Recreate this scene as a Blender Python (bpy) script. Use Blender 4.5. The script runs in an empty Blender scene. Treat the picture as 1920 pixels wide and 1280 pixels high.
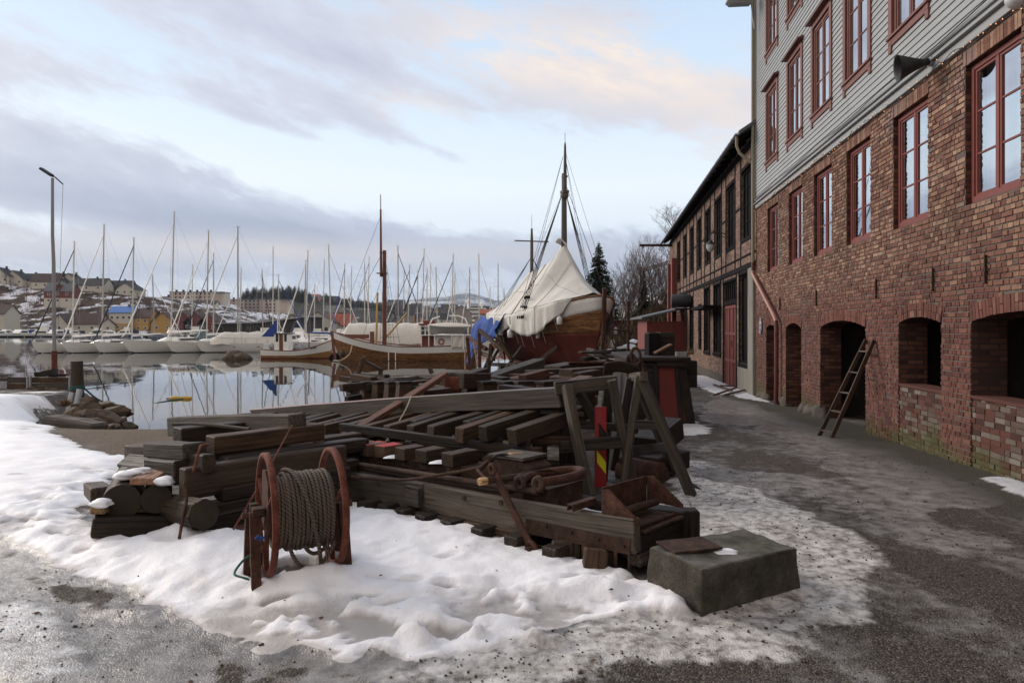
import bpy, bmesh, math, random
import numpy as np
from mathutils import Vector, Matrix
R = math.radians
rnd = random.Random(11)
scene = bpy.context.scene
COL = scene.collection
F = 1280.0; HY = 615.0; HC = 1.8          # focal length in photo pixels, horizon row, eye height

def at(px, py, Y):                          # a point of the place at depth Y
    return Vector(((px - 960) / F * Y, Y, HC - (py - HY) / F * Y))

# ---------------------------------------------------------------- mesh builder
class MB:
    def __init__(s):
        s.v = []; s.f = []; s.loc = []; s.tint = []; s.sm = []
    def add(s, vs, fs, locs=None, tint=None, smooth=False):
        b = len(s.v); t = tint if tint is not None else 1.0
        s.v += [tuple(v) for v in vs]
        s.loc += [tuple(l) for l in (locs if locs is not None else vs)]
        s.tint += [t] * len(vs)
        s.f += [tuple(b + i for i in f) for f in fs]
        s.sm += [smooth] * len(fs)
    def box(s, c, size, M=None, tint=None, taper=None):
        x, y, z = [q / 2 for q in size]
        vs = []
        for dz in (-1, 1):
            for dx, dy in ((-1, -1), (1, -1), (1, 1), (-1, 1)):
                k = taper if (taper and dz > 0) else 1
                vs.append(Vector((dx * x * k, dy * y * k, dz * z)))
        o = Vector((rnd.random() * 9, rnd.random() * 9, rnd.random() * 9))
        locs = [v + o for v in vs]
        c = Vector(c)
        if M is not None: vs = [M @ v for v in vs]
        vs = [v + c for v in vs]
        s.add(vs, [(3, 2, 1, 0), (4, 5, 6, 7), (0, 1, 5, 4), (1, 2, 6, 5), (2, 3, 7, 6), (3, 0, 4, 7)], locs, tint)
    def box2(s, lo, hi, tint=None):
        s.box([(a + b) / 2 for a, b in zip(lo, hi)], [b - a for a, b in zip(lo, hi)], tint=tint)
    def beam(s, p0, p1, w, h, roll=0, tint=None, jit=0.0, seg=1, w1=None, h1=None, cut0=0, cut1=0):
        """timber from p0 to p1 (centre line); w across, h up; loc.x runs along the grain"""
        p0 = Vector(p0); p1 = Vector(p1); d = p1 - p0; L = d.length; d.normalize()
        up = Vector((0, 0, 1)) if abs(d.z) < .95 else Vector((0, 1, 0))
        a = d.cross(up).normalized(); b = a.cross(d).normalized()
        if roll:
            ca, sa = math.cos(roll), math.sin(roll); a, b = a * ca + b * sa, b * ca - a * sa
        o = Vector((rnd.random() * 20, rnd.random() * 9, rnd.random() * 9))
        t = tint if tint is not None else rnd.uniform(.7, 1.25)
        w1 = w if w1 is None else w1; h1 = h if h1 is None else h1
        vs = []; ls = []
        bw = rnd.uniform(-.008, .008) * L if seg > 1 else 0; bh = rnd.uniform(-.006, .006) * L if seg > 1 else 0
        for i in range(seg + 1):
            q = i / seg; ww = w + (w1 - w) * q; hh = h + (h1 - h) * q; bq = 4 * q * (1 - q)
            for k, (x, y) in enumerate(((-1, -1), (1, -1), (1, 1), (-1, 1))):
                sh = (cut0 if i == 0 else cut1 if i == seg else 0) * y * hh / 2
                jx = rnd.uniform(-jit, jit); jy = rnd.uniform(-jit, jit)
                vs.append(p0 + d * (L * q + sh) + a * (x * ww / 2 + jx + bw * bq * (jit > 0)) + b * (y * hh / 2 + jy + bh * bq * (jit > 0)))
                ls.append(o + Vector((L * q, x * ww / 2, y * hh / 2)))
        fs = [(0, 1, 2, 3), (4 * seg + 3, 4 * seg + 2, 4 * seg + 1, 4 * seg)]
        for i in range(seg):
            for k in range(4):
                n = (k + 1) % 4
                fs.append((4 * i + k, 4 * i + 4 + k, 4 * i + 4 + n, 4 * i + n))
        s.add(vs, fs, ls, t)
    def tube(s, pts, r, n=8, tint=None, caps=True, smooth=True, closed=False):
        pts = [Vector(p) for p in pts]; m = len(pts)
        rs = r if isinstance(r, (list, tuple)) else [r] * m
        vs = []; ls = []; prev = None; o = rnd.random() * 20; L = 0
        for i, p in enumerate(pts):
            if closed: d = pts[(i + 1) % m] - pts[i - 1]
            else: d = pts[min(i + 1, m - 1)] - pts[max(i - 1, 0)]
            if d.length < 1e-9: d = Vector((0, 0, 1))
            d.normalize()
            if prev is None:
                ref = Vector((0, 0, 1)) if abs(d.z) < .9 else Vector((1, 0, 0))
                a = d.cross(ref).normalized()
            else:
                a = (prev - d * prev.dot(d))
                a = a.normalized() if a.length > 1e-6 else d.orthogonal().normalized()
            prev = a; b = d.cross(a)
            if i: L += (pts[i] - pts[i - 1]).length
            for k in range(n):
                th = 2 * math.pi * k / n
                q = a * math.cos(th) * rs[i] + b * math.sin(th) * rs[i]
                vs.append(p + q); ls.append((o + L, math.cos(th) * rs[i], math.sin(th) * rs[i]))
        fs = []
        for i in range(m if closed else m - 1):
            j = (i + 1) % m
            for k in range(n):
                k2 = (k + 1) % n
                fs.append((i * n + k, i * n + k2, j * n + k2, j * n + k))
        s.add(vs, fs, ls, tint if tint is not None else rnd.uniform(.85, 1.15), smooth)
        if caps and not closed:
            for base, rev in ((0, True), ((m - 1) * n, False)):
                loop = [vs[base + k] for k in range(n)]; ll = [ls[base + k] for k in range(n)]
                s.add(loop, [tuple(range(n))[::-1] if rev else tuple(range(n))], ll, tint if tint is not None else 1)
    def cyl(s, p0, p1, r, n=12, r1=None, tint=None, smooth=True):
        s.tube([p0, p1], [r, r if r1 is None else r1], n, tint, True, smooth)
    def grid(s, fn, nu, nv, tint=None, smooth=True, both=False):
        vs = [fn(i / nu, j / nv) for j in range(nv + 1) for i in range(nu + 1)]
        fs = [(j * (nu + 1) + i, j * (nu + 1) + i + 1, (j + 1) * (nu + 1) + i + 1, (j + 1) * (nu + 1) + i)
              for j in range(nv) for i in range(nu)]
        s.add(vs, fs, None, tint, smooth)
    def poly(s, pts, tint=None):
        s.add(pts, [tuple(range(len(pts)))], None, tint)
    def prism(s, pts, d, tint=None):
        """closed outline pts extruded by vector d"""
        d = Vector(d); n = len(pts); pts = [Vector(p) for p in pts]
        vs = pts + [p + d for p in pts]
        fs = [tuple(range(n))[::-1], tuple(range(n, 2 * n))] + [(i, (i + 1) % n, n + (i + 1) % n, n + i) for i in range(n)]
        s.add(vs, fs, None, tint)
    def blob(s, c, r, sub=2, amp=.2, tint=None, seed=0, flat=1.0):
        bm = bmesh.new(); bmesh.ops.create_icosphere(bm, subdivisions=sub, radius=1)
        g = random.Random(seed); ph = [g.uniform(0, 6) for _ in range(6)]; c = Vector(c)
        vs = []
        for v in bm.verts:
            p = v.co
            k = 1 + amp * (math.sin(2.1 * p.x + ph[0]) * math.sin(2.7 * p.y + ph[1]) + .6 * math.sin(4.3 * p.z + ph[2] + 2 * p.x) + .4 * math.sin(7 * p.y + ph[3] + 3 * p.z))
            vs.append(c + Vector((p.x * r[0], p.y * r[1], p.z * r[2] * (flat if p.z < 0 else 1))) * k)
        fs = [tuple(v.index for v in f.verts) for f in bm.faces]; bm.free()
        s.add(vs, fs, None, tint, True)
    def build(s, name, mat, parent=None, bevel=0, loc=None, sub=0):
        me = bpy.data.meshes.new(name); me.from_pydata(s.v, [], s.f)
        n = len(s.v)
        a = me.attributes.new('loc', 'FLOAT_VECTOR', 'POINT'); a.data.foreach_set('vector', np.array(s.loc, dtype=np.float32).ravel())
        a = me.attributes.new('tint', 'FLOAT', 'POINT'); a.data.foreach_set('value', np.array(s.tint, dtype=np.float32))
        me.polygons.foreach_set('use_smooth', s.sm)
        me.materials.append(mat); me.update()
        o = bpy.data.objects.new(name, me); COL.objects.link(o)
        if parent: o.parent = parent
        if loc: o.location = loc
        if sub:
            m = o.modifiers.new('sub', 'SUBSURF'); m.levels = m.render_levels = sub
        if bevel:
            m = o.modifiers.new('bev', 'BEVEL'); m.width = bevel; m.segments = 1; m.limit_method = 'ANGLE'; m.angle_limit = R(50)
        return o

def empty(name, loc=(0, 0, 0), rz=0):
    o = bpy.data.objects.new(name, None); COL.objects.link(o); o.location = loc; o.rotation_euler = (0, 0, rz)
    o.empty_display_size = .1
    return o
def tag(o, label, cat, group=None):
    o['label'] = label; o['category'] = cat
    if group: o['group'] = group
    return o
def kind(o, k): o['kind'] = k; return o
def copy_tree(o, parent=None):
    c = o.copy(); COL.objects.link(c)
    if parent: c.parent = parent
    for ch in list(o.children): copy_tree(ch, c)
    return c
ORD = ['first', 'second', 'third', 'fourth', 'fifth', 'sixth', 'seventh', 'eighth', 'ninth', 'tenth', 'eleventh', 'twelfth',
       'thirteenth', 'fourteenth', 'fifteenth', 'sixteenth', 'seventeenth', 'eighteenth', 'nineteenth', 'twentieth',
       'twenty-first', 'twenty-second', 'twenty-third', 'twenty-fourth', 'twenty-fifth', 'twenty-sixth', 'twenty-seventh', 'twenty-eighth', 'twenty-ninth', 'thirtieth']

# ---------------------------------------------------------------- node helpers
class NT:
    def __init__(s, name, world=False):
        if world:
            s.nt = world.node_tree
        else:
            s.m = bpy.data.materials.new(name); s.m.use_nodes = True; s.nt = s.m.node_tree
            s.b = s.nt.nodes['Principled BSDF']; s.b.inputs['Roughness'].default_value = .8
            s.b.inputs['Specular IOR Level'].default_value = .3
    def node(s, t, **kw):
        n = s.nt.nodes.new(t)
        for k, v in kw.items(): setattr(n, k, v)
        return n
    def put(s, sock, v):
        if hasattr(v, 'is_output') or hasattr(v, 'links'): s.nt.links.new(v, sock)
        elif isinstance(v, (tuple, list)) and len(v) == 3 and sock.type == 'RGBA': sock.default_value = (*v, 1)
        else: sock.default_value = v
    def attr(s, name, out='Fac'):
        n = s.node('ShaderNodeAttribute', attribute_name=name); return n.outputs[out]
    def loc(s, sc=(1, 1, 1), name='loc'):
        m = s.node('ShaderNodeMapping'); s.put(m.inputs[0], s.attr(name, 'Vector')); m.inputs['Scale'].default_value = sc; return m.outputs[0]
    def gen(s, which='Object', sc=(1, 1, 1), off=(0, 0, 0)):
        c = s.node('ShaderNodeTexCoord'); m = s.node('ShaderNodeMapping'); s.put(m.inputs[0], c.outputs[which])
        m.inputs['Scale'].default_value = sc; m.inputs['Location'].default_value = off; return m.outputs[0]
    def pos(s, sc=(1, 1, 1)):
        g = s.node('ShaderNodeNewGeometry'); m = s.node('ShaderNodeMapping'); s.put(m.inputs[0], g.outputs['Position'])
        m.inputs['Scale'].default_value = sc; return m.outputs[0]
    def noise(s, vec, scale=5, detail=4, rough=.55, dist=0, out='Fac'):
        n = s.node('ShaderNodeTexNoise'); s.put(n.inputs['Vector'], vec); n.inputs['Scale'].default_value = scale
        n.inputs['Detail'].default_value = detail; n.inputs['Roughness'].default_value = rough; n.inputs['Distortion'].default_value = dist
        return n.outputs[out]
    def voro(s, vec, scale=5, out='Distance', feature='F1', rand=1.0):
        n = s.node('ShaderNodeTexVoronoi', feature=feature); s.put(n.inputs['Vector'], vec); n.inputs['Scale'].default_value = scale
        n.inputs['Randomness'].default_value = rand
        return n.outputs[out]
    def ramp(s, fac, stops, interp='LINEAR'):
        n = s.node('ShaderNodeValToRGB'); s.put(n.inputs[0], fac); cr = n.color_ramp; cr.interpolation = interp
        while len(cr.elements) < len(stops): cr.elements.new(.5)
        for e, (p, c) in zip(cr.elements, stops):
            e.position = p; e.color = (c, c, c, 1) if not isinstance(c, (tuple, list)) else (*c, 1)
        return n.outputs[0]
    def mix(s, f, a, b, mode='MIX'):
        n = s.node('ShaderNodeMix', data_type='RGBA', blend_type=mode, clamp_factor=True)
        s.put(n.inputs[0], f); s.put(n.inputs[6], a); s.put(n.inputs[7], b); return n.outputs[2]
    def math(s, op, a, b=0.0, c=None, clamp=False):
        n = s.node('ShaderNodeMath', operation=op, use_clamp=clamp); s.put(n.inputs[0], a); s.put(n.inputs[1], b)
        if c is not None: s.put(n.inputs[2], c)
        return n.outputs[0]
    def bump(s, h, strength=.5, dist=.01, normal=None):
        n = s.node('ShaderNodeBump'); s.put(n.inputs['Height'], h); n.inputs['Strength'].default_value = strength
        n.inputs['Distance'].default_value = dist
        if normal is not None: s.put(n.inputs['Normal'], normal)
        return n.outputs[0]
    def out(s, color=None, rough=None, normal=None, metal=None, spec=None, emis=None):
        if color is not None: s.put(s.b.inputs['Base Color'], color)
        if rough is not None: s.put(s.b.inputs['Roughness'], rough)
        if normal is not None: s.put(s.b.inputs['Normal'], normal)
        if metal is not None: s.put(s.b.inputs['Metallic'], metal)
        if spec is not None: s.put(s.b.inputs['Specular IOR Level'], spec)
        return s.m

def g8(r, g, b):      # photo colour (0..255) -> linear
    f = lambda c: ((c / 255 + .055) / 1.055) ** 2.4 if c > 10 else c / 255 / 12.92
    return (f(r), f(g), f(b))

def wood(name, c1, c2, rough=.8, moss=0.0, ring=1.0, snow=0.0, bump=1.0):
    t = NT(name)
    g1 = t.noise(t.loc((1.3, 30, 30)), 1, 6, .6, .2)
    g2 = t.noise(t.loc((.9, 70, 70)), 1, 4, .6)
    col = t.ramp(g1, [(.25, c1), (.75, c2)])
    crack = t.ramp(g2, [(.32, .12), (.43, 1)])
    col = t.mix(.85, col, crack, 'MULTIPLY')
    big = t.noise(t.loc((1.5, 4, 4)), 1.2, 4, .6)
    col = t.mix(.6, col, t.ramp(big, [(.3, .45), (.62, 1.25)]), 'MULTIPLY')
    tv = t.node('ShaderNodeCombineColor'); a = t.math('MULTIPLY', t.attr('tint'), .74)
    for i in range(3): t.put(tv.inputs[i], a)
    col = t.mix(1, col, tv.outputs[0], 'MULTIPLY')
    if moss:
        mn = t.noise(t.pos(), 3.2, 5, .65)
        col = t.mix(t.math('MULTIPLY', t.ramp(mn, [(.56, 0), (.70, 1)]), moss * .7), col, (.034, .038, .014))
    r = rough
    nrm = t.bump(t.math('ADD', t.math('MULTIPLY', g1, .5), t.math('MULTIPLY', crack, .8)), bump, .02)
    if snow:
        ge = t.node('ShaderNodeNewGeometry'); sp = t.node('ShaderNodeSeparateXYZ'); t.put(sp.inputs[0], ge.outputs['Normal'])
        m = t.math('MULTIPLY', t.ramp(sp.outputs[2], [(.7, 0), (.9, 1)]), t.ramp(t.noise(t.pos(), 4, 5, .6), [(.55, 0), (.62, snow)]))
        col = t.mix(m, col, (.75, .76, .8))
    return t.out(col, t.mix(big, (r - .18,) * 3, (r,) * 3), nrm, spec=.3)

def paint(name, c, rough=.5, var=.25, dirt=(.12, .09, .07), dirtamt=.35, scale=3.0, spec=.4, metal=0, bump=.15):
    t = NT(name)
    n = t.noise(t.pos(), scale, 5, .6)
    n2 = t.noise(t.pos((1, 1, .25)), scale * 3, 5, .6)
    col = t.mix(t.ramp(n, [(.3, 0), (.75, var)]), c, tuple(x * .55 for x in c))
    col = t.mix(t.ramp(n2, [(.52, 0), (.75, dirtamt)]), col, dirt)
    tv = t.node('ShaderNodeCombineColor'); a = t.attr('tint')
    for i in range(3): t.put(tv.inputs[i], a)
    col = t.mix(1, col, tv.outputs[0], 'MULTIPLY')
    return t.out(col, rough, t.bump(n2, bump, .004), metal, spec)

def rust(name, c1, c2, c3, rough=.85):
    t = NT(name)
    n = t.noise(t.pos(), 9, 6, .65); n2 = t.noise(t.pos(), 55, 4, .6)
    col = t.ramp(n, [(.3, c1), (.5, c2), (.72, c3)])
    col = t.mix(t.ramp(n2, [(.4, .5), (.65, 0)]), col, tuple(x * .35 for x in c1))
    return t.out(col, rough, t.bump(n2, .4, .004), .15, .3)

M = {}
M['wood_grey'] = wood('weathered_grey_wood', (.042, .033, .026), (.125, .100, .077), .85, .5)
M['wood_mid'] = wood('weathered_brown_wood', (.024, .0135, .008), (.115, .062, .034), .8, .3)
M['wood_dark'] = wood('tarred_dark_wood', (.011, .0072, .005), (.048, .030, .019), .75, .15)
M['wood_darkgrey'] = wood('damp_dark_wood', (.022, .0145, .009), (.080, .051, .031), .78, .3)
M['wood_fresh'] = wood('fresh_plank_wood', (.22, .10, .06), (.48, .26, .16), .75)
M['wood_red'] = wood('old_red_brown_wood', (.06, .022, .014), (.16, .07, .045), .8)
M['wood_yellow'] = wood('pale_timber', (.35, .20, .09), (.6, .38, .18), .8)
M['rust'] = rust('rusty_steel', (.032, .016, .011), (.082, .034, .022), (.15, .065, .04))
M['rust_dark'] = rust('dark_rusty_steel', (.025, .014, .01), (.062, .033, .022), (.11, .055, .035))
M['rust_red'] = rust('red_oxide_steel', (.09, .026, .016), (.17, .05, .03), (.22, .085, .055))
M['steel'] = paint('galvanised_steel', (.32, .32, .33), .5, .4, metal=.5)
M['black_metal'] = paint('black_metal', (.018, .018, .02), .55, .2)
M['white_paint'] = paint('white_boat_paint', (.80, .77, .72), .4, .12, (.2, .15, .1), .18)
M['cream_mast'] = paint('mast_cream', (.55, .52, .47), .45, .2)
M['grey_mast'] = paint('mast_grey', (.30, .29, .28), .45, .2)
M['dark_canvas'] = paint('navy_canvas', (.03, .038, .06), .9, .3)
M['blue_canvas'] = paint('blue_canvas', (.02, .06, .26), .8, .3)
M['green_canvas'] = paint('teal_grey_canvas', (.07, .11, .11), .9, .3)
M['black_glass'] = paint('dark_glass', (.015, .017, .02), .12, .1, spec=.6)
M['black_paint'] = paint('tar_black_paint', (.009, .008, .008), .85, .3, dirtamt=.08, spec=.08)
M['red_paint'] = paint('barn_red_paint', (.20, .045, .035), .65, .35, (.05, .03, .025), .4)
M['bright_red'] = paint('sign_red', (.30, .012, .018), .5, .1)
M['hi_yellow'] = paint('sign_yellow', (.72, .72, .01), .5, .05)
M['orange'] = paint('orange_plastic', (.65, .16, .04), .5, .1)
M['white_plastic'] = paint('white_plastic', (.6, .6, .6), .4, .1)
M['light_blue'] = paint('blue_enamel', (.04, .09, .22), .3, .1)
M['rope_dark'] = paint('wet_rope', (.035, .03, .025), .9, .3)
M['rope_pale'] = paint('pale_rope', (.35, .3, .22), .9, .3)
M['rope_green'] = paint('green_rope', (.02, .10, .08), .9, .3)

# ---------------------------------------------------------------- camera
cd = bpy.data.cameras.new('camera'); cam = bpy.data.objects.new('camera', cd); COL.objects.link(cam)
cam.location = (0, 0, HC); cam.rotation_euler = (R(90), 0, 0)
cd.sensor_width = 36; cd.lens = 36 * F / 1920; cd.shift_y = -(640 - HY) / 1920
cd.clip_start = .05; cd.clip_end = 20000
scene.camera = cam
scene.view_settings.view_transform = 'Standard'; scene.view_settings.look = 'None'
scene.view_settings.exposure = 0.30
scene.cycles.use_denoising = True
try: scene.cycles.denoiser = 'OPENIMAGEDENOISE'
except Exception: pass
scene.cycles.max_bounces = 6; scene.cycles.transparent_max_bounces = 12
scene.cycles.use_adaptive_sampling = False

# ---------------------------------------------------------------- sky and sun
SUN_EL, SUN_AZ = R(26), R(-55)     # azimuth measured from +Y towards +X
w = bpy.data.worlds.new('World'); scene.world = w; w.use_nodes = True
t = NT('w', w); nt = w.node_tree
bg = nt.nodes['Background']
sky = t.node('ShaderNodeTexSky', sky_type='NISHITA'); sky.sun_disc = False
sky.sun_elevation = SUN_EL; sky.sun_rotation = SUN_AZ; sky.air_density = 1.2; sky.dust_density = 1.5
tc = t.node('ShaderNodeTexCoord'); sep = t.node('ShaderNodeSeparateXYZ'); t.put(sep.inputs[0], tc.outputs['Generated'])
X, Y_, Z = sep.outputs
az = t.math('ARCTAN2', X, Y_)
el = t.math('ARCSINE', Z)
elc = t.math('MAXIMUM', el, 0)
# cloud field lives on the dome: streaks run with a slight slant
comb = t.node('ShaderNodeCombineXYZ')
t.put(comb.inputs[0], t.math('MULTIPLY', X, 2.2)); t.put(comb.inputs[1], t.math('MULTIPLY', Y_, 2.2))
t.put(comb.inputs[2], t.math('ADD', t.math('MULTIPLY', Z, 6.5), t.math('MULTIPLY', X, 1.6)))
v = comb.outputs[0]
n1 = t.noise(v, 1.25, 8, .62, .25)
n2 = t.noise(v, 4.6, 8, .68, .2)
dens = t.math('ADD', t.math('MULTIPLY', n1, .50), t.math('MULTIPLY', n2, .50))
def blob(px, py, wx, wy, ang, amp):
    a0 = math.atan2(px - 960, F); e0 = math.atan2((HY - py), math.hypot(F, px - 960))
    ca, sa = math.cos(ang), math.sin(ang)
    dx = t.math('SUBTRACT', az, a0); dy = t.math('SUBTRACT', el, e0)
    u = t.math('DIVIDE', t.math('ADD', t.math('MULTIPLY', dx, ca), t.math('MULTIPLY', dy, sa)), wx / F)
    q = t.math('DIVIDE', t.math('SUBTRACT', t.math('MULTIPLY', dy, ca), t.math('MULTIPLY', dx, sa)), wy / F)
    r2 = t.math('ADD', t.math('MULTIPLY', u, u), t.math('MULTIPLY', q, q))
    return t.math('MULTIPLY', t.math('POWER', 2.718, t.math('MULTIPLY', r2, -1)), amp)
tot = dens
for bb in ((120, 350, 420, 80, -.16, .20), (700, 455, 520, 42, -.08, .20), (230, 300, 200, 22, -.2, .10), (330, 345, 200, 20, -.2, -.12), (60, 410, 150, 18, -.1, -.14), (60, 140, 150, 34, -.1, .20), (420, 170, 280, 42, -.12, .17), (880, 30, 300, 40, 0, .12), (560, 255, 150, 16, -.3, .12), (860, 300, 120, 14, -.3, .12), (300, 60, 160, 22, -.2, .10),
           (620, 100, 300, 45, -.25, .20), (1120, 165, 260, 75, -.18, .30), (1180, 480, 330, 50, .05, .14), (60, 470, 400, 60, 0, .12),
           (720, 240, 150, 25, -.35, .10),
           (200, 60, 190, 40, -.2, -.14), (960, 330, 330, 90, 0, -.26), (360, 240, 210, 26, -.15, -.14), (1340, 60, 160, 80, 0, -.10), (600, 310, 260, 50, -.2, -.16),
           (900, 90, 90, 60, 0, -.1)):
    tot = t.math('ADD', tot, blob(*bb))
c = t.ramp(tot, [(.478, 0), (.605, 1)])
thick = t.ramp(tot, [(.58, 0), (.86, 1)])
base = t.ramp(elc, [(0, g8(205, 212, 226)), (.08, g8(214, 226, 240)), (.2, g8(231, 241, 250)), (.33, g8(208, 226, 244)), (.6, g8(170, 200, 232)), (1, g8(140, 180, 225))])
warm = t.math('ADD', blob(1120, 125, 270, 60, -.18, 1.3), t.math('ADD', blob(520, 470, 700, 26, 0, .45), t.math('ADD', blob(790, 210, 80, 26, -.2, .7), blob(1400, 270, 160, 70, 0, .6))), clamp=True)
lowf = t.ramp(elc, [(.05, 1), (.30, 0)])
ccol = t.mix(lowf, g8(203, 207, 220), g8(166, 180, 204))
ccol = t.mix(thick, ccol, t.mix(lowf, g8(176, 181, 200), g8(122, 140, 172)))
ccol = t.mix(t.math('MULTIPLY', warm, t.ramp(n2, [(.3, .3), (.6, 1)])), ccol, g8(246, 229, 214))
colr = t.mix(t.math('MULTIPLY', c, .93), base, ccol)
# warm sky added behind the camera, out of view, to light the foreground
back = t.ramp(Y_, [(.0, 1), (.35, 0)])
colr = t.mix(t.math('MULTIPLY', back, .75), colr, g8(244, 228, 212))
nish = t.mix(1, sky.outputs[0], (.10, .10, .10), 'MULTIPLY')  # the clear-sky model tints the gaps
colr = t.mix(.06, colr, nish)
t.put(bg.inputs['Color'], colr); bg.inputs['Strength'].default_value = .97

sd = bpy.data.lights.new('sun', 'SUN'); so = bpy.data.objects.new('sun', sd); COL.objects.link(so)
sd.energy = 2.2; sd.angle = R(26); sd.color = (1, .89, .78)
dirv = Vector((math.sin(SUN_AZ) * math.cos(SUN_EL), math.cos(SUN_AZ) * math.cos(SUN_EL), math.sin(SUN_EL)))
so.rotation_euler = dirv.to_track_quat('Z', 'Y').to_euler()
# ================================================================ numpy noise
def vn(x, y, seed=0):
    xi = np.floor(x).astype(np.int64); yi = np.floor(y).astype(np.int64)
    fx = x - xi; fy = y - yi; fx = fx * fx * (3 - 2 * fx); fy = fy * fy * (3 - 2 * fy)
    def h(a, b):
        n = (a * 374761393 + b * 668265263 + seed * 1442695041) & 0xffffffff
        n = ((n ^ (n >> 13)) * 1274126177) & 0xffffffff
        return ((n ^ (n >> 16)) & 0xffff) / 65535.0
    return (h(xi, yi) * (1 - fx) + h(xi + 1, yi) * fx) * (1 - fy) + (h(xi, yi + 1) * (1 - fx) + h(xi + 1, yi + 1) * fx) * fy
def fbm(x, y, s, o=4, seed=0, g=.5):
    r = 0; a = 1; tt = 0
    for k in range(o):
        r = r + a * vn(x * s + 17.3 * k, y * s - 9.1 * k, seed + k); tt += a; a *= g; s *= 2.03
    return r / tt
def sstep(a, b, x):
    t_ = np.clip((x - a) / (b - a), 0, 1); return t_ * t_ * (3 - 2 * t_)
def sdpoly(x, y, P):
    P = np.array(P, dtype=float); d = np.full(x.shape, 1e18); ins = np.zeros(x.shape, dtype=bool)
    for i in range(len(P)):
        a = P[i]; b = P[i - 1]
        e = b - a; wx = x - a[0]; wy = y - a[1]
        tt = np.clip((wx * e[0] + wy * e[1]) / (e[0] ** 2 + e[1] ** 2 + 1e-12), 0, 1)
        d = np.minimum(d, (wx - e[0] * tt) ** 2 + (wy - e[1] * tt) ** 2)
        cond = ((a[1] > y) != (b[1] > y)) & (x < (b[0] - a[0]) * (y - a[1]) / ((b[1] - a[1]) if b[1] != a[1] else 1e-9) + a[0])
        ins ^= cond
    return np.where(ins, -1, 1) * np.sqrt(d)

LAND = [(-90, -20), (-90, 27.5), (-30, 27), (-18, 26.2), (-15.6, 25.2), (-14.6, 23.6), (-12.4, 20.4), (-10.6, 18.9), (-8, 18.2), (-6.2, 18.8),
        (-4.9, 21), (-5.0, 24), (-5.4, 27), (-3.6, 29.5), (-3.0, 33), (-3.2, 38), (-1.8, 42), (1.5, 47), (4.2, 56), (6, 70), (9, 90), (14, 140), (60, 330), (400, 330), (400, -20)]
WATER = -1.0
def hbase(x, y):
    z = -.0265 * np.clip(y - 6, 0, 15) - .012 * np.clip(y - 21, 0, 20)
    xw = 5 + .1328 * y
    # right bank behind the ship rises into a wooded slope
    k = sstep(44, 60, y) * sstep(0, 22, x - (.075 * y + 1.0))
    z = z + k * 10.5 + sstep(30, 52, y) * sstep(0, 5, x - (.125 * y + 1.0)) * sstep(0, 6, xw - .4 - x + 3) * .8
    sd = sdpoly(x, y, LAND)
    wid = np.where(x < -14.5, .25, np.where(x < -5.5, 5.0, 2.2)); wid = np.where(y > 36, 2.5, wid)
    kk = sstep(-wid, .6, sd)
    return z * (1 - kk) + (-1.35) * kk - 1.2 * sstep(0.5, 6, sd)
def gpt(px, py, add=0.0):
    """point of the ground seen at a photo pixel"""
    Y = HC * F / (py - HY)
    for _ in range(14):
        z = float(hbase(np.array([(px - 960) / F * Y]), np.array([Y]))[0]) + add
        Y = .5 * Y + .5 * (HC - z) * F / (py - HY)
    return ((px - 960) / F * Y, Y)
def gz(x, y): return float(hbase(np.array([float(x)]), np.array([float(y)]))[0])

clean = [(-400, 1000), (0, 1010), (60, 1040), (120, 1085), (250, 1122), (350, 1158), (410, 1166), (430, 1192), (490, 1236), (560, 1222), (640, 1240),
         (700, 1232), (760, 1250), (850, 1243), (910, 1250), (960, 1225), (1040, 1200), (1110, 1180), (1180, 1172), (1270, 1178), (1320, 1174), (1228, 1100), (1190, 1092),
         (1010, 1030), (840, 975), (640, 925), (560, 1000), (330, 1008), (170, 1010), (175, 950), (262, 862), (180, 845), (112, 818), (72, 795), (128, 744), (60, 741), (-400, 738)]
CLEAN = [gpt(*p) for p in clean]
DIRTY = [gpt(*p) for p in [(660, 1300), (720, 1250), (900, 1215), (1180, 1165), (1300, 1080), (1250, 1000), (1230, 900), (1290, 868), (1340, 900), (1450, 920),
                           (1520, 965), (1580, 1010), (1620, 1060), (1600, 1130), (1560, 1180), (1480, 1240), (1340, 1300), (900, 1300)]]
LEFTICE = [gpt(*p) for p in [(-200, 1060), (0, 1130), (60, 1130), (130, 1175), (180, 1215), (120, 1262), (0, 1262), (-200, 1250)]]
WALLSNOW = [gpt(*p) for p in [(1292, 700), (1330, 706), (1400, 735), (1448, 757), (1425, 752), (1380, 745), (1330, 735), (1296, 715)]]
FARSNOW = [gpt(*p) for p in [(1240, 792), (1300, 790), (1335, 800), (1330, 815), (1290, 818), (1245, 812)]]
WSN2 = [gpt(*p) for p in [(1842, 898), (1885, 900), (1960, 925), (1990, 960), (1900, 930), (1862, 915)]]
BEACH = [gpt(*p) for p in [(112, 816), (180, 845), (262, 862), (300, 880), (420, 860), (420, 770), (250, 760), (160, 775)]]
BEACH = [(x, y) for x, y in BEACH]

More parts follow.
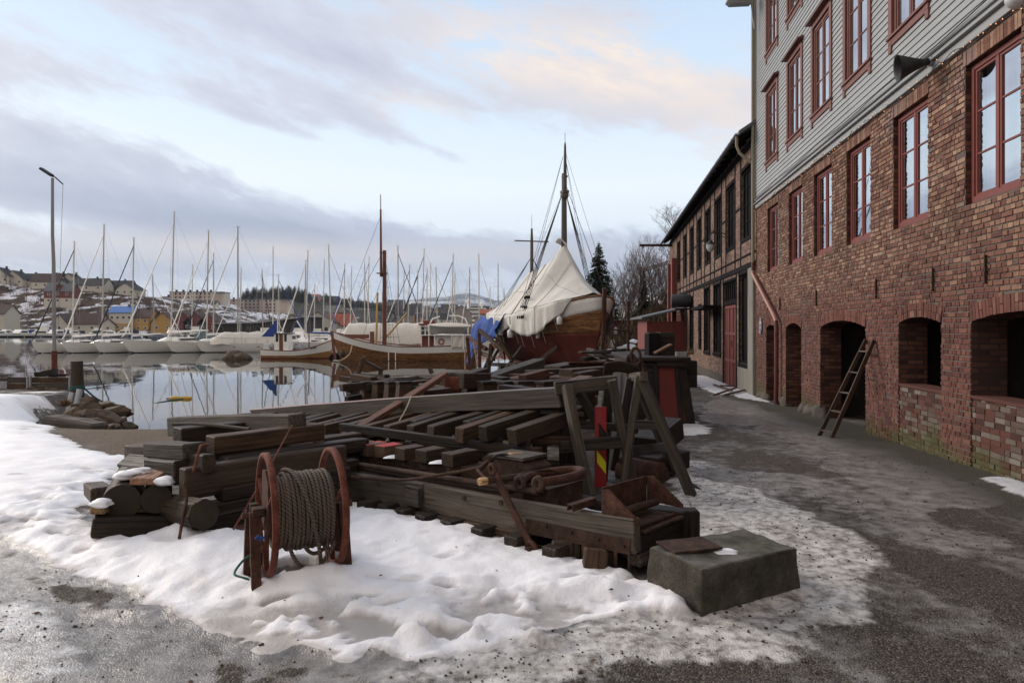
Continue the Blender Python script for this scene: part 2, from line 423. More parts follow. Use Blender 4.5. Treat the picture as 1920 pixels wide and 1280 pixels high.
def axis(parts):
    out = [parts[0][0]]
    for a, b, s0, s1 in parts:
        x = a
        n = max(2, int(abs(b - a) / ((s0 + s1) / 2)))
        q = (np.arange(n) + 1) / n
        k = (s1 - s0) / (s0 + s1) if s0 + s1 else 0
        tt = q * (1 - k) + q * q * k
        out += list(a + (b - a) * tt)
    return np.array(out)
xs = axis([(-400, -60, 40, 6), (-60, -14, 5, .3), (-14, -5, .25, .045), (-5, 3, .036, .036), (3, 8, .04, .09), (8, 16, .12, .5), (16, 60, .7, 5), (60, 400, 8, 60)])
ys = axis([(-20, 2.4, 3, .4), (2.4, 3.3, .1, .03), (3.3, 7, .03, .045), (7, 14, .05, .13), (14, 28, .14, .35), (28, 70, .4, 1.4), (70, 330, 2, 20)])
GX, GY = np.meshgrid(xs, ys)
sdc = sdpoly(GX, GY, CLEAN) + (fbm(GX, GY, 2.2, 4, 5) - .5) * .40 + (fbm(GX, GY, 9, 4, 8) - .5) * .16
snow = sstep(.03, -.09, sdc)
thick = sstep(.02, -.55, sdc)
sdd = sdpoly(GX, GY, DIRTY) + (fbm(GX, GY, 1.4, 5, 21) - .5) * .9
dirty = sstep(.30, -.22, sdd)
icep = [gpt(*q) for q in [(-500, 1010), (0, 1020), (250, 1130), (420, 1180), (500, 1240), (640, 1245), (760, 1256), (960, 1250), (1300, 1300), (1300, 1420), (-700, 1420)]]
roadp = [gpt(*q) for q in [(1290, 790), (1340, 735), (1460, 770), (1620, 830), (1800, 900), (1900, 960), (1700, 960), (1500, 850), (1400, 800)]]
roadq = [gpt(*q) for q in [(1240, 880), (1400, 870), (1640, 920), (1900, 1020), (1800, 1080), (1600, 1000), (1500, 950), (1330, 900)]]
ice = np.zeros_like(GX)
for P_, a_ in ((icep, .9), (roadp, 1.0), (roadq, .7)):
    ice = np.maximum(ice, a_ * sstep(.25, -.3, sdpoly(GX, GY, P_) + (fbm(GX, GY, 1.2, 4, 33) - .5) * .9))
ice = np.maximum(ice, 1.0 * sstep(.34, .05, sdc + (fbm(GX, GY, 3, 3, 35) - .5) * .3) * sstep(8, 6, GY))
oth = np.zeros_like(GX)
for P, a in ((LEFTICE, .5), (WALLSNOW, .95), (FARSNOW, .85), (WSN2, 1)):
    s_ = sdpoly(GX, GY, P) + (fbm(GX, GY, 2.5, 4, 31) - .5) * .5
    oth = np.maximum(oth, a * sstep(.08, -.12, s_))
beach = sstep(.3, -.3, sdpoly(GX, GY, BEACH) + (fbm(GX, GY, 1.5, 3, 3) - .5) * .5)
lump = fbm(GX, GY, 2.6, 4, 40) - .5
fine = fbm(GX, GY, 9, 3, 44) - .5
Z0 = hbase(GX, GY)
melt = sstep(.50, .62, fbm(GX, GY * 1.9, 3.6, 4, 77)) * sstep(4.75, 4.15, GY + (fbm(GX, GY, 1.1, 2, 12) - .5) * .6) * sstep(-3.2, -1.6, GX)
melt = np.maximum(melt, .8 * sstep(.54, .64, fbm(GX, GY * 1.9, 2.9, 4, 78)) * sstep(-1.3, -.3, sdc) * sstep(-2.5, -3.4, GX))   # trodden pits near the front edge
sfine = fbm(GX, GY, 5.2, 4, 47) - .5
H = snow * sfine * .05 + snow * (fbm(GX, GY, 16, 3, 48) - .5) * .016 + thick * .075 + snow * .026 + snow * (lump * .045 + fine * .026) + dirty * (.03 + lump * .05 + fine * .035) + oth * (.03 + fine * .02)
bank = 0
# a bank against the front carriage and the timber stack
for (px, py, r, a) in ((1060, 1010, .5, .08), (880, 985, .4, .05), (1150, 1075, .45, .06), (270, 1022, .3, .07), (350, 1015, .16, .10), (430, 1030, .35, .09), (560, 1095, .3, .06), (610, 1100, .25, .08), (1260, 1150, .25, .05)):
    qx, qy = gpt(px, py); bank = bank + a * np.exp(-((GX - qx) ** 2 + (GY - qy) ** 2) / r ** 2)
H = H + bank * snow
for (px, py, rx, ry, a) in ((785, 1205, .17, .10, .075), (800, 1190, .08, .07, .03), (885, 1200, .09, .07, .06), (715, 1225, .09, .07, .04), (1030, 1215, .15, .06, .05), (250, 1150, .3, .1, .03), (1100, 1130, .3, .12, .04)):
    qx, qy = gpt(px, py); e = np.sqrt(((GX - qx) / rx) ** 2 + ((GY - qy) / ry) ** 2) + (fbm(GX, GY, 16, 2, 61) - .5) * 1.1
    H = H + a * sstep(1.2, .55, e)
g = random.Random(5)
pits = [(520, 1140), (1100, 1108), (1190, 1100), (840, 1120), (600, 1185), (945, 1140), (770, 1115), (690, 1140), (120, 1010), (60, 985), (40, 960), (160, 960), (95, 930), (840, 1065), (985, 1175),
        (30, 905), (720, 1110), (1075, 1150), (745, 1150), (560, 1165)]
pit = np.zeros_like(GX)
for (px, py) in pits:
    qx, qy = gpt(px, py); an = g.uniform(-.5, .5); rx = g.uniform(.09, .2); ry = g.uniform(.035, .07)
    dx = GX - qx; dy = GY - qy
    e = np.sqrt(((dx * math.cos(an) + dy * math.sin(an)) / rx) ** 2 + ((dy * math.cos(an) - dx * math.sin(an)) / ry) ** 2) + (fbm(GX, GY, 10, 2, 63) - .5) * .8
    pit = np.maximum(pit, sstep(1.1, .4, e) * g.uniform(.5, 1))
melt = np.maximum(melt * .8, pit)
H = H * (1 - .8 * melt * snow)
# bare hollow under the cable reel
qx, qy = gpt(560, 1092); e = np.sqrt(((GX - qx) / .36) ** 2 + ((GY - qy) / .17) ** 2) + (fbm(GX, GY, 8, 3, 90) - .5) * .7
hol = sstep(1.2, .8, e); H = H * (1 - hol); snow = snow * (1 - hol)
road = 1 - np.clip(snow + dirty + oth, 0, 1)
H = H + road * (fbm(GX, GY, 1.1, 3, 70) - .5) * .035 + road * (fbm(GX, GY, 14, 3, 71) - .5) * .012
rough_far = sstep(30, 60, GY)
H = H * (1 - rough_far)
Z = Z0 + H
nv, nu = GX.shape
vv = np.stack([GX, GY, Z], -1).reshape(-1, 3).astype(np.float32)
ii = np.arange(nv * nu).reshape(nv, nu)
ff = np.stack([ii[:-1, :-1], ii[:-1, 1:], ii[1:, 1:], ii[1:, :-1]], -1).reshape(-1, 4)
def npmesh(name, vv, ff, mat, attrs=None, smooth=True):
    me = bpy.data.meshes.new(name); me.vertices.add(len(vv)); me.vertices.foreach_set('co', vv.ravel())
    k = ff.shape[1]; me.loops.add(ff.size); me.loops.foreach_set('vertex_index', ff.ravel().astype(np.int32))
    me.polygons.add(len(ff)); me.polygons.foreach_set('loop_start', np.arange(0, ff.size, k, dtype=np.int32))
    me.polygons.foreach_set('loop_total', np.full(len(ff), k, dtype=np.int32))
    me.polygons.foreach_set('use_smooth', np.full(len(ff), smooth)); me.update(calc_edges=True); me.validate()
    for n_, a_ in (attrs or {}).items():
        at_ = me.attributes.new(n_, 'FLOAT', 'POINT'); at_.data.foreach_set('value', a_.ravel().astype(np.float32))
    me.materials.append(mat)
    o = bpy.data.objects.new(name, me); COL.objects.link(o); return o

# --- ground material: gravel, wet ice, dirty snow, clean snow, moss by the wall, beach grit
t = NT('ground_gravel_ice_snow')
p = t.pos()
st = t.pos((1.25, .5, 1))
nA = t.noise(p, 1.3, 6, .62); nB = t.noise(p, 5.5, 7, .66, .05); nC = t.noise(p, 60, 3, .6); nS = t.noise(st, 1.0, 6, .6, .15)
peb = t.voro(p, 95, 'Distance'); pebc = t.voro(p, 95, 'Color')
psep = t.node('ShaderNodeSeparateColor'); t.put(psep.inputs[0], pebc)
grav = t.ramp(psep.outputs[0], [(0, (.030, .025, .021)), (.55, (.060, .050, .042)), (.85, (.10, .082, .066)), (1, (.19, .16, .13))])
brn = t.noise(p, .45, 4, .6)
grav = t.mix(t.ramp(brn, [(.5, 0), (.68, .5)]), grav, (.055, .036, .026))
a_snow = t.attr('snow'); a_dirty = t.attr('dirty'); a_oth = t.attr('other'); a_beach = t.attr('beach'); a_melt = t.attr('melt'); a_moss = t.attr('moss'); a_far = t.attr('far'); a_ice = t.attr('ice')
icec = t.mix(t.ramp(nB, [(.35, 0), (.65, 1)]), (.13, .12, .112), (.38, .365, .35))
ice_f = t.ramp(t.math('ADD', t.math('MULTIPLY', nS, .62), t.math('MULTIPLY', nB, .38)), [(.48, 0), (.60, .75)])
ice_f = t.math('MAXIMUM', t.math('MULTIPLY', ice_f, .8), t.ramp(t.math('ADD', t.math('MULTIPLY', a_ice, .5), t.math('ADD', t.math('MULTIPLY', nS, .35), t.math('MULTIPLY', nB, .35))), [(.62, 0), (.72, 1)]))
ice_f = t.math('MULTIPLY', ice_f, t.math('SUBTRACT', 1, a_beach))
ice_f = t.math('MULTIPLY', ice_f, t.math('SUBTRACT', 1, a_moss, clamp=True))
col = t.mix(t.math('MULTIPLY', ice_f, .80), grav, icec)
bc = t.ramp(psep.outputs[1], [(0, (.045, .029, .018)), (.7, (.115, .074, .046)), (1, (.24, .18, .12))])
col = t.mix(a_beach, col, bc)
mossc = t.mix(nB, (.03, .032, .016), (.075, .07, .045))
col = t.mix(t.math('MULTIPLY', a_moss, t.ramp(nB, [(.35, .2), (.6, .9)])), col, mossc)
dn = t.math('ADD', t.math('MULTIPLY', a_dirty, .55), t.math('MULTIPLY', nB, .55))
dirtf = t.ramp(dn, [(.56, 0), (.74, 1)])
dcol = t.mix(t.ramp(t.noise(p, 11, 6, .68), [(.36, 0), (.58, 1)]), (.19, .17, .15), (.66, .635, .605))
dcol = t.mix(t.ramp(nA, [(.48, 0), (.66, .55)]), dcol, (.15, .13, .115))
col = t.mix(t.math('MULTIPLY', dirtf, .92), col, dcol)
of = t.ramp(t.math('ADD', a_oth, t.math('MULTIPLY', t.math('SUBTRACT', nB, .5), 1.1)), [(.35, 0), (.75, 1)])
col = t.mix(of, col, t.mix(nB, (.40, .39, .39), (.80, .80, .82)))
# clean snow with faint tan stains and grey slush in the pits
sc_ = t.mix(t.ramp(t.noise(p, 3.1, 5, .6), [(.54, 0), (.72, .35)]), (.83, .82, .835), (.58, .51, .45))
sc_ = t.mix(t.ramp(t.noise(p, 24, 5, .75), [(.64, 0), (.74, .3)]), sc_, (.30, .26, .22))
sc_ = t.mix(t.ramp(t.math('ADD', a_melt, t.math('MULTIPLY', t.math('SUBTRACT', nB, .5), .8)), [(.3, 0), (.75, .85)]), sc_, (.33, .30, .275))
sc_ = t.mix(t.ramp(t.math('SUBTRACT', 1, a_snow), [(.02, 0), (.35, .6)]), sc_, (.38, .34, .30))
sc_ = t.mix(t.ramp(t.noise(p, 90, 3, .6), [(.70, 0), (.74, .55)]), sc_, (.20, .17, .14))
sf = t.ramp(t.math('ADD', a_snow, t.math('MULTIPLY', t.math('SUBTRACT', nB, .5), .7)), [(.42, 0), (.54, 1)])
col = t.mix(sf, col, sc_)
# far bank: brown turf with snow patches
fb = t.mix(t.noise(p, .8, 6, .65), (.03, .022, .014), (.13, .10, .065))
fb = t.mix(t.ramp(t.noise(t.pos((1, 1, 1.5)), .55, 6, .6), [(.52, 0), (.56, 1)]), fb, (.72, .73, .76))
col = t.mix(a_far, col, fb)
snowish = t.math('MAXIMUM', sf, t.math('MULTIPLY', dirtf, .7))
rg = t.mix(ice_f, (.85, .85, .85), (.22, .22, .22)); rg = t.mix(snowish, rg, (.6, .6, .6)); rg = t.mix(a_far, rg, (.9, .9, .9))
gh = t.math('MULTIPLY', t.math('SUBTRACT', 1, peb), t.math('SUBTRACT', 1, snowish))
gh = t.math('ADD', t.math('MULTIPLY', gh, t.math('SUBTRACT', 1, t.math('MULTIPLY', ice_f, .8))), t.math('MULTIPLY', t.noise(p, 22, 5, .7), .8))
t.put(t.b.inputs['Subsurface Weight'], t.math('MULTIPLY', sf, .25)); t.b.inputs['Subsurface Radius'].default_value = (.04, .045, .05); t.b.inputs['Subsurface Scale'].default_value = .5
M['ground'] = t.out(col, rg, t.bump(gh, .75, .014), spec=.3)
moss = sstep(1.5, .2, (5 + .1328 * GY) - GX) * sstep(22.5, 21.5, GY) * sstep(0, .12, (5.35 + .1328 * GY) - GX)
moss = np.clip(moss + (fbm(GX, GY, 1.6, 3, 50) - .5) * 1.2 * moss, 0, 1)
o = npmesh('ground', vv, ff, M['ground'], {'snow': snow, 'dirty': dirty, 'other': oth, 'beach': beach, 'melt': melt * snow, 'moss': moss, 'far': rough_far, 'ice': ice})
kind(o, 'structure')
def ground_z(x, y):
    i = int(np.clip(np.searchsorted(xs, x) - 1, 0, nu - 2)); j = int(np.clip(np.searchsorted(ys, y) - 1, 0, nv - 2))
    return float(Z[j:j + 2, i:i + 2].mean())

# --- water
t = NT('harbour_water')
p = t.pos((1, 1, 1))
wv = t.noise(t.pos((.9, .35, 1)), 1.1, 3, .5, .2); wv2 = t.noise(t.pos((.3, .12, 1)), 1.0, 3, .5)
d = t.node('ShaderNodeNewGeometry')
nb = t.bump(t.math('ADD', t.math('MULTIPLY', wv, .4), wv2), .035, .3)
t.out((.008, .014, .014), .015, nb, spec=.5)
t.b.inputs['IOR'].default_value = 1.6
M['water'] = t.m
mb = MB(); mb.poly([(-1200, 12, WATER), (500, 12, WATER), (700, 900, WATER), (-1200, 900, WATER)])
kind(mb.build('water', M['water']), 'structure')

# --- far hills --------------------------------------------------------------
def hill(name, px0, px1, prof, D0, D1, D2, nx, ny, mat, bump_amp, seed, base=WATER - .6):
    """ground that rises from the shore (D0) to a crest (D1) and stays up behind it (D2)"""
    pr = sorted(prof); PX = np.array([q[0] for q in pr]); PY = np.array([q[1] for q in pr])
    x0, x1 = (px0 - 960) / F * D1, (px1 - 960) / F * D1
    X_, Yq = np.meshgrid(np.linspace(x0, x1, nx), np.concatenate([np.linspace(D0, D1, ny), np.linspace(D1, D2, 8)[1:]]))
    crest = HC + (HY - np.interp(X_ / D1 * F + 960, PX, PY)) / F * D1
    k = np.clip((Yq - D0) / (D1 - D0), 0, 1)
    prof_ = np.where(k < 1, .12 * sstep(0, .05, k) + .88 * (k ** 1.15), 1)
    Zq = base + (crest - base) * prof_ + (fbm(X_, Yq, 1 / bump_amp / 4, 5, seed) - .5) * bump_amp * np.clip(k * 4, 0, 1) * (1 - .75 * sstep(.8, 1, k))
    v_ = np.stack([X_, Yq, Zq], -1).reshape(-1, 3).astype(np.float32)
    i_ = np.arange(X_.size).reshape(X_.shape)
    f_ = np.stack([i_[:-1, :-1], i_[:-1, 1:], i_[1:, 1:], i_[1:, :-1]], -1).reshape(-1, 4)
    o = npmesh(name, v_, f_, mat); kind(o, 'structure')
    xx = X_[0]; yy = Yq[:, 0]
    def zf(x, y):
        i = int(np.clip(np.searchsorted(xx, x) - 1, 0, len(xx) - 2)); j = int(np.clip(np.searchsorted(yy, y) - 1, 0, len(yy) - 2))
        a = (x - xx[i]) / (xx[i + 1] - xx[i]); b = (y - yy[j]) / (yy[j + 1] - yy[j]); a = min(max(a, 0), 1); b = min(max(b, 0), 1)
        return float((Zq[j, i] * (1 - a) + Zq[j, i + 1] * a) * (1 - b) + (Zq[j + 1, i] * (1 - a) + Zq[j + 1, i + 1] * a) * b)
    return zf
def landmat(name, dark, light, snowlo, snowhi, sc, bands=1.0, sncol=(.68, .68, .72), tan=None):
    t = NT(name)
    n = t.noise(t.pos((1, 1, 1.6)), sc * 2.2, 7, .7); n_ = t.noise(t.pos((1, .6, 2.6)), sc, 7, .68, .3)
    c = t.mix(t.ramp(n, [(.35, 0), (.65, 1)]), dark, light)
    if tan: c = t.mix(t.ramp(t.noise(t.pos(), sc * .6, 3, .5), [(.5, 0), (.6, .8)]), c, tan)
    c = t.mix(t.ramp(n_, [(snowlo, 0), (snowhi, .95)]), c, sncol)
    return t.out(c, .95, t.bump(n, .8, 1.0), spec=.1)
m_hill = landmat('hillside_heath_and_snow', (.022, .016, .012), (.10, .07, .046), .51, .545, .10, tan=(.10, .055, .035))
m_hill2 = landmat('dark_wooded_slope', (.012, .015, .011), (.05, .042, .032), .60, .68, .03)
m_town = landmat('town_slope', (.03, .032, .032), (.10, .085, .075), .58, .66, .02)
m_mt = landmat('snowy_mountain', (.035, .045, .055), (.09, .105, .12), .47, .58, .0075, sncol=(.62, .66, .73))
hz1 = hill('hillside', -700, 470, [(-700, 520), (-60, 528), (0, 532), (60, 540), (130, 543), (200, 549), (262, 556), (300, 577), (360, 577), (420, 580), (470, 605), (500, 622)], 300, 372, 560, 150, 46, m_hill, 3.0, 3)
hz2 = hill('wooded_hill', 120, 760, [(120, 560), (300, 580), (420, 576), (470, 560), (520, 553), (570, 560), (640, 571), (700, 578), (760, 590)], 420, 640, 760, 90, 30, m_hill2, 5, 9)
hz3 = hill('town_hillside', 420, 1260, [(420, 570), (540, 566), (620, 570), (680, 577), (720, 583), (800, 590), (900, 594), (1000, 598), (1260, 590)], 520, 1050, 1300, 120, 40, m_town, 7, 15)
hill('mountain', 560, 1500, [(560, 590), (640, 588), (700, 578), (740, 567), (780, 562), (820, 557), (850, 553), (878, 549), (905, 556), (930, 564), (950, 561), (985, 560), (1040, 575), (1200, 590), (1500, 600)], 2600, 4600, 5200, 160, 50, m_mt, 60, 23)
hill('distant_shore', -1500, 3200, [(-1500, 575), (0, 578), (500, 588), (900, 596), (1300, 585), (1700, 560), (2200, 520), (3200, 500)], 1300, 1900, 2300, 120, 20, m_hill2, 20, 30)
# a sheet under everything that reaches the horizon
mb = MB(); mb.poly([(-15000, -3000, -6), (15000, -3000, -6), (15000, 16000, -6), (-15000, 16000, -6)])
kind(mb.build('lowland', m_town), 'structure')
# ================================================================ the street side buildings
TH = math.atan2(.9913, .1317); CS = .9913
def S(Y): return Y / CS                       # depth along the street -> metres along the wall
BR = empty('brick_warehouse', (5, 0, 0), TH)
tag(BR, 'tall warehouse with red brick lower floors and grey clapboard storeys above', 'warehouse')

t = NT('brick_courses')
tn = t.attr('tint'); g_ = t.node('ShaderNodeNewGeometry'); sp = t.node('ShaderNodeSeparateXYZ'); t.put(sp.inputs[0], g_.outputs['Position'])
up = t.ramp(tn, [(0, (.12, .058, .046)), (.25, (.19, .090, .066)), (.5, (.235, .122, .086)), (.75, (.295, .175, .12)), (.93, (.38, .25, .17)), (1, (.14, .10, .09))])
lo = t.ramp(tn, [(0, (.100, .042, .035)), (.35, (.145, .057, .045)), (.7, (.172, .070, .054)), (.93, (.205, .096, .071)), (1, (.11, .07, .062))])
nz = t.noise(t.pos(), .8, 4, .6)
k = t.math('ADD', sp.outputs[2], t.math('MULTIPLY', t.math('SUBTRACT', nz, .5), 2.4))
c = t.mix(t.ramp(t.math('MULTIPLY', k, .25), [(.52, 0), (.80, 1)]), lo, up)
yel = t.ramp(t.noise(t.pos(), .55, 3, .5), [(.64, 0), (.72, .22)])
c = t.mix(yel, c, (.25, .27, .29))
fine = t.noise(t.pos(), 60, 4, .65); mid = t.noise(t.pos(), 14, 4, .6)
c = t.mix(.7, c, t.ramp(fine, [(.25, .55), (.7, 1.25)]), 'MULTIPLY')
c = t.mix(t.ramp(mid, [(.55, 0), (.75, .45)]), c, (.045, .03, .026))
c = t.mix(.75, c, t.ramp(t.noise(t.pos((1, .7, .5)), .55, 6, .65, .3), [(.32, .52), (.5, .95), (.68, 1.18)]), 'MULTIPLY')
mz = t.math('ADD', t.math('MULTIPLY', sp.outputs[2], -1.2), t.math('MULTIPLY', t.noise(t.pos(), 1.7, 4, .6), 1.7))
c = t.mix(t.ramp(mz, [(.62, 0), (1.0, .75)]), c, (.07, .078, .022))
M['brick'] = t.out(c, .88, t.bump(t.math('ADD', fine, mid), .7, .006), spec=.2)
t = NT('mortar'); c = t.mix(t.noise(t.pos(), 8, 5, .6), (.07, .058, .05), (.21, .18, .155)); M['mortar'] = t.out(c, .95, t.bump(t.noise(t.pos(), 60, 4, .6), .5, .006))
t = NT('patchwork_brick')
tn = t.attr('tint')
c = t.ramp(tn, [(0, (.06, .03, .026)), (.35, (.12, .050, .038)), (.6, (.11, .080, .066)), (.85, (.16, .135, .11)), (1, (.22, .195, .17))])
fine = t.noise(t.pos(), 40, 4, .65)
c = t.mix(.7, c, t.ramp(fine, [(.25, .5), (.7, 1.2)]), 'MULTIPLY')
g_ = t.node('ShaderNodeNewGeometry'); sp = t.node('ShaderNodeSeparateXYZ'); t.put(sp.inputs[0], g_.outputs['Position'])
mz = t.math('ADD', t.math('MULTIPLY', sp.outputs[2], -1.2), t.math('MULTIPLY', t.noise(t.pos(), 1.7, 4, .6), 1.7))
c = t.mix(t.ramp(mz, [(.5, 0), (.85, .7)]), c, (.075, .08, .03))
M['brick_patch'] = t.out(c, .9, t.bump(fine, .7, .008), spec=.2)

def tex_brick(name, c1, c2, c3, mort, wet=0):
    """old building: brick coursing from the wall's own coordinates (x along, z up)"""
    t = NT(name)
    co = t.gen('Object'); s_ = t.node('ShaderNodeSeparateXYZ'); t.put(s_.inputs[0], co); cc = t.node('ShaderNodeCombineXYZ')
    wob = t.noise(co, 1.6, 3, .5)
    t.put(cc.inputs[0], t.math('ADD', s_.outputs[0], s_.outputs[1])); t.put(cc.inputs[1], t.math('ADD', s_.outputs[2], t.math('MULTIPLY', wob, .03)))
    b = t.node('ShaderNodeTexBrick'); t.put(b.inputs['Vector'], cc.outputs[0]); b.inputs['Scale'].default_value = 1
    b.inputs['Brick Width'].default_value = .25; b.inputs['Row Height'].default_value = .08; b.inputs['Mortar Size'].default_value = .011
    b.inputs['Color1'].default_value = (0, 0, 0, 1); b.inputs['Color2'].default_value = (1, 1, 1, 1); b.inputs['Mortar'].default_value = (.5, .5, .5, 1)
    c = t.ramp(b.outputs[0], [(0, c1), (.5, c2), (1, c3)])
    n = t.noise(co, 30, 5, .65); n2 = t.noise(co, .9, 4, .6)
    c = t.mix(.7, c, t.ramp(n, [(.25, .55), (.7, 1.2)]), 'MULTIPLY')
    c = t.mix(b.outputs[1], c, mort)
    c = t.mix(t.ramp(n2, [(.5, 0), (.7, .5)]), c, (.06, .045, .038))
    h = t.math('ADD', t.math('MULTIPLY', t.math('SUBTRACT', 1, b.outputs[1]), 1), t.math('MULTIPLY', n, .3))
    return t.out(c, .9, t.bump(h, .8, .012), spec=.2)
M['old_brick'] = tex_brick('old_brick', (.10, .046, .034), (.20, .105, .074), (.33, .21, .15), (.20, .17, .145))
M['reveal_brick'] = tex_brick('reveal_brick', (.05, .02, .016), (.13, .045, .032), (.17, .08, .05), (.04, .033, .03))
t = NT('clapboard_paint'); lv = t.loc((.5, 8, 8)); c = t.mix(t.noise(lv, 2, 6, .6), (.26, .27, .275), (.37, .385, .39))
c = t.mix(t.ramp(t.noise(t.pos((.5, .5, 1)), 1.3, 5, .65), [(.5, 0), (.75, .35)]), c, (.22, .22, .21)); c = t.mix(t.ramp(t.noise(lv, 14, 3, .6), [(.60, 0), (.7, .4)]), c, (.17, .16, .145))
M['clapboard'] = t.out(c, .6, t.bump(t.noise(t.loc((1, 40, 40)), 1, 4, .6), .3, .003), spec=.3)
M['window_red'] = paint('window_frame_red', (.185, .040, .030), .5, .35, (.05, .02, .018), .35, 5)
M['casing_red'] = paint('window_casing_brown_red', (.175, .062, .046), .6, .35, (.08, .035, .03), .4, 5)
M['stone'] = paint('rough_stone', (.11, .095, .082), .9, .6, (.04, .035, .03), .6, 2, .2, bump=.9)
M['plaster'] = paint('stained_plaster', (.23, .22, .19), .9, .5, (.10, .085, .07), .6, 1.2, .2, bump=.5)
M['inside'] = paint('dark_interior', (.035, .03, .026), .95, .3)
M['copper_pipe'] = paint('pale_red_pipe', (.34, .16, .12), .45, .35, (.16, .05, .035), .5, 3)
M['pipe_red'] = paint('dark_red_pipe', (.11, .022, .018), .5, .3)
M['pipe_cream'] = paint('cream_pipe', (.26, .22, .15), .6, .3)
M['curtain'] = paint('sheer_curtain', (.62, .64, .66), .9, .15, dirtamt=.05)
M['roof_grey'] = paint('grey_roof', (.10, .105, .115), .6, .3)
t = NT('window_glass'); ng = t.nt
gl = t.node('ShaderNodeBsdfGlossy'); gl.inputs['Roughness'].default_value = .015; gl.inputs['Color'].default_value = (.88, .94, 1, 1)
t.put(gl.inputs['Normal'], t.bump(t.noise(t.pos(), 1.6, 2, .5), .05, .02))
tr = t.node('ShaderNodeBsdfTransparent'); tr.inputs[0].default_value = (.8, .85, .85, 1); mx = t.node('ShaderNodeMixShader'); mx.inputs[0].default_value = .66
t.put(mx.inputs[1], tr.outputs[0]); t.put(mx.inputs[2], gl.outputs[0]); t.put(t.nt.nodes['Material Output'].inputs[0], mx.outputs[0]); M['glass'] = t.m

# ---- wall sheets with holes. hole = (s0, s1, z0, spring, rise)
def hole_top(h, s):
    s0, s1, z0, z1, rise = h
    if rise <= 0: return z1
    a = (s1 - s0) / 2; Rr = (a * a + rise * rise) / (2 * rise); x = s - (s0 + s1) / 2
    return z1 + rise - Rr + math.sqrt(max(Rr * Rr - x * x, 0))
def wall_sheet(mb, s0, s1, z0, z1, holes, y, depth, back=True):
    cuts = {s0, s1}
    for h in holes:
        n = 10 if h[4] > 0 else 1
        for i in range(n + 1):
            q = h[0] + (h[1] - h[0]) * i / n
            if s0 <= q <= s1: cuts.add(round(q, 5))
    cuts = sorted(cuts)
    for a, b in zip(cuts, cuts[1:]):
        m_ = (a + b) / 2; zz = [(z0, z0)]
        for h in sorted([h for h in holes if h[0] < m_ < h[1]], key=lambda h: h[2]):
            zz.append((h[2], h[2])); zz.append((hole_top(h, a), hole_top(h, b)))
        zz.append((z1, z1))
        for i in range(0, len(zz), 2):
            (la, lb), (ua, ub) = zz[i], zz[i + 1]
            if ua - la < 1e-4 and ub - lb < 1e-4: continue
            for yy, rv in ((y, 0), (y - depth, 1)):
                if rv and not back: continue
                q = [(a, yy, la), (b, yy, lb), (b, yy, ub), (a, yy, ua)]
                mb.poly(q[::-1] if not rv else q)
            if i + 2 < len(zz): mb.poly([(a, y, ua), (b, y, ub), (b, y - depth, ub), (a, y - depth, ua)])   # soffit
def reveals(mb, h, y, depth):
    s0, s1, z0 = h[0], h[1], h[2]
    mb.poly([(s0, y, z0), (s0, y - depth, z0), (s0, y - depth, hole_top(h, s0)), (s0, y, hole_top(h, s0))])
    mb.poly([(s1, y, z0), (s1, y, hole_top(h, s1)), (s1, y - depth, hole_top(h, s1)), (s1, y - depth, z0)])
    mb.poly([(s0, y, z0), (s1, y, z0), (s1, y - depth, z0), (s0, y - depth, z0)])
    n = 10 if h[4] > 0 else 1
    for i in range(n):
        a = s0 + (s1 - s0) * i / n; b = s0 + (s1 - s0) * (i + 1) / n
        mb.poly([(a, y, hole_top(h, a)), (a, y - depth, hole_top(h, a)), (b, y - depth, hole_top(h, b)), (b, y, hole_top(h, b))])

WC = [20.1, 17.72, 15.55, 13.38, 11.13, 8.8, 6.5, 4.2]           # window centres along the street
SC, SEND, SBEG = 5.67, S(22.3), S(-3)
bwins = [(S(c - .625), S(c + .625), 3.49, 5.40, 0) for c in WC]
arches = [(S(19.6), S(20.9), -.9, 1.80, .10), (S(17.2), S(18.66), -.9, 1.80, .13), (S(13.0), S(15.7), -.9, 1.82, .14),
          (S(10.1), S(11.55), .86, 1.885, .09), (S(6.95), S(9.28), .88, 1.885, .12), (S(3.6), S(5.4), .88, 1.885, .10)]
deep = [(a[0], a[1], -.9, a[3], a[4]) for a in arches]
mb = MB(); wall_sheet(mb, SBEG, SEND, -1.0, SC, bwins + deep, -.014, .42, True)
mb.poly([(SEND, -.014, -1), (SEND, -9, -1), (SEND, -9, SC), (SEND, -.014, SC)]); mb.poly([(SBEG, -.014, -1), (SBEG, -.014, SC), (SBEG, -9, SC), (SBEG, -9, -1)])
mb.poly([(SBEG, -9, -1), (SBEG, -9, SC), (SEND, -9, SC), (SEND, -9, -1)])
wall = mb.build('wall', M['mortar'], BR)
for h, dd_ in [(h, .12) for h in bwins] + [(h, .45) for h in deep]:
    mb = MB(); reveals(mb, h, -.010, dd_); mb.build('reveal', M['reveal_brick'], BR)

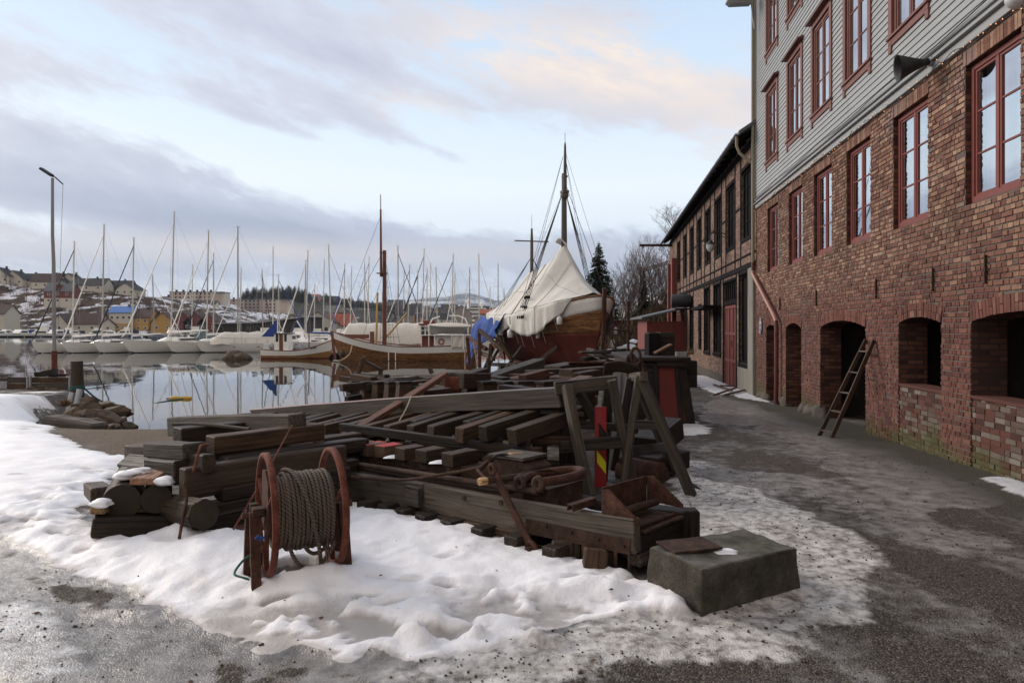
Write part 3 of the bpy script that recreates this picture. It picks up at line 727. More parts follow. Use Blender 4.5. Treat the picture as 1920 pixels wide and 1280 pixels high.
# real bricks laid over the mortar sheet
mb = MB(); g = random.Random(3)
RING = .235
def blocked(h, z, ring):
    """interval of s that an opening takes out of a course at height z"""
    s0, s1, z0, z1, rise = h
    if z < z0 - .03: return None
    if rise <= 0:
        if z < z1 + .0: return (s0, s1)
        if z < z1 + .20: return (s0 - .04, s1 + .04)
        return None
    if z < z1: return (s0, s1)
    a = (s1 - s0) / 2; Rr = (a * a + rise * rise) / (2 * rise); Ro = Rr + ring; cz = z1 + rise - Rr
    dz = z - cz
    if dz >= Ro: return None
    x = math.sqrt(Ro * Ro - dz * dz); lim = a * Ro / Rr
    x = min(x, lim)
    if x < .02: return None
    return ((s0 + s1) / 2 - x, (s0 + s1) / 2 + x)
z = -.72; row = 0
while z < SC - .02:
    rh = .0765
    hdr = (row % 3 == 1); L0 = .118 if hdr else (.232 if row % 4 == 3 else .122)
    bl = [b for b in (blocked(h, z + rh / 2, RING) for h in bwins + deep) if b]
    s = S(2.0) + g.random() * .2; wv = g.uniform(-.002, .002)
    while s < SEND:
        L = (L0 if g.random() > .22 else (.115 if L0 > .2 else .232)) + g.uniform(-.008, .008)
        e = min(s + L - .012, SEND)
        seg = [(s, e)]
        for (b0, b1) in bl:
            ns = []
            for (a, b) in seg:
                if b1 <= a or b0 >= b: ns.append((a, b)); continue
                if a < b0: ns.append((a, b0))
                if b > b1: ns.append((b1, b))
            seg = ns
        for (a, b) in seg:
            if b - a < .025: continue
            o1 = g.uniform(-.005, .005); yf = g.uniform(-.003, .006); tt = g.random() ** 1.1
            zz0 = z + wv + g.uniform(-.003, .003) + .004 * math.sin(a * 1.3 + row * .7); zz1 = zz0 + rh - .014 + g.uniform(-.003, .003)
            if g.random() < .012: yf = -.012
            vs = [(a, -.02, zz0), (b, -.02, zz0), (b, -.02, zz1), (a, -.02, zz1),
                  (a + .004, yf, zz0 + .004), (b - .004, yf + g.uniform(-.003, .003), zz0 + .004), (b - .004, yf, zz1 - .004), (a + .004, yf + g.uniform(-.003, .003), zz1 - .004)]
            mb.add(vs, [(7, 6, 5, 4), (4, 5, 1, 0), (5, 6, 2, 1), (6, 7, 3, 2), (7, 4, 0, 3)], None, tt)
        s += L
    z += rh; row += 1
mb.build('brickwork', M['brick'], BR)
# arch rings and window lintels: bricks on edge
for h in deep:
    mb = MB(); s0, s1, z0, z1, rise = h; a = (s1 - s0) / 2; Rr = (a * a + rise * rise) / (2 * rise); cz = z1 + rise - Rr; cs = (s0 + s1) / 2
    th0 = math.asin(a / Rr); n = max(8, int(2 * th0 * (Rr + .1) / .078))
    for i in range(n):
        t0 = -th0 + 2 * th0 * i / n; t1 = -th0 + 2 * th0 * (i + 1) / n; dd = .006 / Rr; t0 += dd; t1 -= dd
        ro = Rr + RING - .01 + g.uniform(-.006, .004); ri = Rr + g.uniform(-.004, .006); yf = g.uniform(.002, .010)
        P = lambda r, th, y: (cs + r * math.sin(th), y, cz + r * math.cos(th))
        parts = [(ri, ro)] if g.random() < .5 else [(ri, ri + (ro - ri) * .5 - .005), (ri + (ro - ri) * .5 + .005, ro)]
        for (q0, q1) in parts:
            vs = [P(q0, t0, -.02), P(q0, t1, -.02), P(q1, t1, -.02), P(q1, t0, -.02), P(q0, t0, yf), P(q0, t1, yf), P(q1, t1, yf), P(q1, t0, yf)]
            mb.add(vs, [(7, 6, 5, 4), (4, 5, 1, 0), (5, 6, 2, 1), (6, 7, 3, 2), (7, 4, 0, 3)], None, g.random() * .9)
    mb.build('arch', M['brick'], BR)
for h in bwins:
    if h[1] < S(6.8): continue
    mb = MB(); s = h[0] - .04
    while s < h[1] + .02:
        w_ = .07 + g.uniform(-.006, .006); yf = g.uniform(.001, .010)
        mb.box2((s + .005, -.02, h[3] + .006), (min(s + w_, h[1] + .04), yf, h[3] + .20), g.random() ** .8); s += w_ + .004
    mb.build('lintel', M['brick'], BR)

# windows: frame > sash, pane, curtain
def window(s0, s1, z0, z1, y, cols, rows, upper=False, parent=BR):
    fm = M['casing_red'] if upper else M['window_red']
    mb = MB(); fw = .075
    mb.box2((s0, y - .09, z0), (s0 + fw, y, z1)); mb.box2((s1 - fw, y - .09, z0), (s1, y, z1))
    mb.box2((s0 + fw, y - .09, z1 - fw), (s1 - fw, y - .003, z1)); mb.box2((s0 + fw, y - .09, z0), (s1 - fw, y + .012, z0 + fw + .02))
    mb.box2(((s0 + s1) / 2 - .03, y - .07, z0 + fw + .02), ((s0 + s1) / 2 + .03, y - .008, z1 - fw))
    if upper:
        cw = .13
        mb.box2((s0 - cw, y - .02, z0 - .10), (s0 + .01, y + .045, z1 + .06)); mb.box2((s1 - .01, y - .02, z0 - .10), (s1 + cw, y + .045, z1 + .06))
        mb.box2((s0 - .02, y - .02, z1), (s1 + .02, y + .042, z1 + .14)); mb.box2((s0 - .02, y - .02, z0 - .13), (s1 + .02, y + .04, z0 + .01))
        mb.box2((s0 - cw - .02, y - .01, z0 - .01), (s1 + cw + .02, y + .075, z0 + .035))
        for q in (s0 - cw, s1 + .015): mb.box2((q, y - .02, z0 - .24), (q + .115, y + .043, z0 - .101))
        mb.prism([(s0 - cw - .06, y - .01, z1 + .141), (s0 - cw - .06, y + .16, z1 + .141), (s0 - cw - .06, y + .16, z1 + .165), (s0 - cw - .06, y - .01, z1 + .23)], (s1 - s0 + 2 * cw + .12, 0, 0))
    f = mb.build('window', fm, parent, bevel=.004)
    mb = MB(); n = cols
    cx = [s0 + fw, (s0 + s1) / 2 - .03, (s0 + s1) / 2 + .03, s1 - fw]
    panes = []
    for k in (0, 2):
        a, b = cx[k], cx[k + 1]; zb, zt = z0 + fw + .02, z1 - fw; r = .04
        mb.box2((a, y - .06, zb), (a + r, y - .02, zt)); mb.box2((b - r, y - .06, zb), (b, y - .02, zt))
        mb.box2((a + r, y - .06, zt - r), (b - r, y - .022, zt)); mb.box2((a + r, y - .06, zb), (b - r, y - .022, zb + r))
        for i in range(1, rows):
            zz = zb + (zt - zb) * i / rows; mb.box2((a + r, y - .052, zz - .014), (b - r, y - .026, zz + .014))
        if cols == 4:
            mb.box2(((a + b) / 2 - .011, y - .05, zb + r), ((a + b) / 2 + .011, y - .028, zt - r))
        panes.append((a + r, b - r, zb + r, zt - r))
    mb.build('sash', fm, f, bevel=.003)
    mb = MB()
    for (a, b, c_, d_) in panes: mb.poly([(a, y - .040, c_), (a, y - .040, d_), (b, y - .040 + g.uniform(-.002, .002), d_), (b, y - .040, c_)])
    mb.build('pane', M['glass'], f)
    mb = MB(); nn = 40; vs = []; 
    for i in range(nn + 1):
        q = i / nn; x = s0 + .05 + (s1 - s0 - .1) * q; yy = y - .17 + .022 * math.sin(q * 60 + g.random()) + .01 * math.sin(q * 23)
        if .44 < q < .56 and not upper: yy -= .02
        vs += [(x, yy, z0 + .02), (x, yy, z1 - .02)]
    mb.add(vs, [(2 * i, 2 * i + 1, 2 * i + 3, 2 * i + 2) for i in range(nn)], None, 1, True)
    mb.build('curtain', M['curtain'], f)
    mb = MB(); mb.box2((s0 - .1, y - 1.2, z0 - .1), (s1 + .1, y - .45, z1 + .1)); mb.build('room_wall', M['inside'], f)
    return f
for h in bwins: window(h[0] + .005, h[1] - .005, h[2] + .005, h[3] - .004, -.075, 2, 3)
uw = []
for r_, (z0, z1) in enumerate(((6.78, 8.86), (10.06, 12.1))):
    for c in WC: uw.append((S(c - .60), S(c + .60), z0, z1, 0)); 
for h in uw: window(h[0], h[1], h[2], h[3], .0, 2, 3, True)

# clapboards: each board its own slanted strip, cut round the windows
mb = MB(); z = SC + .30; TOP = 13.0
mb0 = MB(); wall_sheet(mb0, SBEG, SEND, SC, TOP, uw, -.03, .3, True)
mb0.poly([(SEND, -.03, SC), (SEND, -9, SC), (SEND, -9, TOP), (SEND, -.03, TOP)]); mb0.poly([(SBEG, -9, SC), (SBEG, -9, TOP), (SEND, -9, TOP), (SEND, -9, SC)])
mb0.build('upper_wall', M['clapboard'], BR)
while z < TOP - .05:
    hgt = .118; seg = [(SBEG, SEND)]
    for h in uw:
        if z + hgt > h[2] - .05 and z < h[3] + .1:
            ns = []
            for (a, b) in seg:
                if h[0] - .12 > a and h[1] + .12 < b: ns += [(a, h[0] - .12), (h[1] + .12, b)]
                else: ns.append((a, b))
            seg = ns
    for (a, b) in seg:
        n = max(1, int((b - a) / 3.7)); 
        for i in range(n):
            x0 = a + (b - a) * i / n; x1 = a + (b - a) * (i + 1) / n - (.003 if i < n - 1 else 0); e = g.uniform(-.002, .002)
            vs = [(x0, .022 + e, z), (x1, .022 + e, z), (x1, .002, z + hgt + .012), (x0, .002, z + hgt + .012), (x0, -.028, z), (x1, -.028, z), (x1, -.028, z + hgt), (x0, -.028, z + hgt)]
            o3 = g.random() * 9; ls = [(p[0] + o3, p[1], p[2] + o3) for p in vs]
            mb.add(vs, [(3, 2, 1, 0), (0, 1, 5, 4), (0, 4, 7, 3), (1, 2, 6, 5)], ls, 1)
    z += hgt
mb.build('clapboards', M['clapboard'], BR)
mb = MB()
for (a, b, o_) in ((SC - .01, SC + .12, .05), (SC + .125, SC + .155, .11), (SC + .16, SC + .25, .035), (SC + .255, SC + .30, .075)):
    mb.box2((SBEG, -.028, a), (SEND, o_, b))
mb.build('string_course', M['clapboard'], BR, bevel=.006)
mb = MB(); mb.box2((SEND - .10, -.02, SC + .31), (SEND + .02, .034, TOP)); mb.build('corner_board', M['clapboard'], BR)
mb = MB(); mb.prism([(SBEG - .3, .6, TOP), (SBEG - .3, -9.4, TOP), (SBEG - .3, -4.4, TOP + 3.6)], (SEND - SBEG + .6, 0, 0)); mb.build('roof', M['roof_grey'], BR)
# inside of the ground floor
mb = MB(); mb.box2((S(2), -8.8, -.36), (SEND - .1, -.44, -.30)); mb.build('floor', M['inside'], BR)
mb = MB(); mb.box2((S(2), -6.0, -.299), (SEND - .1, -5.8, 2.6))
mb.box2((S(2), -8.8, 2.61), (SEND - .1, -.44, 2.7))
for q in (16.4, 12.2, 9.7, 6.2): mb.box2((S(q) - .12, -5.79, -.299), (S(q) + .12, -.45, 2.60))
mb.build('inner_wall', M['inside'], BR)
# inner reveal leaves (a second brick leaf, deeper, set back at the far side of each arch)
mb = MB()
for h in arches[:2]: mb.box2((h[0] - .1, -.52, -.298), (h[1] + .1, -.44, 2.2))
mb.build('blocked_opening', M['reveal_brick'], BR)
for h, nm in ((arches[3], 0), (arches[4], 1), (arches[5], 2)):
    mb = MB(); zt = h[2]; z = -.62; row = 0
    mb.box2((h[0] + .002, -.36, -.9), (h[1] - .002, -.03, zt - .03), .45)
    while z < zt - .05:
        s = h[0] + .004 - (row % 2) * .11
        while s < h[1] - .01:
            L = g.choice((.115, .225, .225)); a = max(s, h[0] + .004); b = min(s + L - .012, h[1] - .006)
            if b - a > .03: mb.box2((a, -.05, z), (b, -.018 + g.uniform(-.008, .007), z + .062 + g.uniform(-.005, .004)), g.random())
            s += L
        z += .076; row += 1
    mb.box2((h[0] + .003, -.40, zt - .029), (h[1] - .003, -.004, zt + .01), .3)
    mb.build('low_wall', M['brick_patch'], BR)
# pier footing stones beside the doorway
for i, (q, w_, hh) in enumerate(((12.92, .0, 0), (15.85, .34, .26), (16.25, .3, .22), (16.7, .35, .2), (17.05, .3, .18), (18.9, .4, .22), (19.35, .3, .2), (21.1, .45, .2), (21.6, .4, .2))):
    if w_ == 0: continue
    mb = MB(); mb.blob((S(q), -.06, gz(6.9, q) + .04), (w_ * .75, .17, hh), 3, .12, seed=i); mb.build('footing_stone', M['stone'], BR)
# iron wall ties
for px, y0, y1 in ((1441, 562, 582), (1463.5, 558, 581), (1532, 544, 574), (1644.5, 523, 559), (1751.5, 502, 546), (1850.5, 478, 532)):
    Yw = 6400 / (px - 1130); zz0 = HC + (HY - y1) / (px - 1130) * 5; zz1 = HC + (HY - y0) / (px - 1130) * 5
    mb = MB(); mb.box((S(Yw), .02, (zz0 + zz1) / 2), (.022, .03, zz1 - zz0)); mb.box((S(Yw), .03, (zz0 + zz1) / 2), (.05, .02, .06)); mb.build('iron_tie', M['rust_dark'], BR)
# downpipe
mb = MB(); mb.tube([(SEND - .06, .10, 12.9), (SEND - .06, .10, 3.95)], .055, 10); dp = mb.build('downpipe', M['pipe_cream'], BR)
mb = MB(); mb.tube([(SEND - .06, .10, 3.95), (SEND - .06, .10, 3.66)], .056, 10); mb.build('pipe_joint', M['pipe_red'], dp)
mb = MB(); pts = [(SEND - .06, .10, 3.66), (SEND - .1, .11, 3.55), (S(19.35), .12, 2.12), (S(19.2), .12, 1.98)]
mb.tube(pts, .06, 10); mb.build('pipe_bend', M['copper_pipe'], dp)
mb = MB(); mb.tube([(S(19.2), .12, 1.98), (S(19.16), .12, 1.8), (S(19.16), .12, .2), (S(19.16), .13, -.32)], .062, 10)
for zz in (1.6, .55): mb.tube([(S(19.16), .12, zz), (S(19.16), .12, zz + .07)], .072, 10)
mb.build('pipe_foot', M['pipe_red'], dp)
# blue enamel sign with a pale figure
sg = empty('enamel_sign'); sg.location = BR.matrix_basis @ Vector((S(21.5), .012, 1.87)); sg.rotation_euler = (0, 0, TH)
sg.location = Vector((5 + .1317 * S(21.5) - .9913 * .02, S(21.5) * .9913 + .1317 * .02, 1.87))
tag(sg, 'small upright oval blue enamel sign on the brick wall beside the diagonal downpipe', 'sign')
mb = MB(); n = 24; mb.prism([(.17 * math.cos(6.283 * i / n), 0, .26 * math.sin(6.283 * i / n)) for i in range(n)], (0, .015, 0)); mb.build('plate', M['light_blue'], sg)
mb = MB(); mb.tube([(.155 * math.cos(6.283 * i / n), .017, .245 * math.sin(6.283 * i / n)) for i in range(n)], .008, 6, closed=True); mb.box((0, .019, .10), (.14, .006, .10)); mb.box((0, .019, -.05), (.10, .006, .09)); mb.build('emblem', M['white_plastic'], sg)

def W(s, y, z):     # warehouse coordinates -> world
    return Vector((5 + .1317 * s - .9913 * y, .9913 * s + .1317 * y, z))
# loudspeaker
sp_ = empty('loudspeaker', W(S(10.24), .05, 5.80), TH); tag(sp_, 'dark horn loudspeaker fixed to the clapboards above the brick windows', 'loudspeaker')
mb = MB(); n = 20; pr = [(0, .05), (.10, .06), (.20, .095), (.33, .15), (.43, .19), (.44, .20), (.43, .185), (.30, .12), (.16, .05)]
vs = []; ax = Vector((.12, .93, -.12)).normalized(); a1 = ax.orthogonal().normalized(); a2 = ax.cross(a1)
for (d_, r_) in pr:
    for k in range(n): th = 6.283 * k / n; vs.append(Vector((0, .04, 0)) + ax * d_ + (a1 * math.cos(th) + a2 * math.sin(th)) * r_)
mb.add(vs, [(i * n + k, i * n + (k + 1) % n, (i + 1) * n + (k + 1) % n, (i + 1) * n + k) for i in range(len(pr) - 1) for k in range(n)], None, 1, True); mb.build('horn', M['black_metal'], sp_)
mb = MB(); mb.box((0, .0, 0), (.10, .10, .12)); mb.tube([(0, 0, 0), (.03, .1, -.01)], .03, 8); mb.build('bracket', M['steel'], sp_)
# globe lamp at the right edge
gl_ = empty('globe_lamp', at(1912, 0, 8.0)); tag(gl_, 'white bulkhead lamp on the clapboards at the upper right edge', 'lamp')
mb = MB(); mb.blob((0, 0, .02), (.15, .15, .12), 3, 0); mb.build('shade', M['white_plastic'], gl_); mb = MB(); mb.tube([(0, 0, .1), (.1, .02, .2), (.22, .03, .2)], .02, 6); mb.build('arm', M['black_metal'], gl_)
# floodlight on the corner
fl = empty('floodlight', at(1386, 4, 21.8)); tag(fl, 'grey street floodlight on a bent arm at the top corner of the warehouse', 'floodlight')
mb = MB(); mb.prism([(-.42, -.12, -.02), (-.30, -.12, -.12), (.36, -.12, -.09), (.40, -.12, .12), (-.38, -.12, .12)], (0, .26, 0)); mb.build('housing', M['steel'], fl, bevel=.02)
mb = MB(); mb.tube([(.36, 0, .02), (.40, 0, -.1), (.42, 0, -.45), (.50, 0, -.85)], .03, 8); mb.build('arm', M['steel'], fl)
# string of tiny lamps along the top of the brickwork
t = NT('tiny_bulb'); t.out((.8, .4, .15)); t.b.inputs['Emission Color'].default_value = (1, .42, .16, 1); t.b.inputs['Emission Strength'].default_value = 1.1; M['bulb'] = t.m
ls = empty('light_string', W(S(15), .12, 5.6)); tag(ls, 'dark cable with tiny orange lights strung along the top of the brick wall', 'string lights')
mb = MB(); mb2 = MB(); pts = []; s = S(7.6); o_ = ls.location
while s < SEND - .2:
    z = SC - .06 + g.uniform(-.05, .05) + .03 * math.sin(s * 2.1); p = W(s, .10 + g.uniform(-.02, .04), z) - o_; pts.append(p)
    if g.random() < .75: q = p + Vector((g.uniform(-.03, .0), 0, g.uniform(-.05, .06))); mb2 = MB(); mb2.blob(q, (.0065, .0065, .010), 1, 0); mb2.build('bulb', M['bulb'], ls); mb.tube([p, q], .004, 4)
    s += .165
mb.tube(pts, .006, 5); mb.build('cable', M['black_metal'], ls)
cb = MB(); pts = []
for i in range(120):
    s = S(7) + (SEND - S(7)) * i / 119; pts.append(W(s, .10, SC + .30 + .02 * math.sin(s * 1.7)))
cb.tube(pts, .009, 5); tag(cb.build('power_cable', M['black_metal']), 'dark power cable running along the moulding above the string lights', 'cable')
# ladder
ld = empty('ladder', (5.7, 12.42, gz(5.7, 12.4))); tag(ld, 'worn wooden ladder leaning on the brick pier right of the open doorway', 'ladder')
o_ = ld.location; f1, f2 = Vector((5.62, 12.5, gz(5.65, 12.5))), Vector((5.70, 12.18, gz(5.7, 12.2))); t1, t2 = W(S(12.88), .03, 1.58), W(S(12.50), .03, 1.58)
for a, b in ((f1, t1), (f2, t2)):
    mb = MB(); mb.beam(a - o_, b - o_ , .035, .075, R(10)); mb.build('rail', M['wood_mid'], ld, bevel=.004)
for i, k in enumerate((.06, .26, .45, .66, .88)):
    a = f1.lerp(t1, k) - o_; b = f2.lerp(t2, k) - o_; mb = MB(); mb.beam(a, b, .07, .022, R(35) * 0, tint=1.7); mb.build('rung', M['wood_grey'], ld)

# ================================================================ the old half-timbered building
OB = empty('half_timbered_building', W(SEND + .02, 0, 0), TH)
tag(OB, 'long two storey half timbered brick workshop with black window bays beyond the warehouse', 'workshop')
Q0 = SEND + .02
def Q(px): return S(6400 / (px - 1130)) - Q0
QE = Q(1255.5)
ups = [(Q(b), Q(a), 4.95, 7.35, 0) for a, b in ((1390, 1408.7), (1362, 1378), (1340.5, 1352.7), (1322, 1332), (1307, 1315), (1293.7, 1300.6), (1281.6, 1287.6), (1270, 1275.5))]
lows = [(Q(1404.7), Q(1387), .55, 3.7, 0), (Q(1380.5), Q(1357), -.62, 3.62, 0), (Q(1351.5), Q(1339), .72, 3.68, 0), (Q(1331), Q(1321), .70, 3.68, 0), (Q(1315.5), Q(1308.8), .70, 3.05, 0),
        (Q(1300), Q(1293.8), .6, 3.5, 0), (Q(1287), Q(1281.5), -.8, 3.5, 0), (Q(1278.6), Q(1269.5), -.85, 2.85, 0)]
mb = MB(); wall_sheet(mb, 0, QE, -1.4, 8.25, ups + lows, 0, .3, False)
for h in ups + lows: reveals(mb, h, 0, .28)
mb.poly([(QE, 0, -1.4), (QE, 0, 8.25), (QE, -9, 8.25), (QE, -9, -1.4)]); mb.poly([(0, -9, -1.4), (0, -9, 8.25), (0, 0, 8.25), (0, 0, -1.4)])
for xx in (0, QE): mb.poly([(xx, 0, 8.25), (xx, -9, 8.25), (xx, -4.5, 11.2)])
mb.build('wall', M['old_brick'], OB)
# timber frame
mb = MB(); bt = .16
def post(q, z0, z1, w_=.13, y=.025): mb.box2((q - w_ / 2, -.06, z0), (q + w_ / 2, y, z1), g.uniform(.8, 1.3))
def rail(q0, q1, z, hh=.14, y=.03): mb.box2((q0, -.06, z - hh / 2), (q1, y, z + hh / 2), g.uniform(.8, 1.3))
for h in ups:
    post(h[0] - .07, 4.0, 8.1); post(h[1] + .07, 4.0, 8.1)
    rail(h[0], h[1], 4.88, .12, .032); rail(h[0], h[1], 7.42, .14, .032)
prev = 0
for h in ups:
    rail(prev, h[0] - .14, 6.15, .09, .02); prev = h[1] + .14
rail(0, QE, 3.93, .18, .05); rail(0, QE, 8.02, .22, .055); rail(0, QE, 4.32, .07, .03)
for h in lows[:4] + lows[5:7]:
    post(h[0] - .06, h[2] - .1, 3.84, .12, .028); post(h[1] + .06, h[2] - .1, 3.84, .12, .028); rail(h[0] - .12, h[1] + .12, h[3] + .05, .1, .045)
    if h[2] > 0: rail(h[0] - .12, h[1] + .12, h[2] - .08, .14, .06)
mb.build('timber_frame', M['black_paint'], OB, bevel=.006)
M['dull_glass'] = paint('unlit_old_glass', (.008, .008, .009), .8, .3, dirtamt=.05, spec=.06)
def dark_window(h, nx, nz, kick=0):
    s0, s1, z0, z1, _ = h; mb = MB(); y = -.10; b = .08
    mb.box2((s0, y - .06, z0), (s0 + b, y + .03, z1)); mb.box2((s1 - b, y - .06, z0), (s1, y + .03, z1)); mb.box2((s0 + b, y - .06, z1 - b), (s1 - b, y + .027, z1)); mb.box2((s0 + b, y - .06, z0), (s1 - b, y + .027, z0 + b))
    for i in range(1, nx): x = s0 + (s1 - s0) * i / nx; mb.box2((x - .025, y - .05, z0 + b), (x + .025, y + .015, z1 - b))
    for i in range(1, nz): zz = z0 + (z1 - z0) * i / nz; mb.box2((s0 + b, y - .045, zz - .02), (s1 - b, y + .010, zz + .02))
    f = mb.build('window', M['black_paint'], OB)
    mb = MB(); mb.poly([(s0 + .02, y - .02, z0 + .02), (s0 + .02, y - .02, z1 - .02), (s1 - .02, y - .02, z1 - .02), (s1 - .02, y - .02, z0 + .02)]); mb.build('pane', M['dull_glass'], f)
for h in ups: dark_window(h, 3, 4)
dark_window(lows[0], 2, 3)
for h in (lows[2], lows[3], lows[5]): dark_window(h, 2, 5)
dark_window(lows[4], 1, 4)
def red_door(q0, q1, z0, z1, tr=None):
    mb = MB(); y = -.07; mb.box2((q0, y - .05, z0), (q1, y, z1), .9); n = 3; w_ = (q1 - q0)
    for i in range(n + 1): x = q0 + (w_ - .10) * i / n; mb.box2((x, y + .0005, z0), (x + .10, y + .03, z1), 1.1)
    for zz in (z0 + .02, z0 + (z1 - z0) * .32, z0 + (z1 - z0) * .64, z1 - .14): mb.box2((q0 + .005, y + .001, zz), (q1 - .005, y + .034, zz + .12), 1.05)
    for i in range(1, 7): x = q0 + w_ * i / 7; mb.box2((x - .006, y + .001, z0 + .05), (x + .006, y + .008, z1 - .05), .5)
    d_ = mb.build('door', M['red_paint'], OB)
    mb = MB(); mb.box2((q0 + w_ * .42, y + .035, z0 + (z1 - z0) * .5), (q0 + w_ * .47, y + .06, z0 + (z1 - z0) * .5 + .25)); 
    for zz in (.16, .82): mb.box2((q0 + .03, y + .036, z0 + (z1 - z0) * zz), (q0 + .2, y + .05, z0 + (z1 - z0) * zz + .14))
    mb.build('handle', M['black_metal'], d_)
red_door(lows[1][0] + .04, lows[1][1] - .04, -.60, 2.72)
dark_window((lows[1][0], lows[1][1], 2.85, 3.62, 0), 6, 1)
mb = MB(); mb.box2((lows[1][0], -.12, 2.723), (lows[1][1], .02, 2.847)); mb.build('door_lintel', M['black_paint'], OB)
red_door(lows[7][0] + .02, lows[7][1] - .02, -.85, 2.8); red_door(lows[6][0] + .02, lows[6][1] - .02, -.8, 2.4)
mb = MB(); mb.box2((lows[0][0] - .1, .03, -1.2), (lows[0][1] + .15, .055, .40)); mb.build('plinth_panel', M['plaster'], OB)
mb = MB(); mb.box2((.02, -.02, -1.2), (Q(1406.5), .09, 3.82)); mb.build('corner_pier', M['plaster'], OB, bevel=.02)
mb = MB(); mb.box2((Q(1356), .001, -1.2), (QE, .03, -.15)); mb.build('plinth', M['stone'], OB)
mb = MB(); mb.box2((Q(1352) - .1, .03, 2.64), (Q(1325.5), .75, 2.78)); mb.build('shelf_canopy', M['black_paint'], OB, bevel=.01)
mb = MB(); y0, y1 = .55, -9.55
mb.prism([(-.15, y0, 8.12), (-.15, -4.5, 11.42), (-.15, y1, 8.12), (-.15, y1, 8.24), (-.15, -4.5, 11.56), (-.15, y0, 8.24)], (QE + .55, 0, 0)); mb.build('roof', M['roof_grey'], OB)
mb = MB()
x = .2
while x < QE: mb = MB(); mb.beam((x, -.1, 8.42 - .01), (x, .5, 8.05), .08, .12); mb.build('rafter_end', M['black_paint'], OB); x += .9
mb = MB(); n = 8; prof_ = [(.58 + .075 * math.cos(math.pi * i / n), 8.16 - .075 * math.sin(math.pi * i / n)) for i in range(n + 1)]
vs = [(xx, a, b) for xx in (-.2, QE + .4) for (a, b) in prof_]; m_ = n + 1
mb.add(vs, [(i, i + 1, m_ + i + 1, m_ + i) for i in range(n)], None, 1, True)
x = .1
while x < QE: mb.tube([(x, .50, 8.2), (x, .505, 8.13), (x, .58, 8.075), (x, .66, 8.13), (x, .665, 8.17)], .010, 4); x += .55
gt = mb.build('gutter', M['roof_grey'], OB)
mb = MB(); mb.tube([(.10, .58, 8.10), (.10, .58, 7.8), (.06, .5, 7.55), (.0, .2, 7.25), (-.05, .12, 7.2)], .05, 10); mb.build('gutter_outlet', M['pipe_cream'], OB)
# lamps on wall brackets
def wall_lamp(q, z, out, label):
    o = empty('wall_lamp', W(Q0 + q, 0, z), TH); tag(o, label, 'lamp', 'wall lamps on the workshop')
    mb = MB(); mb.tube([(0, .0, .35), (0, out * .5, .45), (0, out, .38), (0, out, .1)], .022, 8); mb.tube([(0, .0, .15), (0, out * .55, .44)], .014, 6); mb.build('bracket', M['black_metal'], o)
    mb = MB(); mb.tube([(0, out, .12), (0, out, .05), (0, out, -.02), (0, out, -.05)], [.05, .10, .20, .21], 14); mb.build('hood', M['black_metal'], o)
    mb = MB(); mb.tube([(0, out, -.05), (0, out, -.18), (0, out, -.30), (0, out, -.36)], [.17, .165, .11, .03], 14); mb.build('lamp_shade', M['white_plastic'], o)
wall_lamp(Q(1361.5), 5.25, .62, 'white glass lamp on a curved bracket between the upper workshop windows')
wall_lamp(Q(1257), 3.9, .7, 'small white lamp hanging behind the two tall red posts')
# black tank on the wall
tk = empty('iron_tank', W(Q0 + Q(1295), .55, 3.35), TH); tag(tk, 'black drum shaped iron tank bracketed to the workshop wall', 'tank')
mb = MB(); mb.tube([(0, -.55, 0), (0, .5, 0), (0, .54, 0)], [.37, .37, .33], 24); mb.build('drum', M['black_metal'], tk)
mb = MB(); mb.box((0, -.1, -.46), (.5, .8, .07)); mb.build('bracket', M['black_paint'], tk)
# red posts at the far end, hoist beam
for i, (px, Yp, wd, zt, lab) in enumerate(((1255.3, 45.5, .26, 6.05, 'slimmer of the two tall red steel posts at the far end of the workshop'), (1263.3, 44.5, .32, 6.35, 'broader red steel post against the far bay of the workshop'))):
    o = empty('steel_post', ((px - 960) / F * Yp, Yp, -.8)); tag(o, lab, 'post', 'red posts')
    mb = MB(); mb.box((0, 0, 3.4 + (zt - 6) / 2), (wd, wd, 6.8 + zt - 6)); mb.build('shaft', M['red_paint'], o, bevel=.02); mb = MB(); mb.box((0, 0, .1), (wd * 1.6, wd * 1.6, .2)); mb.build('foot', M['red_paint'], o)
hb = empty('hoist_beam', at(1203, 460, 49)); tag(hb, 'thin rusty hoist beam sticking out from the eave of the workshop', 'beam')
mb = MB(); 
for zz in (-.07, .07): mb.box((1.15, 0, zz), (2.6, .14, .02))
mb.box((1.15, 0, 0), (2.6, .02, .12)); mb.build('girder', M['rust'], hb); mb = MB(); mb.box((.1, 0, -.14), (.1, .12, .1)); mb.build('pulley', M['rust_dark'], hb)
# scaffold of black posts under the eave end
mb = MB(); 
# branches of scrap timber lying in the lane
def _scrap():
    o = empty('broken_trestle', (*gpt(1365, 738), 0)); x, y = gpt(1365, 738); o.location = (x, y, ground_z(x, y)); tag(o, 'broken wooden trestle lying flat on the snow by the red door', 'scrap wood')
    for (a, b) in (((1338, 725), (1372, 738)), ((1338, 744), (1380, 733)), ((1350, 727), (1395, 729)), ((1360, 744), (1402, 734))):
        p0 = Vector((*gpt(*a), 0)); p1 = Vector((*gpt(*b), 0)); p0.z = ground_z(p0.x, p0.y) + .06; p1.z = ground_z(p1.x, p1.y) + .09
        mb = MB(); mb.beam(p0 - o.location, p1 - o.location, .06, .05); mb.build('slat', M['wood_red'], o)
_scrap()
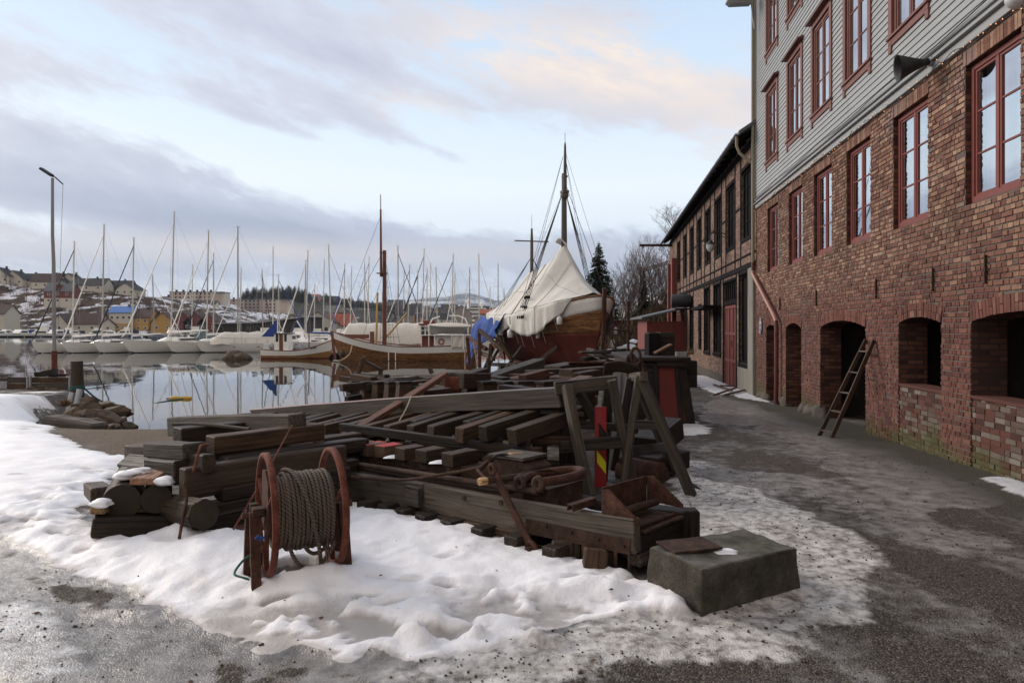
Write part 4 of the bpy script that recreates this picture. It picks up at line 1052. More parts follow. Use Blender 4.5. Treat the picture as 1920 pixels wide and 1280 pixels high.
# red shed with grey roof
sh = empty('red_shed', (8.2, 41, gz(8.2, 41)), R(0)); tag(sh, 'low red board shed with grey tin roof behind the timber heap', 'shed')
zb = gz(8.2, 41)
mb = MB(); mb.box2((-.1, 0, -.4), (2.6, 3, 2.75 - zb - .55)); 
for i in range(14): mb.box2((-.1 + i * .193, -.03, -.4), (-.1 + i * .193 + .04, -.001, 2.15 - zb))
mb.build('wall', M['red_paint'], sh)
mb = MB(); mb.prism([(-.5, -.5, 2.35 - zb), (2.8, -.5, 3.1 - zb), (2.8, -.5, 3.2 - zb), (-.5, -.5, 2.45 - zb)], (0, 4, 0)); mb.build('roof', M['roof_grey'], sh)
rs = empty('low_red_shed', at(1158, 612, 66)); tag(rs, 'far low red shed with snow on its roof behind the bow of the hauled ship', 'shed')
mb = MB(); mb.box2((-1.6, 0, -3), (1.6, 3, .6)); mb.build('wall', M['red_paint'], rs); mb = MB(); mb.box2((-1.8, -.2, .6), (1.8, 3.2, .72)); mb.build('roof', M['white_plastic'], rs)
# ================================================================ the slip: carriage, cradle, trestles, timber
OX, OY = .87, 4.85
UV = Vector((-.737, .676, 0)); VV = Vector((.676, .737, 0)); ZV = Vector((0, 0, 1))
def SL(u, v, z): return Vector((OX, OY, 0)) + UV * u + VV * v + ZV * z
WD = lambda *k: M[rnd.choice(k)]
def timber(name, p0, p1, w, h, mat, label, cat='timber', group=None, roll=0, seg=3, jit=.005, bevel=.012, tint=None, **kw):
    p0 = Vector(p0); p1 = Vector(p1); o = (p0 + p1) / 2; o.z = min(p0.z, p1.z) - h / 2
    mb = MB(); mb.beam(p0 - o, p1 - o, w, h, roll, tint=tint, seg=seg, jit=jit, **kw)
    ob = mb.build(name, mat, None, bevel, loc=o); tag(ob, label, cat, group); return ob

# ---- front carriage -----------------------------------------------------------
zA = lambda u: .44 - .045 * u
def rl(p, o): return p - o
ca = empty('slipway_carriage', SL(0, 0, 0)); tag(ca, 'long low timber slipway carriage with steel fittings running back from the concrete block', 'carriage')
O = ca.location
def part(nm, fn, mat, bevel=.006, parent=ca):
    mb = MB(); fn(mb); return mb.build(nm, mat, parent, bevel)
def sb(mb):
    mb.beam(SL(0, .04, zA(0) - .125) - O, SL(2.3, .04, zA(2.3) - .125) - O, .085, .25, tint=1.5, seg=6, jit=.003)
    mb.beam(SL(2.31, .045, zA(2.3) - .125) - O, SL(6.0, .045, zA(6.0) - .125) - O, .085, .25, tint=.95, seg=6, jit=.003)
part('side_beam', sb, M['wood_grey'], .008)
part('side_beam', lambda mb: mb.beam(SL(-.02, .75, .24) - O, SL(5.4, .75, .02) - O, .15, .24, tint=.9, seg=5, jit=.004), M['wood_dark'], .008)
part('lower_plank', lambda mb: mb.beam(SL(1.05, .02, zA(1.05) - .285) - O, SL(6.0, .02, zA(6) - .285) - O, .10, .065, tint=1.0, seg=6, jit=.004), M['wood_mid'])
part('end_block', lambda mb: mb.beam(SL(.10, .085, .215) - O, SL(.10, .67, .20) - O, .20, .20, tint=.8, seg=3, jit=.005), M['wood_dark'], .012)
part('end_foot', lambda mb: mb.beam(SL(.03, .05, .135) - O, SL(.03, .30, .135) - O, .10, .09, tint=1.1), M['wood_grey'])
part('end_post', lambda mb: mb.beam(SL(-.03, .755, .0) - O, SL(-.03, .755, .375) - O, .13, .13, tint=.9), M['wood_dark'], .01)
# steel side plate with slots
def plate(mb):
    v0 = -.012
    def P(u, z): return SL(u, v0, z) - O
    th = VV * .010
    def q(a, b, z0a, z1a, z0b, z1b): mb.prism([P(a, z0a), P(b, z0b), P(b, z1b), P(a, z1a)], th, rnd.uniform(.8, 1.2))
    zt = lambda u: .295 - .035 * u
    q(.03, 1.02, .185, zt(.03), .14, zt(1.02))                 # upper strip
    for a, b in ((.03, .05), (.14, .17), (.40, .46), (.66, .70), (.98, 1.02)): q(a, b, .03 if a < .15 else .07, .1845, .03 if a < .15 else .07, .1845 - .045 * (b - .03))
    q(.05, .14, .03, .055, .03, .055); q(.17, .40, .10, .115, .10, .115); q(.70, .98, .06, .075, .06, .075)
    for u_ in (.08, .3, .55, .8): mb.cyl(P(u_, .24) - VV * .0, P(u_, .24) - VV * .02, .012, 8)
part('side_plate', plate, M['rust_dark'], .002)
for u_, z_ in ((1.3, .34), (1.75, .30), (2.4, .28), (3.0, .24), (3.6, .2)):
    part('bolt', lambda mb: mb.cyl(SL(u_, .0, z_) - O, SL(u_, -.018, z_) - O, .022, 10), M['rust_dark'], 0)
part('cleat', lambda mb: mb.box(SL(2.42, -.03, .21) - O, (.20, .06, .18), Matrix.Rotation(math.atan2(.676, -.737), 3, 'Z').to_3x3()), M['wood_grey'])
# hook shoe: back plate, two cheeks, rollers
def cheek(mb, v):
    pts = [SL(.30, v, zA(.3) - .02), SL(.30, v, .60), SL(.24, v, .61), SL(-.02, v, .425), SL(-.02, v, .395)]
    mb.prism([p - O for p in pts], VV * .014)
part('cheek_plate', lambda mb: cheek(mb, .03), M['rust'], .002)
part('cheek_plate', lambda mb: cheek(mb, .66), M['rust'], .002)
part('back_plate', lambda mb: mb.prism([p - O for p in (SL(.30, .045, .36), SL(.30, .66, .34), SL(.31, .66, .60), SL(.31, .045, .61))], UV * .012), M['rust'], .002)
part('roller', lambda mb: mb.tube([SL(.21, .046, .42) - O, SL(.21, .35, .42) - O, SL(.21, .659, .41) - O], [.028, .034, .028], 12), M['rust_dark'], 0)
part('shoe_floor', lambda mb: (mb.box(SL(.13, .37, .335) - O, (.34, .55, .02), Matrix.Rotation(math.atan2(.676, -.737), 3, 'Z').to_3x3()), mb.cyl(SL(.02, .1, .37) - O, SL(.02, .64, .355) - O, .016, 10)), M['rust_dark'], .002)
part('channel_stub', lambda mb: (mb.box(SL(.50, .05, .475) - O, (.30, .055, .012), Matrix.Rotation(math.atan2(.737, .676), 3, 'Z').to_3x3()), mb.box(SL(.475, .05, .455) - O, (.30, .010, .05), Matrix.Rotation(math.atan2(.737, .676), 3, 'Z').to_3x3()), mb.box(SL(.525, .05, .455) - O, (.30, .010, .05), Matrix.Rotation(math.atan2(.737, .676), 3, 'Z').to_3x3())), M['rust'], .002)
# centre girder with a chamfered nose
def gird(mb):
    for (v0, v1) in ((.42, .74),):
        pts = [(1.36, .30), (1.36, .54), (1.46, .60), (1.85, .585), (2.0, .46), (5.6, .27), (5.6, .05), (1.36, .16)]
        mb.prism([SL(u, v0, z) - O for u, z in pts], VV * (v1 - v0))
part('centre_girder', gird, M['rust_dark'], .006)
part('girder_cap', lambda mb: mb.beam(SL(1.42, .58, .622) - O, SL(1.88, .58, .604) - O, .34, .03, tint=1.3), M['wood_grey'], .003)
for v_, z_, r_ in ((.115, .455, .028), (.20, .44, .022)):
    part('pull_rod', lambda mb: mb.tube([SL(1.0, v_, z_) - O, SL(2.2, v_ - .01, z_ - .055) - O, SL(3.6, v_, z_ - .12) - O, SL(5.6, v_, z_ - .21) - O], r_, 10), M['rust_dark'], 0)
part('inner_cap', lambda mb: mb.beam(SL(1.3, .16, .405) - O, SL(5.8, .16, .2) - O, .14, .03, tint=.8), M['wood_dark'])
# snow caught between the beams
mb = MB(); o_ = SL(.75, .42, .24)
mb.grid(lambda a, b: SL(.48 + a * .62, .13 + b * .5, .24 + .045 * math.sin(math.pi * a) * math.sin(math.pi * b) + .008 * math.sin(a * 17 + b * 9)) - o_, 14, 10)
M['snow'] = (lambda t: t.out(t.mix(t.noise(t.pos(), 14, 4, .6), (.70, .70, .72), (.86, .86, .88)), .6, t.bump(t.noise(t.pos(), 30, 4, .6), .4, .006), spec=.3))(NT('snow_cap'))
tag(mb.build('snow_patch', M['snow'], None, loc=o_), 'patch of snow caught between the front beams of the carriage', 'snow')
part('cross_tie', lambda mb: mb.beam(SL(.80, .085, .19) - O, SL(.80, .67, .17) - O, .8, .09, tint=.8), M['wood_dark'])

# lever bar with eyes leaning on the carriage
lv = empty('steel_lever', SL(.88, -.12, .02)); tag(lv, 'flat rusty steel lever bar with an eye at each end leaning on the carriage', 'lever'); O2 = lv.location
a = SL(1.36, -.055, .615) - O2; b = SL(.885, -.10, .06) - O2; d_ = (b - a).normalized(); n_ = VV; s_ = d_.cross(n_).normalized()
mb = MB(); mb.beam(a, b, .022, .075, 0, tint=1.1, seg=3, jit=.001) if False else mb.prism([a + s_ * .032, b + s_ * .036, b - s_ * .036, a - s_ * .032], n_ * .02)
mb.build('shank', M['rust'], lv, .003)
for c_, rr, k in ((a, .030, .02), (b, .040, .022)):
    mb = MB(); cc = c_ + n_ * .01; mb.tube([cc + (d_ * math.cos(q) * 1.35 + s_ * math.sin(q)) * rr for q in [2 * math.pi * i / 18 for i in range(18)]], k, 8, closed=True); mb.build('eye', M['rust'], lv)
mb = MB(); mb.cyl(b + n_ * .05, b - n_ * .05, .028, 12); mb.build('pin', M['rust_dark'], lv)
# shackle, wooden pin, wire strop
sk = empty('towing_shackle', SL(1.15, .3, .45)); tag(sk, 'heavy round horseshoe shackle lying on the carriage girder', 'shackle'); O3 = sk.location
pts = []
for i in range(23):
    th = math.radians(-150 + 300 * i / 22); pts.append(SL(1.08 - .20 * math.sin(th) , .42 + .33 * math.cos(th) , .525 + .02 * math.sin(th)) - O3)
mb = MB(); mb.tube(pts, [.040 if 0 < i < 22 else .036 for i in range(23)], 14); mb.build('bow', M['rust'], sk)
for p_ in (pts[0], pts[-1]):
    mb = MB(); mb.tube([p_ - Vector((.0, 0, .01)) + (UV * math.cos(q) + ZV * math.sin(q)) * .046 - VV * .03 for q in [2 * math.pi * i / 16 for i in range(16)]], .026, 8, closed=True); mb.build('eye', M['rust_dark'], sk)
mb = MB(); mb.box(SL(1.10, .44, .36) - O3, (.30, .46, .22), Matrix.Rotation(math.atan2(.676, -.737), 3, 'Z').to_3x3()); mb.build('seat_plate', M['rust_dark'], sk, .005)
wp = empty('wooden_pin', at(980, 892, 5.95)); tag(wp, 'round wooden pin with raw orange ends through the shackle eyes', 'pin')
pa, pb = at(905, 902, 5.62) - wp.location, at(1056, 882, 6.3) - wp.location
mb = MB(); mb.tube([pa, pa.lerp(pb, .5), pb], .030, 9); mb.build('shaft', M['wood_mid'], wp)
for q, qq in ((pa, -1), (pb, 1)):
    mb = MB(); dd = (pb - pa).normalized() * qq; mb.tube([q - dd * .035, q + dd * .035, q + dd * .042], [.034, .033, .02], 9, tint=1.2); mb.build('broken_end', M['wood_yellow'], wp)
def rope(name, pts, r, mat, label, cat='rope', sag=0):
    c = Vector(pts[0]); mb = MB(); P = [Vector(p) for p in pts]
    out = []
    for i in range(len(P) - 1):
        p0 = P[max(i - 1, 0)]; p1 = P[i]; p2 = P[i + 1]; p3 = P[min(i + 2, len(P) - 1)]
        for k in range(6):
            t_ = k / 6; out.append(.5 * ((2 * p1) + (p2 - p0) * t_ + (2 * p0 - 5 * p1 + 4 * p2 - p3) * t_ ** 2 + (-p0 + 3 * p1 - 3 * p2 + p3) * t_ ** 3))
    out.append(P[-1]); mb.tube([p - c for p in out], r, 6); o = mb.build(name, mat, None, loc=c); tag(o, label, cat); return o
rope('wire_strop', [at(945, 905, 5.85), at(965, 892, 5.9), at(1000, 884, 6.0), at(1035, 881, 6.1), at(1048, 886, 6.1)], .013, M['rust_dark'], 'short twisted wire strop lying over the shackle', 'wire')
rope('wire_rope', [at(640, 892, 7.0), at(700, 897, 6.75), at(760, 899, 6.5), at(830, 889, 6.3), at(880, 880, 6.15), at(905, 875, 6.05)], .016, M['rust_dark'], 'slack wire rope along the carriage running to the turnbuckle', 'wire')
tb = empty('turnbuckle', at(920, 870, 6.1)); tag(tb, 'rusty turnbuckle and bolt joining the wire rope to the carriage nose', 'turnbuckle'); O4 = tb.location
mb = MB(); mb.tube([at(897, 884, 6.05) - O4, at(914, 866, 6.15) - O4], .018, 8); mb.tube([at(902, 876, 6.05) - O4, at(920, 858, 6.15) - O4], .014, 8); mb.build('jaw', M['rust'], tb)
mb = MB(); mb.cyl(at(912, 862, 6.12) - O4, at(920, 860, 6.22) - O4, .04, 12); mb.build('bolt', M['rust_dark'], tb)
mb = MB(); mb.cyl(at(895, 880, 6.05) - O4, at(910, 897, 5.9) - O4, .014, 8); mb.build('rod', M['rust'], tb)
rope('wire_end', [at(920, 862, 6.15), at(930, 854, 6.2), at(946, 852, 6.3), at(965, 856, 6.4)], .013, M['rope_dark'], 'frayed wire tail curling off the bolt of the turnbuckle', 'wire')
timber('wood_chock', at(955, 852, 6.35), at(995, 851, 6.5), .09, .035, M['wood_yellow'], 'fresh orange wooden chock lying on top of the carriage nose', 'wood block')
rope('rusty_rod', [at(1048, 893, 6.25), at(1062, 905, 6.2), at(1080, 925, 6.1)], .010, M['rust'], 'thin rusty rod slanting down beside the shackle', 'rod')

# sleepers sticking out below the carriage
sl_u = [.25, .62, 1.05, 1.42, 1.80, 2.15, 2.45, 2.74, 3.02, 3.3, 3.58, 3.86, 4.2, 4.5]
for i, u_ in enumerate(sl_u):
    z_ = .10 - .03 * u_; out_ = -.16 if u_ > .5 else -.05
    timber('sleeper', SL(u_, out_ - rnd.uniform(0, .05), z_), SL(u_, 1.1, z_), .15, .15, M['wood_dark'], '%s sleeper from the concrete block under the front carriage' % ORD[i], 'sleeper', 'sleepers under the front carriage', bevel=.012)
timber('leaning_block', SL(.26, -.14, .0) + ZV * .0, SL(.26, -.10, .20), .17, .11, M['wood_mid'], 'short upright wood block under the steel side plate', 'wood block', tint=1.3)
timber('leaning_block', SL(.60, -.02, .0), SL(.60, -.02, .17), .22, .10, M['wood_darkgrey'], 'dark packing block behind the slots of the steel side plate', 'wood block', tint=1.0)

# ---- keel blocks with red paint in a row ------------------------------------------
t = NT('block_wood_red_top'); lcv = t.noise(t.loc((1.3, 30, 30)), 1, 6, .6); c = t.ramp(lcv, [(.25, (.045, .026, .018)), (.75, (.14, .08, .05))]); g_ = t.node('ShaderNodeNewGeometry'); sp = t.node('ShaderNodeSeparateXYZ'); t.put(sp.inputs[0], g_.outputs['Normal'])
red = t.math('MULTIPLY', t.ramp(sp.outputs[2], [(.6, 0), (.8, 1)]), t.ramp(t.noise(t.pos(), 7, 4, .6), [(.42, 0), (.5, 1)]))
M['block_red'] = t.out(t.mix(red, c, (.38, .035, .03)), .75, t.bump(lcv, .5, .01))
for i, u_ in enumerate((2.34, 2.79, 3.13, 3.49, 3.78, 4.02, 4.30, 4.6, 4.92)):
    zt = .59 - .057 * (u_ - 2.36); wv = .36 if i == 0 else .28
    ob = empty('keel_block', SL(u_, .5, zt - .2)); tag(ob, '%s short stacked wood block from the right on the girder behind the front beam' % ORD[i].replace('first', 'nearest'), 'wood block', 'short blocks along the carriage girder')
    rot = rnd.uniform(-.06, .06); dv = VV * math.cos(rot) + UV * math.sin(rot)
    mb = MB(); mb.beam(dv * -wv / 2 + ZV * .12, dv * wv / 2 + ZV * .12, .17, .13, jit=.004, seg=2); mb.build('upper_block', M['block_red'] if 3 <= i else M['wood_mid'], ob, .006)
    mb = MB(); mb.beam(dv * (-wv / 2 + .05) + ZV * .015, dv * wv / 2 + ZV * .015, .15, .08, jit=.004, seg=2); mb.build('lower_block', M['wood_mid'], ob, .006)
for i, u_ in enumerate((2.55, 3.3, 4.15)):
    o_ = SL(u_, .42, .59 - .057 * (u_ - 2.36) - .135); mb = MB(); mb.grid(lambda a, b: Vector(((a - .5) * .22, (b - .5) * .12, .03 * math.sin(math.pi * a) * math.sin(math.pi * b))), 8, 6)
    tag(mb.build('snow_patch', M['snow'], None, loc=o_), '%s small strip of snow between the blocks on the girder' % ('nearest', 'middle', 'farthest')[i], 'snow')

# ---- cradle: long beam and slanting arms ---------------------------------------------
zB = lambda u: 1.12 - .115 * (u - 2.29)
cr = empty('boat_cradle', SL(2.3, 2.0, 0)); tag(cr, 'large timber boat cradle with a long sloping top beam and rows of slanting arms', 'boat cradle'); O = cr.location
t = NT('long_beam_wood'); lcv = t.noise(t.loc((1.3, 30, 30)), 1, 6, .6); c = t.ramp(lcv, [(.25, (.032, .025, .02)), (.75, (.10, .082, .066))])
c = t.mix(.6, c, t.ramp(t.noise(t.loc((.5, 5, 5)), 1.5, 4, .6), [(.35, .5), (.65, 1.3)]), 'MULTIPLY')
g_ = t.node('ShaderNodeNewGeometry'); sp = t.node('ShaderNodeSeparateXYZ'); t.put(sp.inputs[0], g_.outputs['Normal']); px_ = t.node('ShaderNodeSeparateXYZ'); t.put(px_.inputs[0], g_.outputs['Position'])
upf = t.ramp(sp.outputs[2], [(.6, 0), (.8, 1)])
pinkf = t.math('MULTIPLY', upf, t.ramp(t.math('ADD', t.math('MULTIPLY', px_.outputs[0], -.22), t.math('MULTIPLY', t.noise(t.pos(), 3, 4, .6), .4)), [(.42, 0), (.62, .85)]))
c = t.mix(t.math('MULTIPLY', upf, .55), c, t.mix(lcv, (.12, .125, .13), (.24, .245, .25)))
M['long_beam'] = t.out(t.mix(pinkf, c, t.mix(lcv, (.18, .07, .065), (.36, .16, .15))), .6, t.bump(lcv, .6, .01))
part('long_beam', lambda mb: mb.beam(SL(2.25, 2.12, zB(2.25) - .12) - O, SL(9.55, 2.12, zB(9.55) - .12) - O, .30, .24, tint=1.1, seg=8, jit=.003, cut1=1.6), M['long_beam'], .012, cr)
arms_u = [2.22, 2.64, 3.02, 3.49, 4.0, 4.45, 4.9, 5.35, 5.8, 6.25, 6.7, 7.15, 7.6, 8.05, 8.5, 8.9]
for i, u_ in enumerate(arms_u):
    zt = .745 - .085 * (u_ - 2.2); j = rnd.uniform(-.05, .05); j2 = rnd.uniform(-.015, .015)
    part('arm', lambda mb: mb.beam(SL(u_ + j, 1.16 + rnd.uniform(-.06, .06), zt - .085 + j2) - O, SL(u_ + .06, 2.45, zt + .06 + j2) - O, .135, .17, tint=rnd.uniform(.8, 1.5), seg=3, jit=.005, cut0=rnd.uniform(-.3, .3)), WD('wood_mid', 'wood_darkgrey', 'wood_darkgrey'), .008, cr)
    if i % 2 == 0 and i > 1:
        part('packing', lambda mb: mb.beam(SL(u_ + .20, 1.42, zt - .02) - O, SL(u_ + .2, 2.3, zt + .10) - O, .11, .09, tint=rnd.uniform(.8, 1.3)), WD('wood_mid', 'wood_dark'), .006, cr)
    zz = zt - .17 - .085
    part('post', lambda mb: mb.beam(SL(u_ + .05, 1.38, -.05 - .03 * u_) - O, SL(u_ + .05, 1.38, zt - .13) - O, .15, .15, tint=rnd.uniform(.7, 1.1)), M['wood_dark'], .008, cr)
    part('post', lambda mb: mb.beam(SL(u_ + .02, 2.1, -.05 - .03 * u_) - O, SL(u_ + .02, 2.1, zt + .02) - O, .18, .16, tint=rnd.uniform(.7, 1.1)), M['wood_dark'], .008, cr)
part('runner', lambda mb: mb.beam(SL(2.0, 1.38, .15) - O, SL(9.2, 1.38, -.30) - O, .2, .18, tint=1), M['wood_dark'], .008, cr)
part('runner', lambda mb: mb.beam(SL(2.0, 1.33, .48) - O, SL(9.0, 1.33, -.12) - O, .10, .13, tint=1), M['wood_mid'], .008, cr)
part('runner', lambda mb: mb.beam(SL(2.1, 2.1, .15) - O, SL(9.2, 2.1, -.30) - O, .2, .2, tint=1), M['wood_dark'], .008, cr)
part('back_beam', lambda mb: mb.beam(SL(2.35, 2.72, .85) - O, SL(8.8, 2.72, .15) - O, .22, .34, tint=.8, seg=4, jit=.004), M['wood_dark'], .01, cr)
part('guide_bar', lambda mb: mb.beam(at(1000, 770, 8.2) - O, at(1095, 776, 8.0) - O, .045, .05, tint=1.4), M['wood_grey'], .004, cr)
part('rail', lambda mb: mb.beam(at(960, 822, 7.6) - O, at(1070, 826, 7.7) - O, .07, .09, tint=1.0), M['wood_mid'], .004, cr)
part('rail', lambda mb: mb.beam(at(640, 800, 8.9) - O, at(1010, 850, 7.2) - O, .09, .10, tint=1.0), M['wood_dark'], .004, cr)
# loose wood lying in the hollow between carriage and cradle
k_ = 0
for i in range(46):
    u_ = rnd.uniform(2.1, 6.6); v_ = rnd.uniform(.95, 1.75); z_ = rnd.uniform(.0, .36) - .05 * (u_ - 1); an = rnd.choice((0, 0, .3, 1.4, 1.57, 1.2)) + rnd.uniform(-.25, .25)
    d_ = (UV * math.cos(an) + VV * math.sin(an)); L = rnd.uniform(.3, .95) if abs(math.sin(an)) < .7 else rnd.uniform(.25, .6); tl = rnd.uniform(-.15, .15)
    p = SL(u_, v_, z_); timber('loose_timber', p - d_ * L / 2 - ZV * tl * L / 2, p + d_ * L / 2 + ZV * tl * L / 2, rnd.uniform(.06, .15), rnd.uniform(.05, .14), WD('wood_dark', 'wood_mid', 'wood_darkgrey'),
        'dark offcut timber thrown in the hollow between carriage and cradle', 'timber', 'loose timber between carriage and cradle', seg=1)
# long loose plank over the cradle
timber('loose_plank', at(600, 846, 8.5), at(836, 700, 10.75), .15, .07, M['wood_red'], 'long red brown plank slanting up across the long cradle beam', 'plank', tint=1.6, cut1=-.8, cut0=1)
rope('thin_rope', [at(771, 743, 9.6), at(762, 765, 9.3), at(745, 795, 9.0), at(723, 828, 8.6)], .010, M['rope_pale'], 'thin pale rope hanging from the slanting plank to the blocks', 'rope')
timber('timber_offcut', at(785, 742, 10.6), at(838, 735, 11.0), .25, .16, M['wood_mid'], 'squared offcut lying behind the long beam next to the red plate', 'timber', tint=1.2)
o = empty('red_plate', at(847, 735, 11.2)); tag(o, 'small rust red curved steel plate standing behind the long beam', 'steel plate')
mb = MB(); mb.grid(lambda a, b: Vector(((a - .5) * .23, .05 * math.cos((a - .5) * 3), b * .25)), 8, 4); x_ = mb.build('sheet', M['rust_red'], o); m_ = x_.modifiers.new('s', 'SOLIDIFY'); m_.thickness = .012

# ---- trestles -------------------------------------------------------------------------
def trestle(label, legs, rails, mats='wood_grey'):
    p = legs[0][1]; o = empty('wooden_trestle', (p.x, p.y, p.z)); tag(o, label, 'trestle', 'wooden trestles'); O_ = o.location
    for (a, b, w_, h_, tt) in legs:
        mb = MB(); mb.beam(b - O_, a - O_, w_, h_, tint=tt, seg=3, jit=.003); mb.build('leg', M[mats], o, .006)
    for (a, b, w_, h_, tt) in rails:
        mb = MB(); mb.beam(a - O_, b - O_, w_, h_, tint=tt, seg=3, jit=.003); mb.build('rail', M[mats], o, .006)
    return o
trestle('tall grey wooden trestle carrying the near end of the long cradle beam',
    [(at(1062, 722, 7.75), at(1106, 930, 7.35), .10, .10, 1.25), (at(1147, 712, 7.75), at(1188, 905, 7.85), .10, .10, 1.15), (at(1056, 732, 8.2), at(1057, 900, 8.3), .11, .11, .55),
     (at(1086, 735, 8.1), at(1140, 830, 7.9), .10, .09, .55), (at(1140, 730, 8.3), at(1128, 905, 8.35), .12, .12, .5)],
    [(at(1040, 728, 7.85), at(1156, 716, 7.9), .14, .15, 1.0), (at(1050, 838, 7.62), at(1166, 828, 7.80), .08, .13, .75), (at(1085, 795, 8.0), at(1195, 805, 8.05), .1, .09, .6)])
trestle('narrow pointed A shaped trestle beside the red and yellow marker board',
    [(at(1199, 704, 7.75), at(1169, 914, 7.7), .085, .085, 1.25), (at(1201, 704, 7.70), at(1297, 930, 7.38), .10, .10, .8), (at(1181, 708, 8.3), at(1150, 880, 8.6), .085, .085, .8), (at(1190, 708, 8.3), at(1262, 880, 8.5), .085, .085, .5)],
    [(at(1186, 708, 8.45), at(1208, 706, 7.6), .09, .10, 1.2), (at(1190, 795, 7.72), at(1240, 797, 7.55), .06, .10, .7), (at(1190, 845, 8.2), at(1255, 838, 7.6), .07, .12, .5)])
mk = empty('marker_board', at(1126, 930, 7.92)); mk.location.z = -.04; tag(mk, 'upright red marker board with a slanted yellow stripe behind the trestle legs', 'marker board')
mb = MB(); mb.box2((-.068, -.012, 0), (.068, .012, .93)); mb.build('board', M['bright_red'], mk, .003)
mb = MB(); mb.poly([(-.045, -.0145, .43), (.060, -.0145, .29), (.062, -.0145, .15), (-.042, -.0145, .285)]); mb.build('stripe', M['hi_yellow'], mk)
mb = MB(); mb.box2((-.05, -.014, .94 - .04), (.05, -.0125, .94 - .02)); mb.build('tape', M['bright_red'], mk)
timber('timber_block', at(1205, 870, 8.5), at(1262, 856, 9.0), .5, .22, M['wood_dark'], 'large dark block lying behind the pointed trestle', 'timber')
timber('timber_block', at(1200, 840, 8.9), at(1250, 800, 9.6), .5, .3, M['wood_dark'], 'upper dark baulk heaped behind the pointed trestle', 'timber')
o = empty('rusty_drum', at(1215, 895, 8.3)); tag(o, 'dented orange brown rusty drum lying low behind the pointed trestle', 'drum')
mb = MB(); mb.tube([(-.3, .3, .05), (-.28, .28, .05), (.14, -.05, .0), (.17, -.07, 0)], [.10, .16, .19, .14], 18); mb.build('shell', M['rust'], o); mb = MB(); mb.tube([(.17, -.07, 0), (.20, -.09, 0)], [.14, .12], 18); mb.build('lid', M['rust_dark'], o)
rope('steel_hook', [at(1285, 905, 7.9), at(1300, 910, 7.8), at(1315, 921, 7.7)], .022, M['black_metal'], 'thin black iron hook on the snow by the trestle foot', 'hook')

# ---- cable reel -----------------------------------------------------------------------
AX = Vector((math.cos(R(28)), math.sin(R(28)), 0)); CL = Vector((-1.69, 4.70, .526)); CRt = CL + AX * .45
PERP = Vector((-AX.y, AX.x, 0))
rl_ = empty('cable_reel', (CL.x, CL.y, .0)); tag(rl_, 'rusty steel cable reel stand standing in the snow', 'cable reel'); O = rl_.location
def ring(c, r): return [c - O + (PERP * math.cos(q) + ZV * math.sin(q)) * r for q in [2 * math.pi * i / 48 for i in range(48)]]
for c_ in (CL, CRt):
    mb = MB(); vs = []; n = 56
    for i in range(n):
        q = 2 * math.pi * i / n; d_ = PERP * math.cos(q) + ZV * math.sin(q)
        for (rr, aa) in ((.415, -.020), (.415, .020), (.385, .022), (.380, .008), (.380, -.008), (.385, -.022)): vs.append(c_ - O + d_ * rr + AX * aa)
    mb.add(vs, [(i * 6 + k, i * 6 + (k + 1) % 6, ((i + 1) % n) * 6 + (k + 1) % 6, ((i + 1) % n) * 6 + k) for i in range(n) for k in range(6)], None, 1.2, True)
    rg_ = mb.build('flange_ring', M['rust_red'], rl_)
    for q in (.5, .5 + 2.094, .5 + 4.188):
        mb = MB(); d_ = PERP * math.cos(q) + ZV * math.sin(q); s2 = d_.cross(AX)
        mb.beam(c_ - O + d_ * .05, c_ - O + d_ * .385, .03, .012, tint=1); mb.build('spoke', M['rust_red'], rg_)
mb = MB(); mb.tube([CL - O + AX * .02, CRt - O - AX * .02], .16, 24); mb.build('drum', M['rust_dark'], rl_)
mb = MB(); mb.tube([CL - O - AX * .16, CRt - O + AX * .14], .022, 12); mb.build('axle', M['rust_dark'], rl_)
# plywood-coloured inner cheek on the left
mb = MB(); mb.prism([CL - O - AX * .012 + PERP * x + ZV * z for x, z in ((-.16, -.10), (-.10, -.14), (.14, -.08), (.12, .28), (-.02, .30), (-.14, .22))], AX * .02); mb.build('cheek', M['rust'], rl_)
def post_(c, lean, w_=.07):
    p1 = Vector((c.x, c.y, c.z + .05)); p0 = Vector((c.x, c.y, -.02)) + lean; return p0, p1
pL0, pL1 = CL - AX * .075 - PERP * .03, None
def channel(mb, p0, p1, w_, d_, t_):
    ax = (p1 - p0).normalized(); 
    for (oa, ob, ww, hh) in ((0, -d_ / 2, w_, t_), (-w_ / 2, 0, t_, d_), (w_ / 2, 0, t_, d_)):
        mb.beam(p0 + AX * oa + PERP * ob, p1 + AX * oa + PERP * ob, ww if ww > t_ else t_, hh, tint=rnd.uniform(.85, 1.1)) if False else None
    q = [AX * -w_ / 2 - PERP * d_ / 2, AX * w_ / 2 - PERP * d_ / 2, AX * w_ / 2 + PERP * d_ / 2, AX * (w_ / 2 - t_) + PERP * d_ / 2, AX * (w_ / 2 - t_) + PERP * (-d_ / 2 + t_), AX * (-w_ / 2 + t_) + PERP * (-d_ / 2 + t_), AX * (-w_ / 2 + t_) + PERP * d_ / 2, AX * -w_ / 2 + PERP * d_ / 2]
    mb.prism([p0 + v_ for v_ in q], p1 - p0)
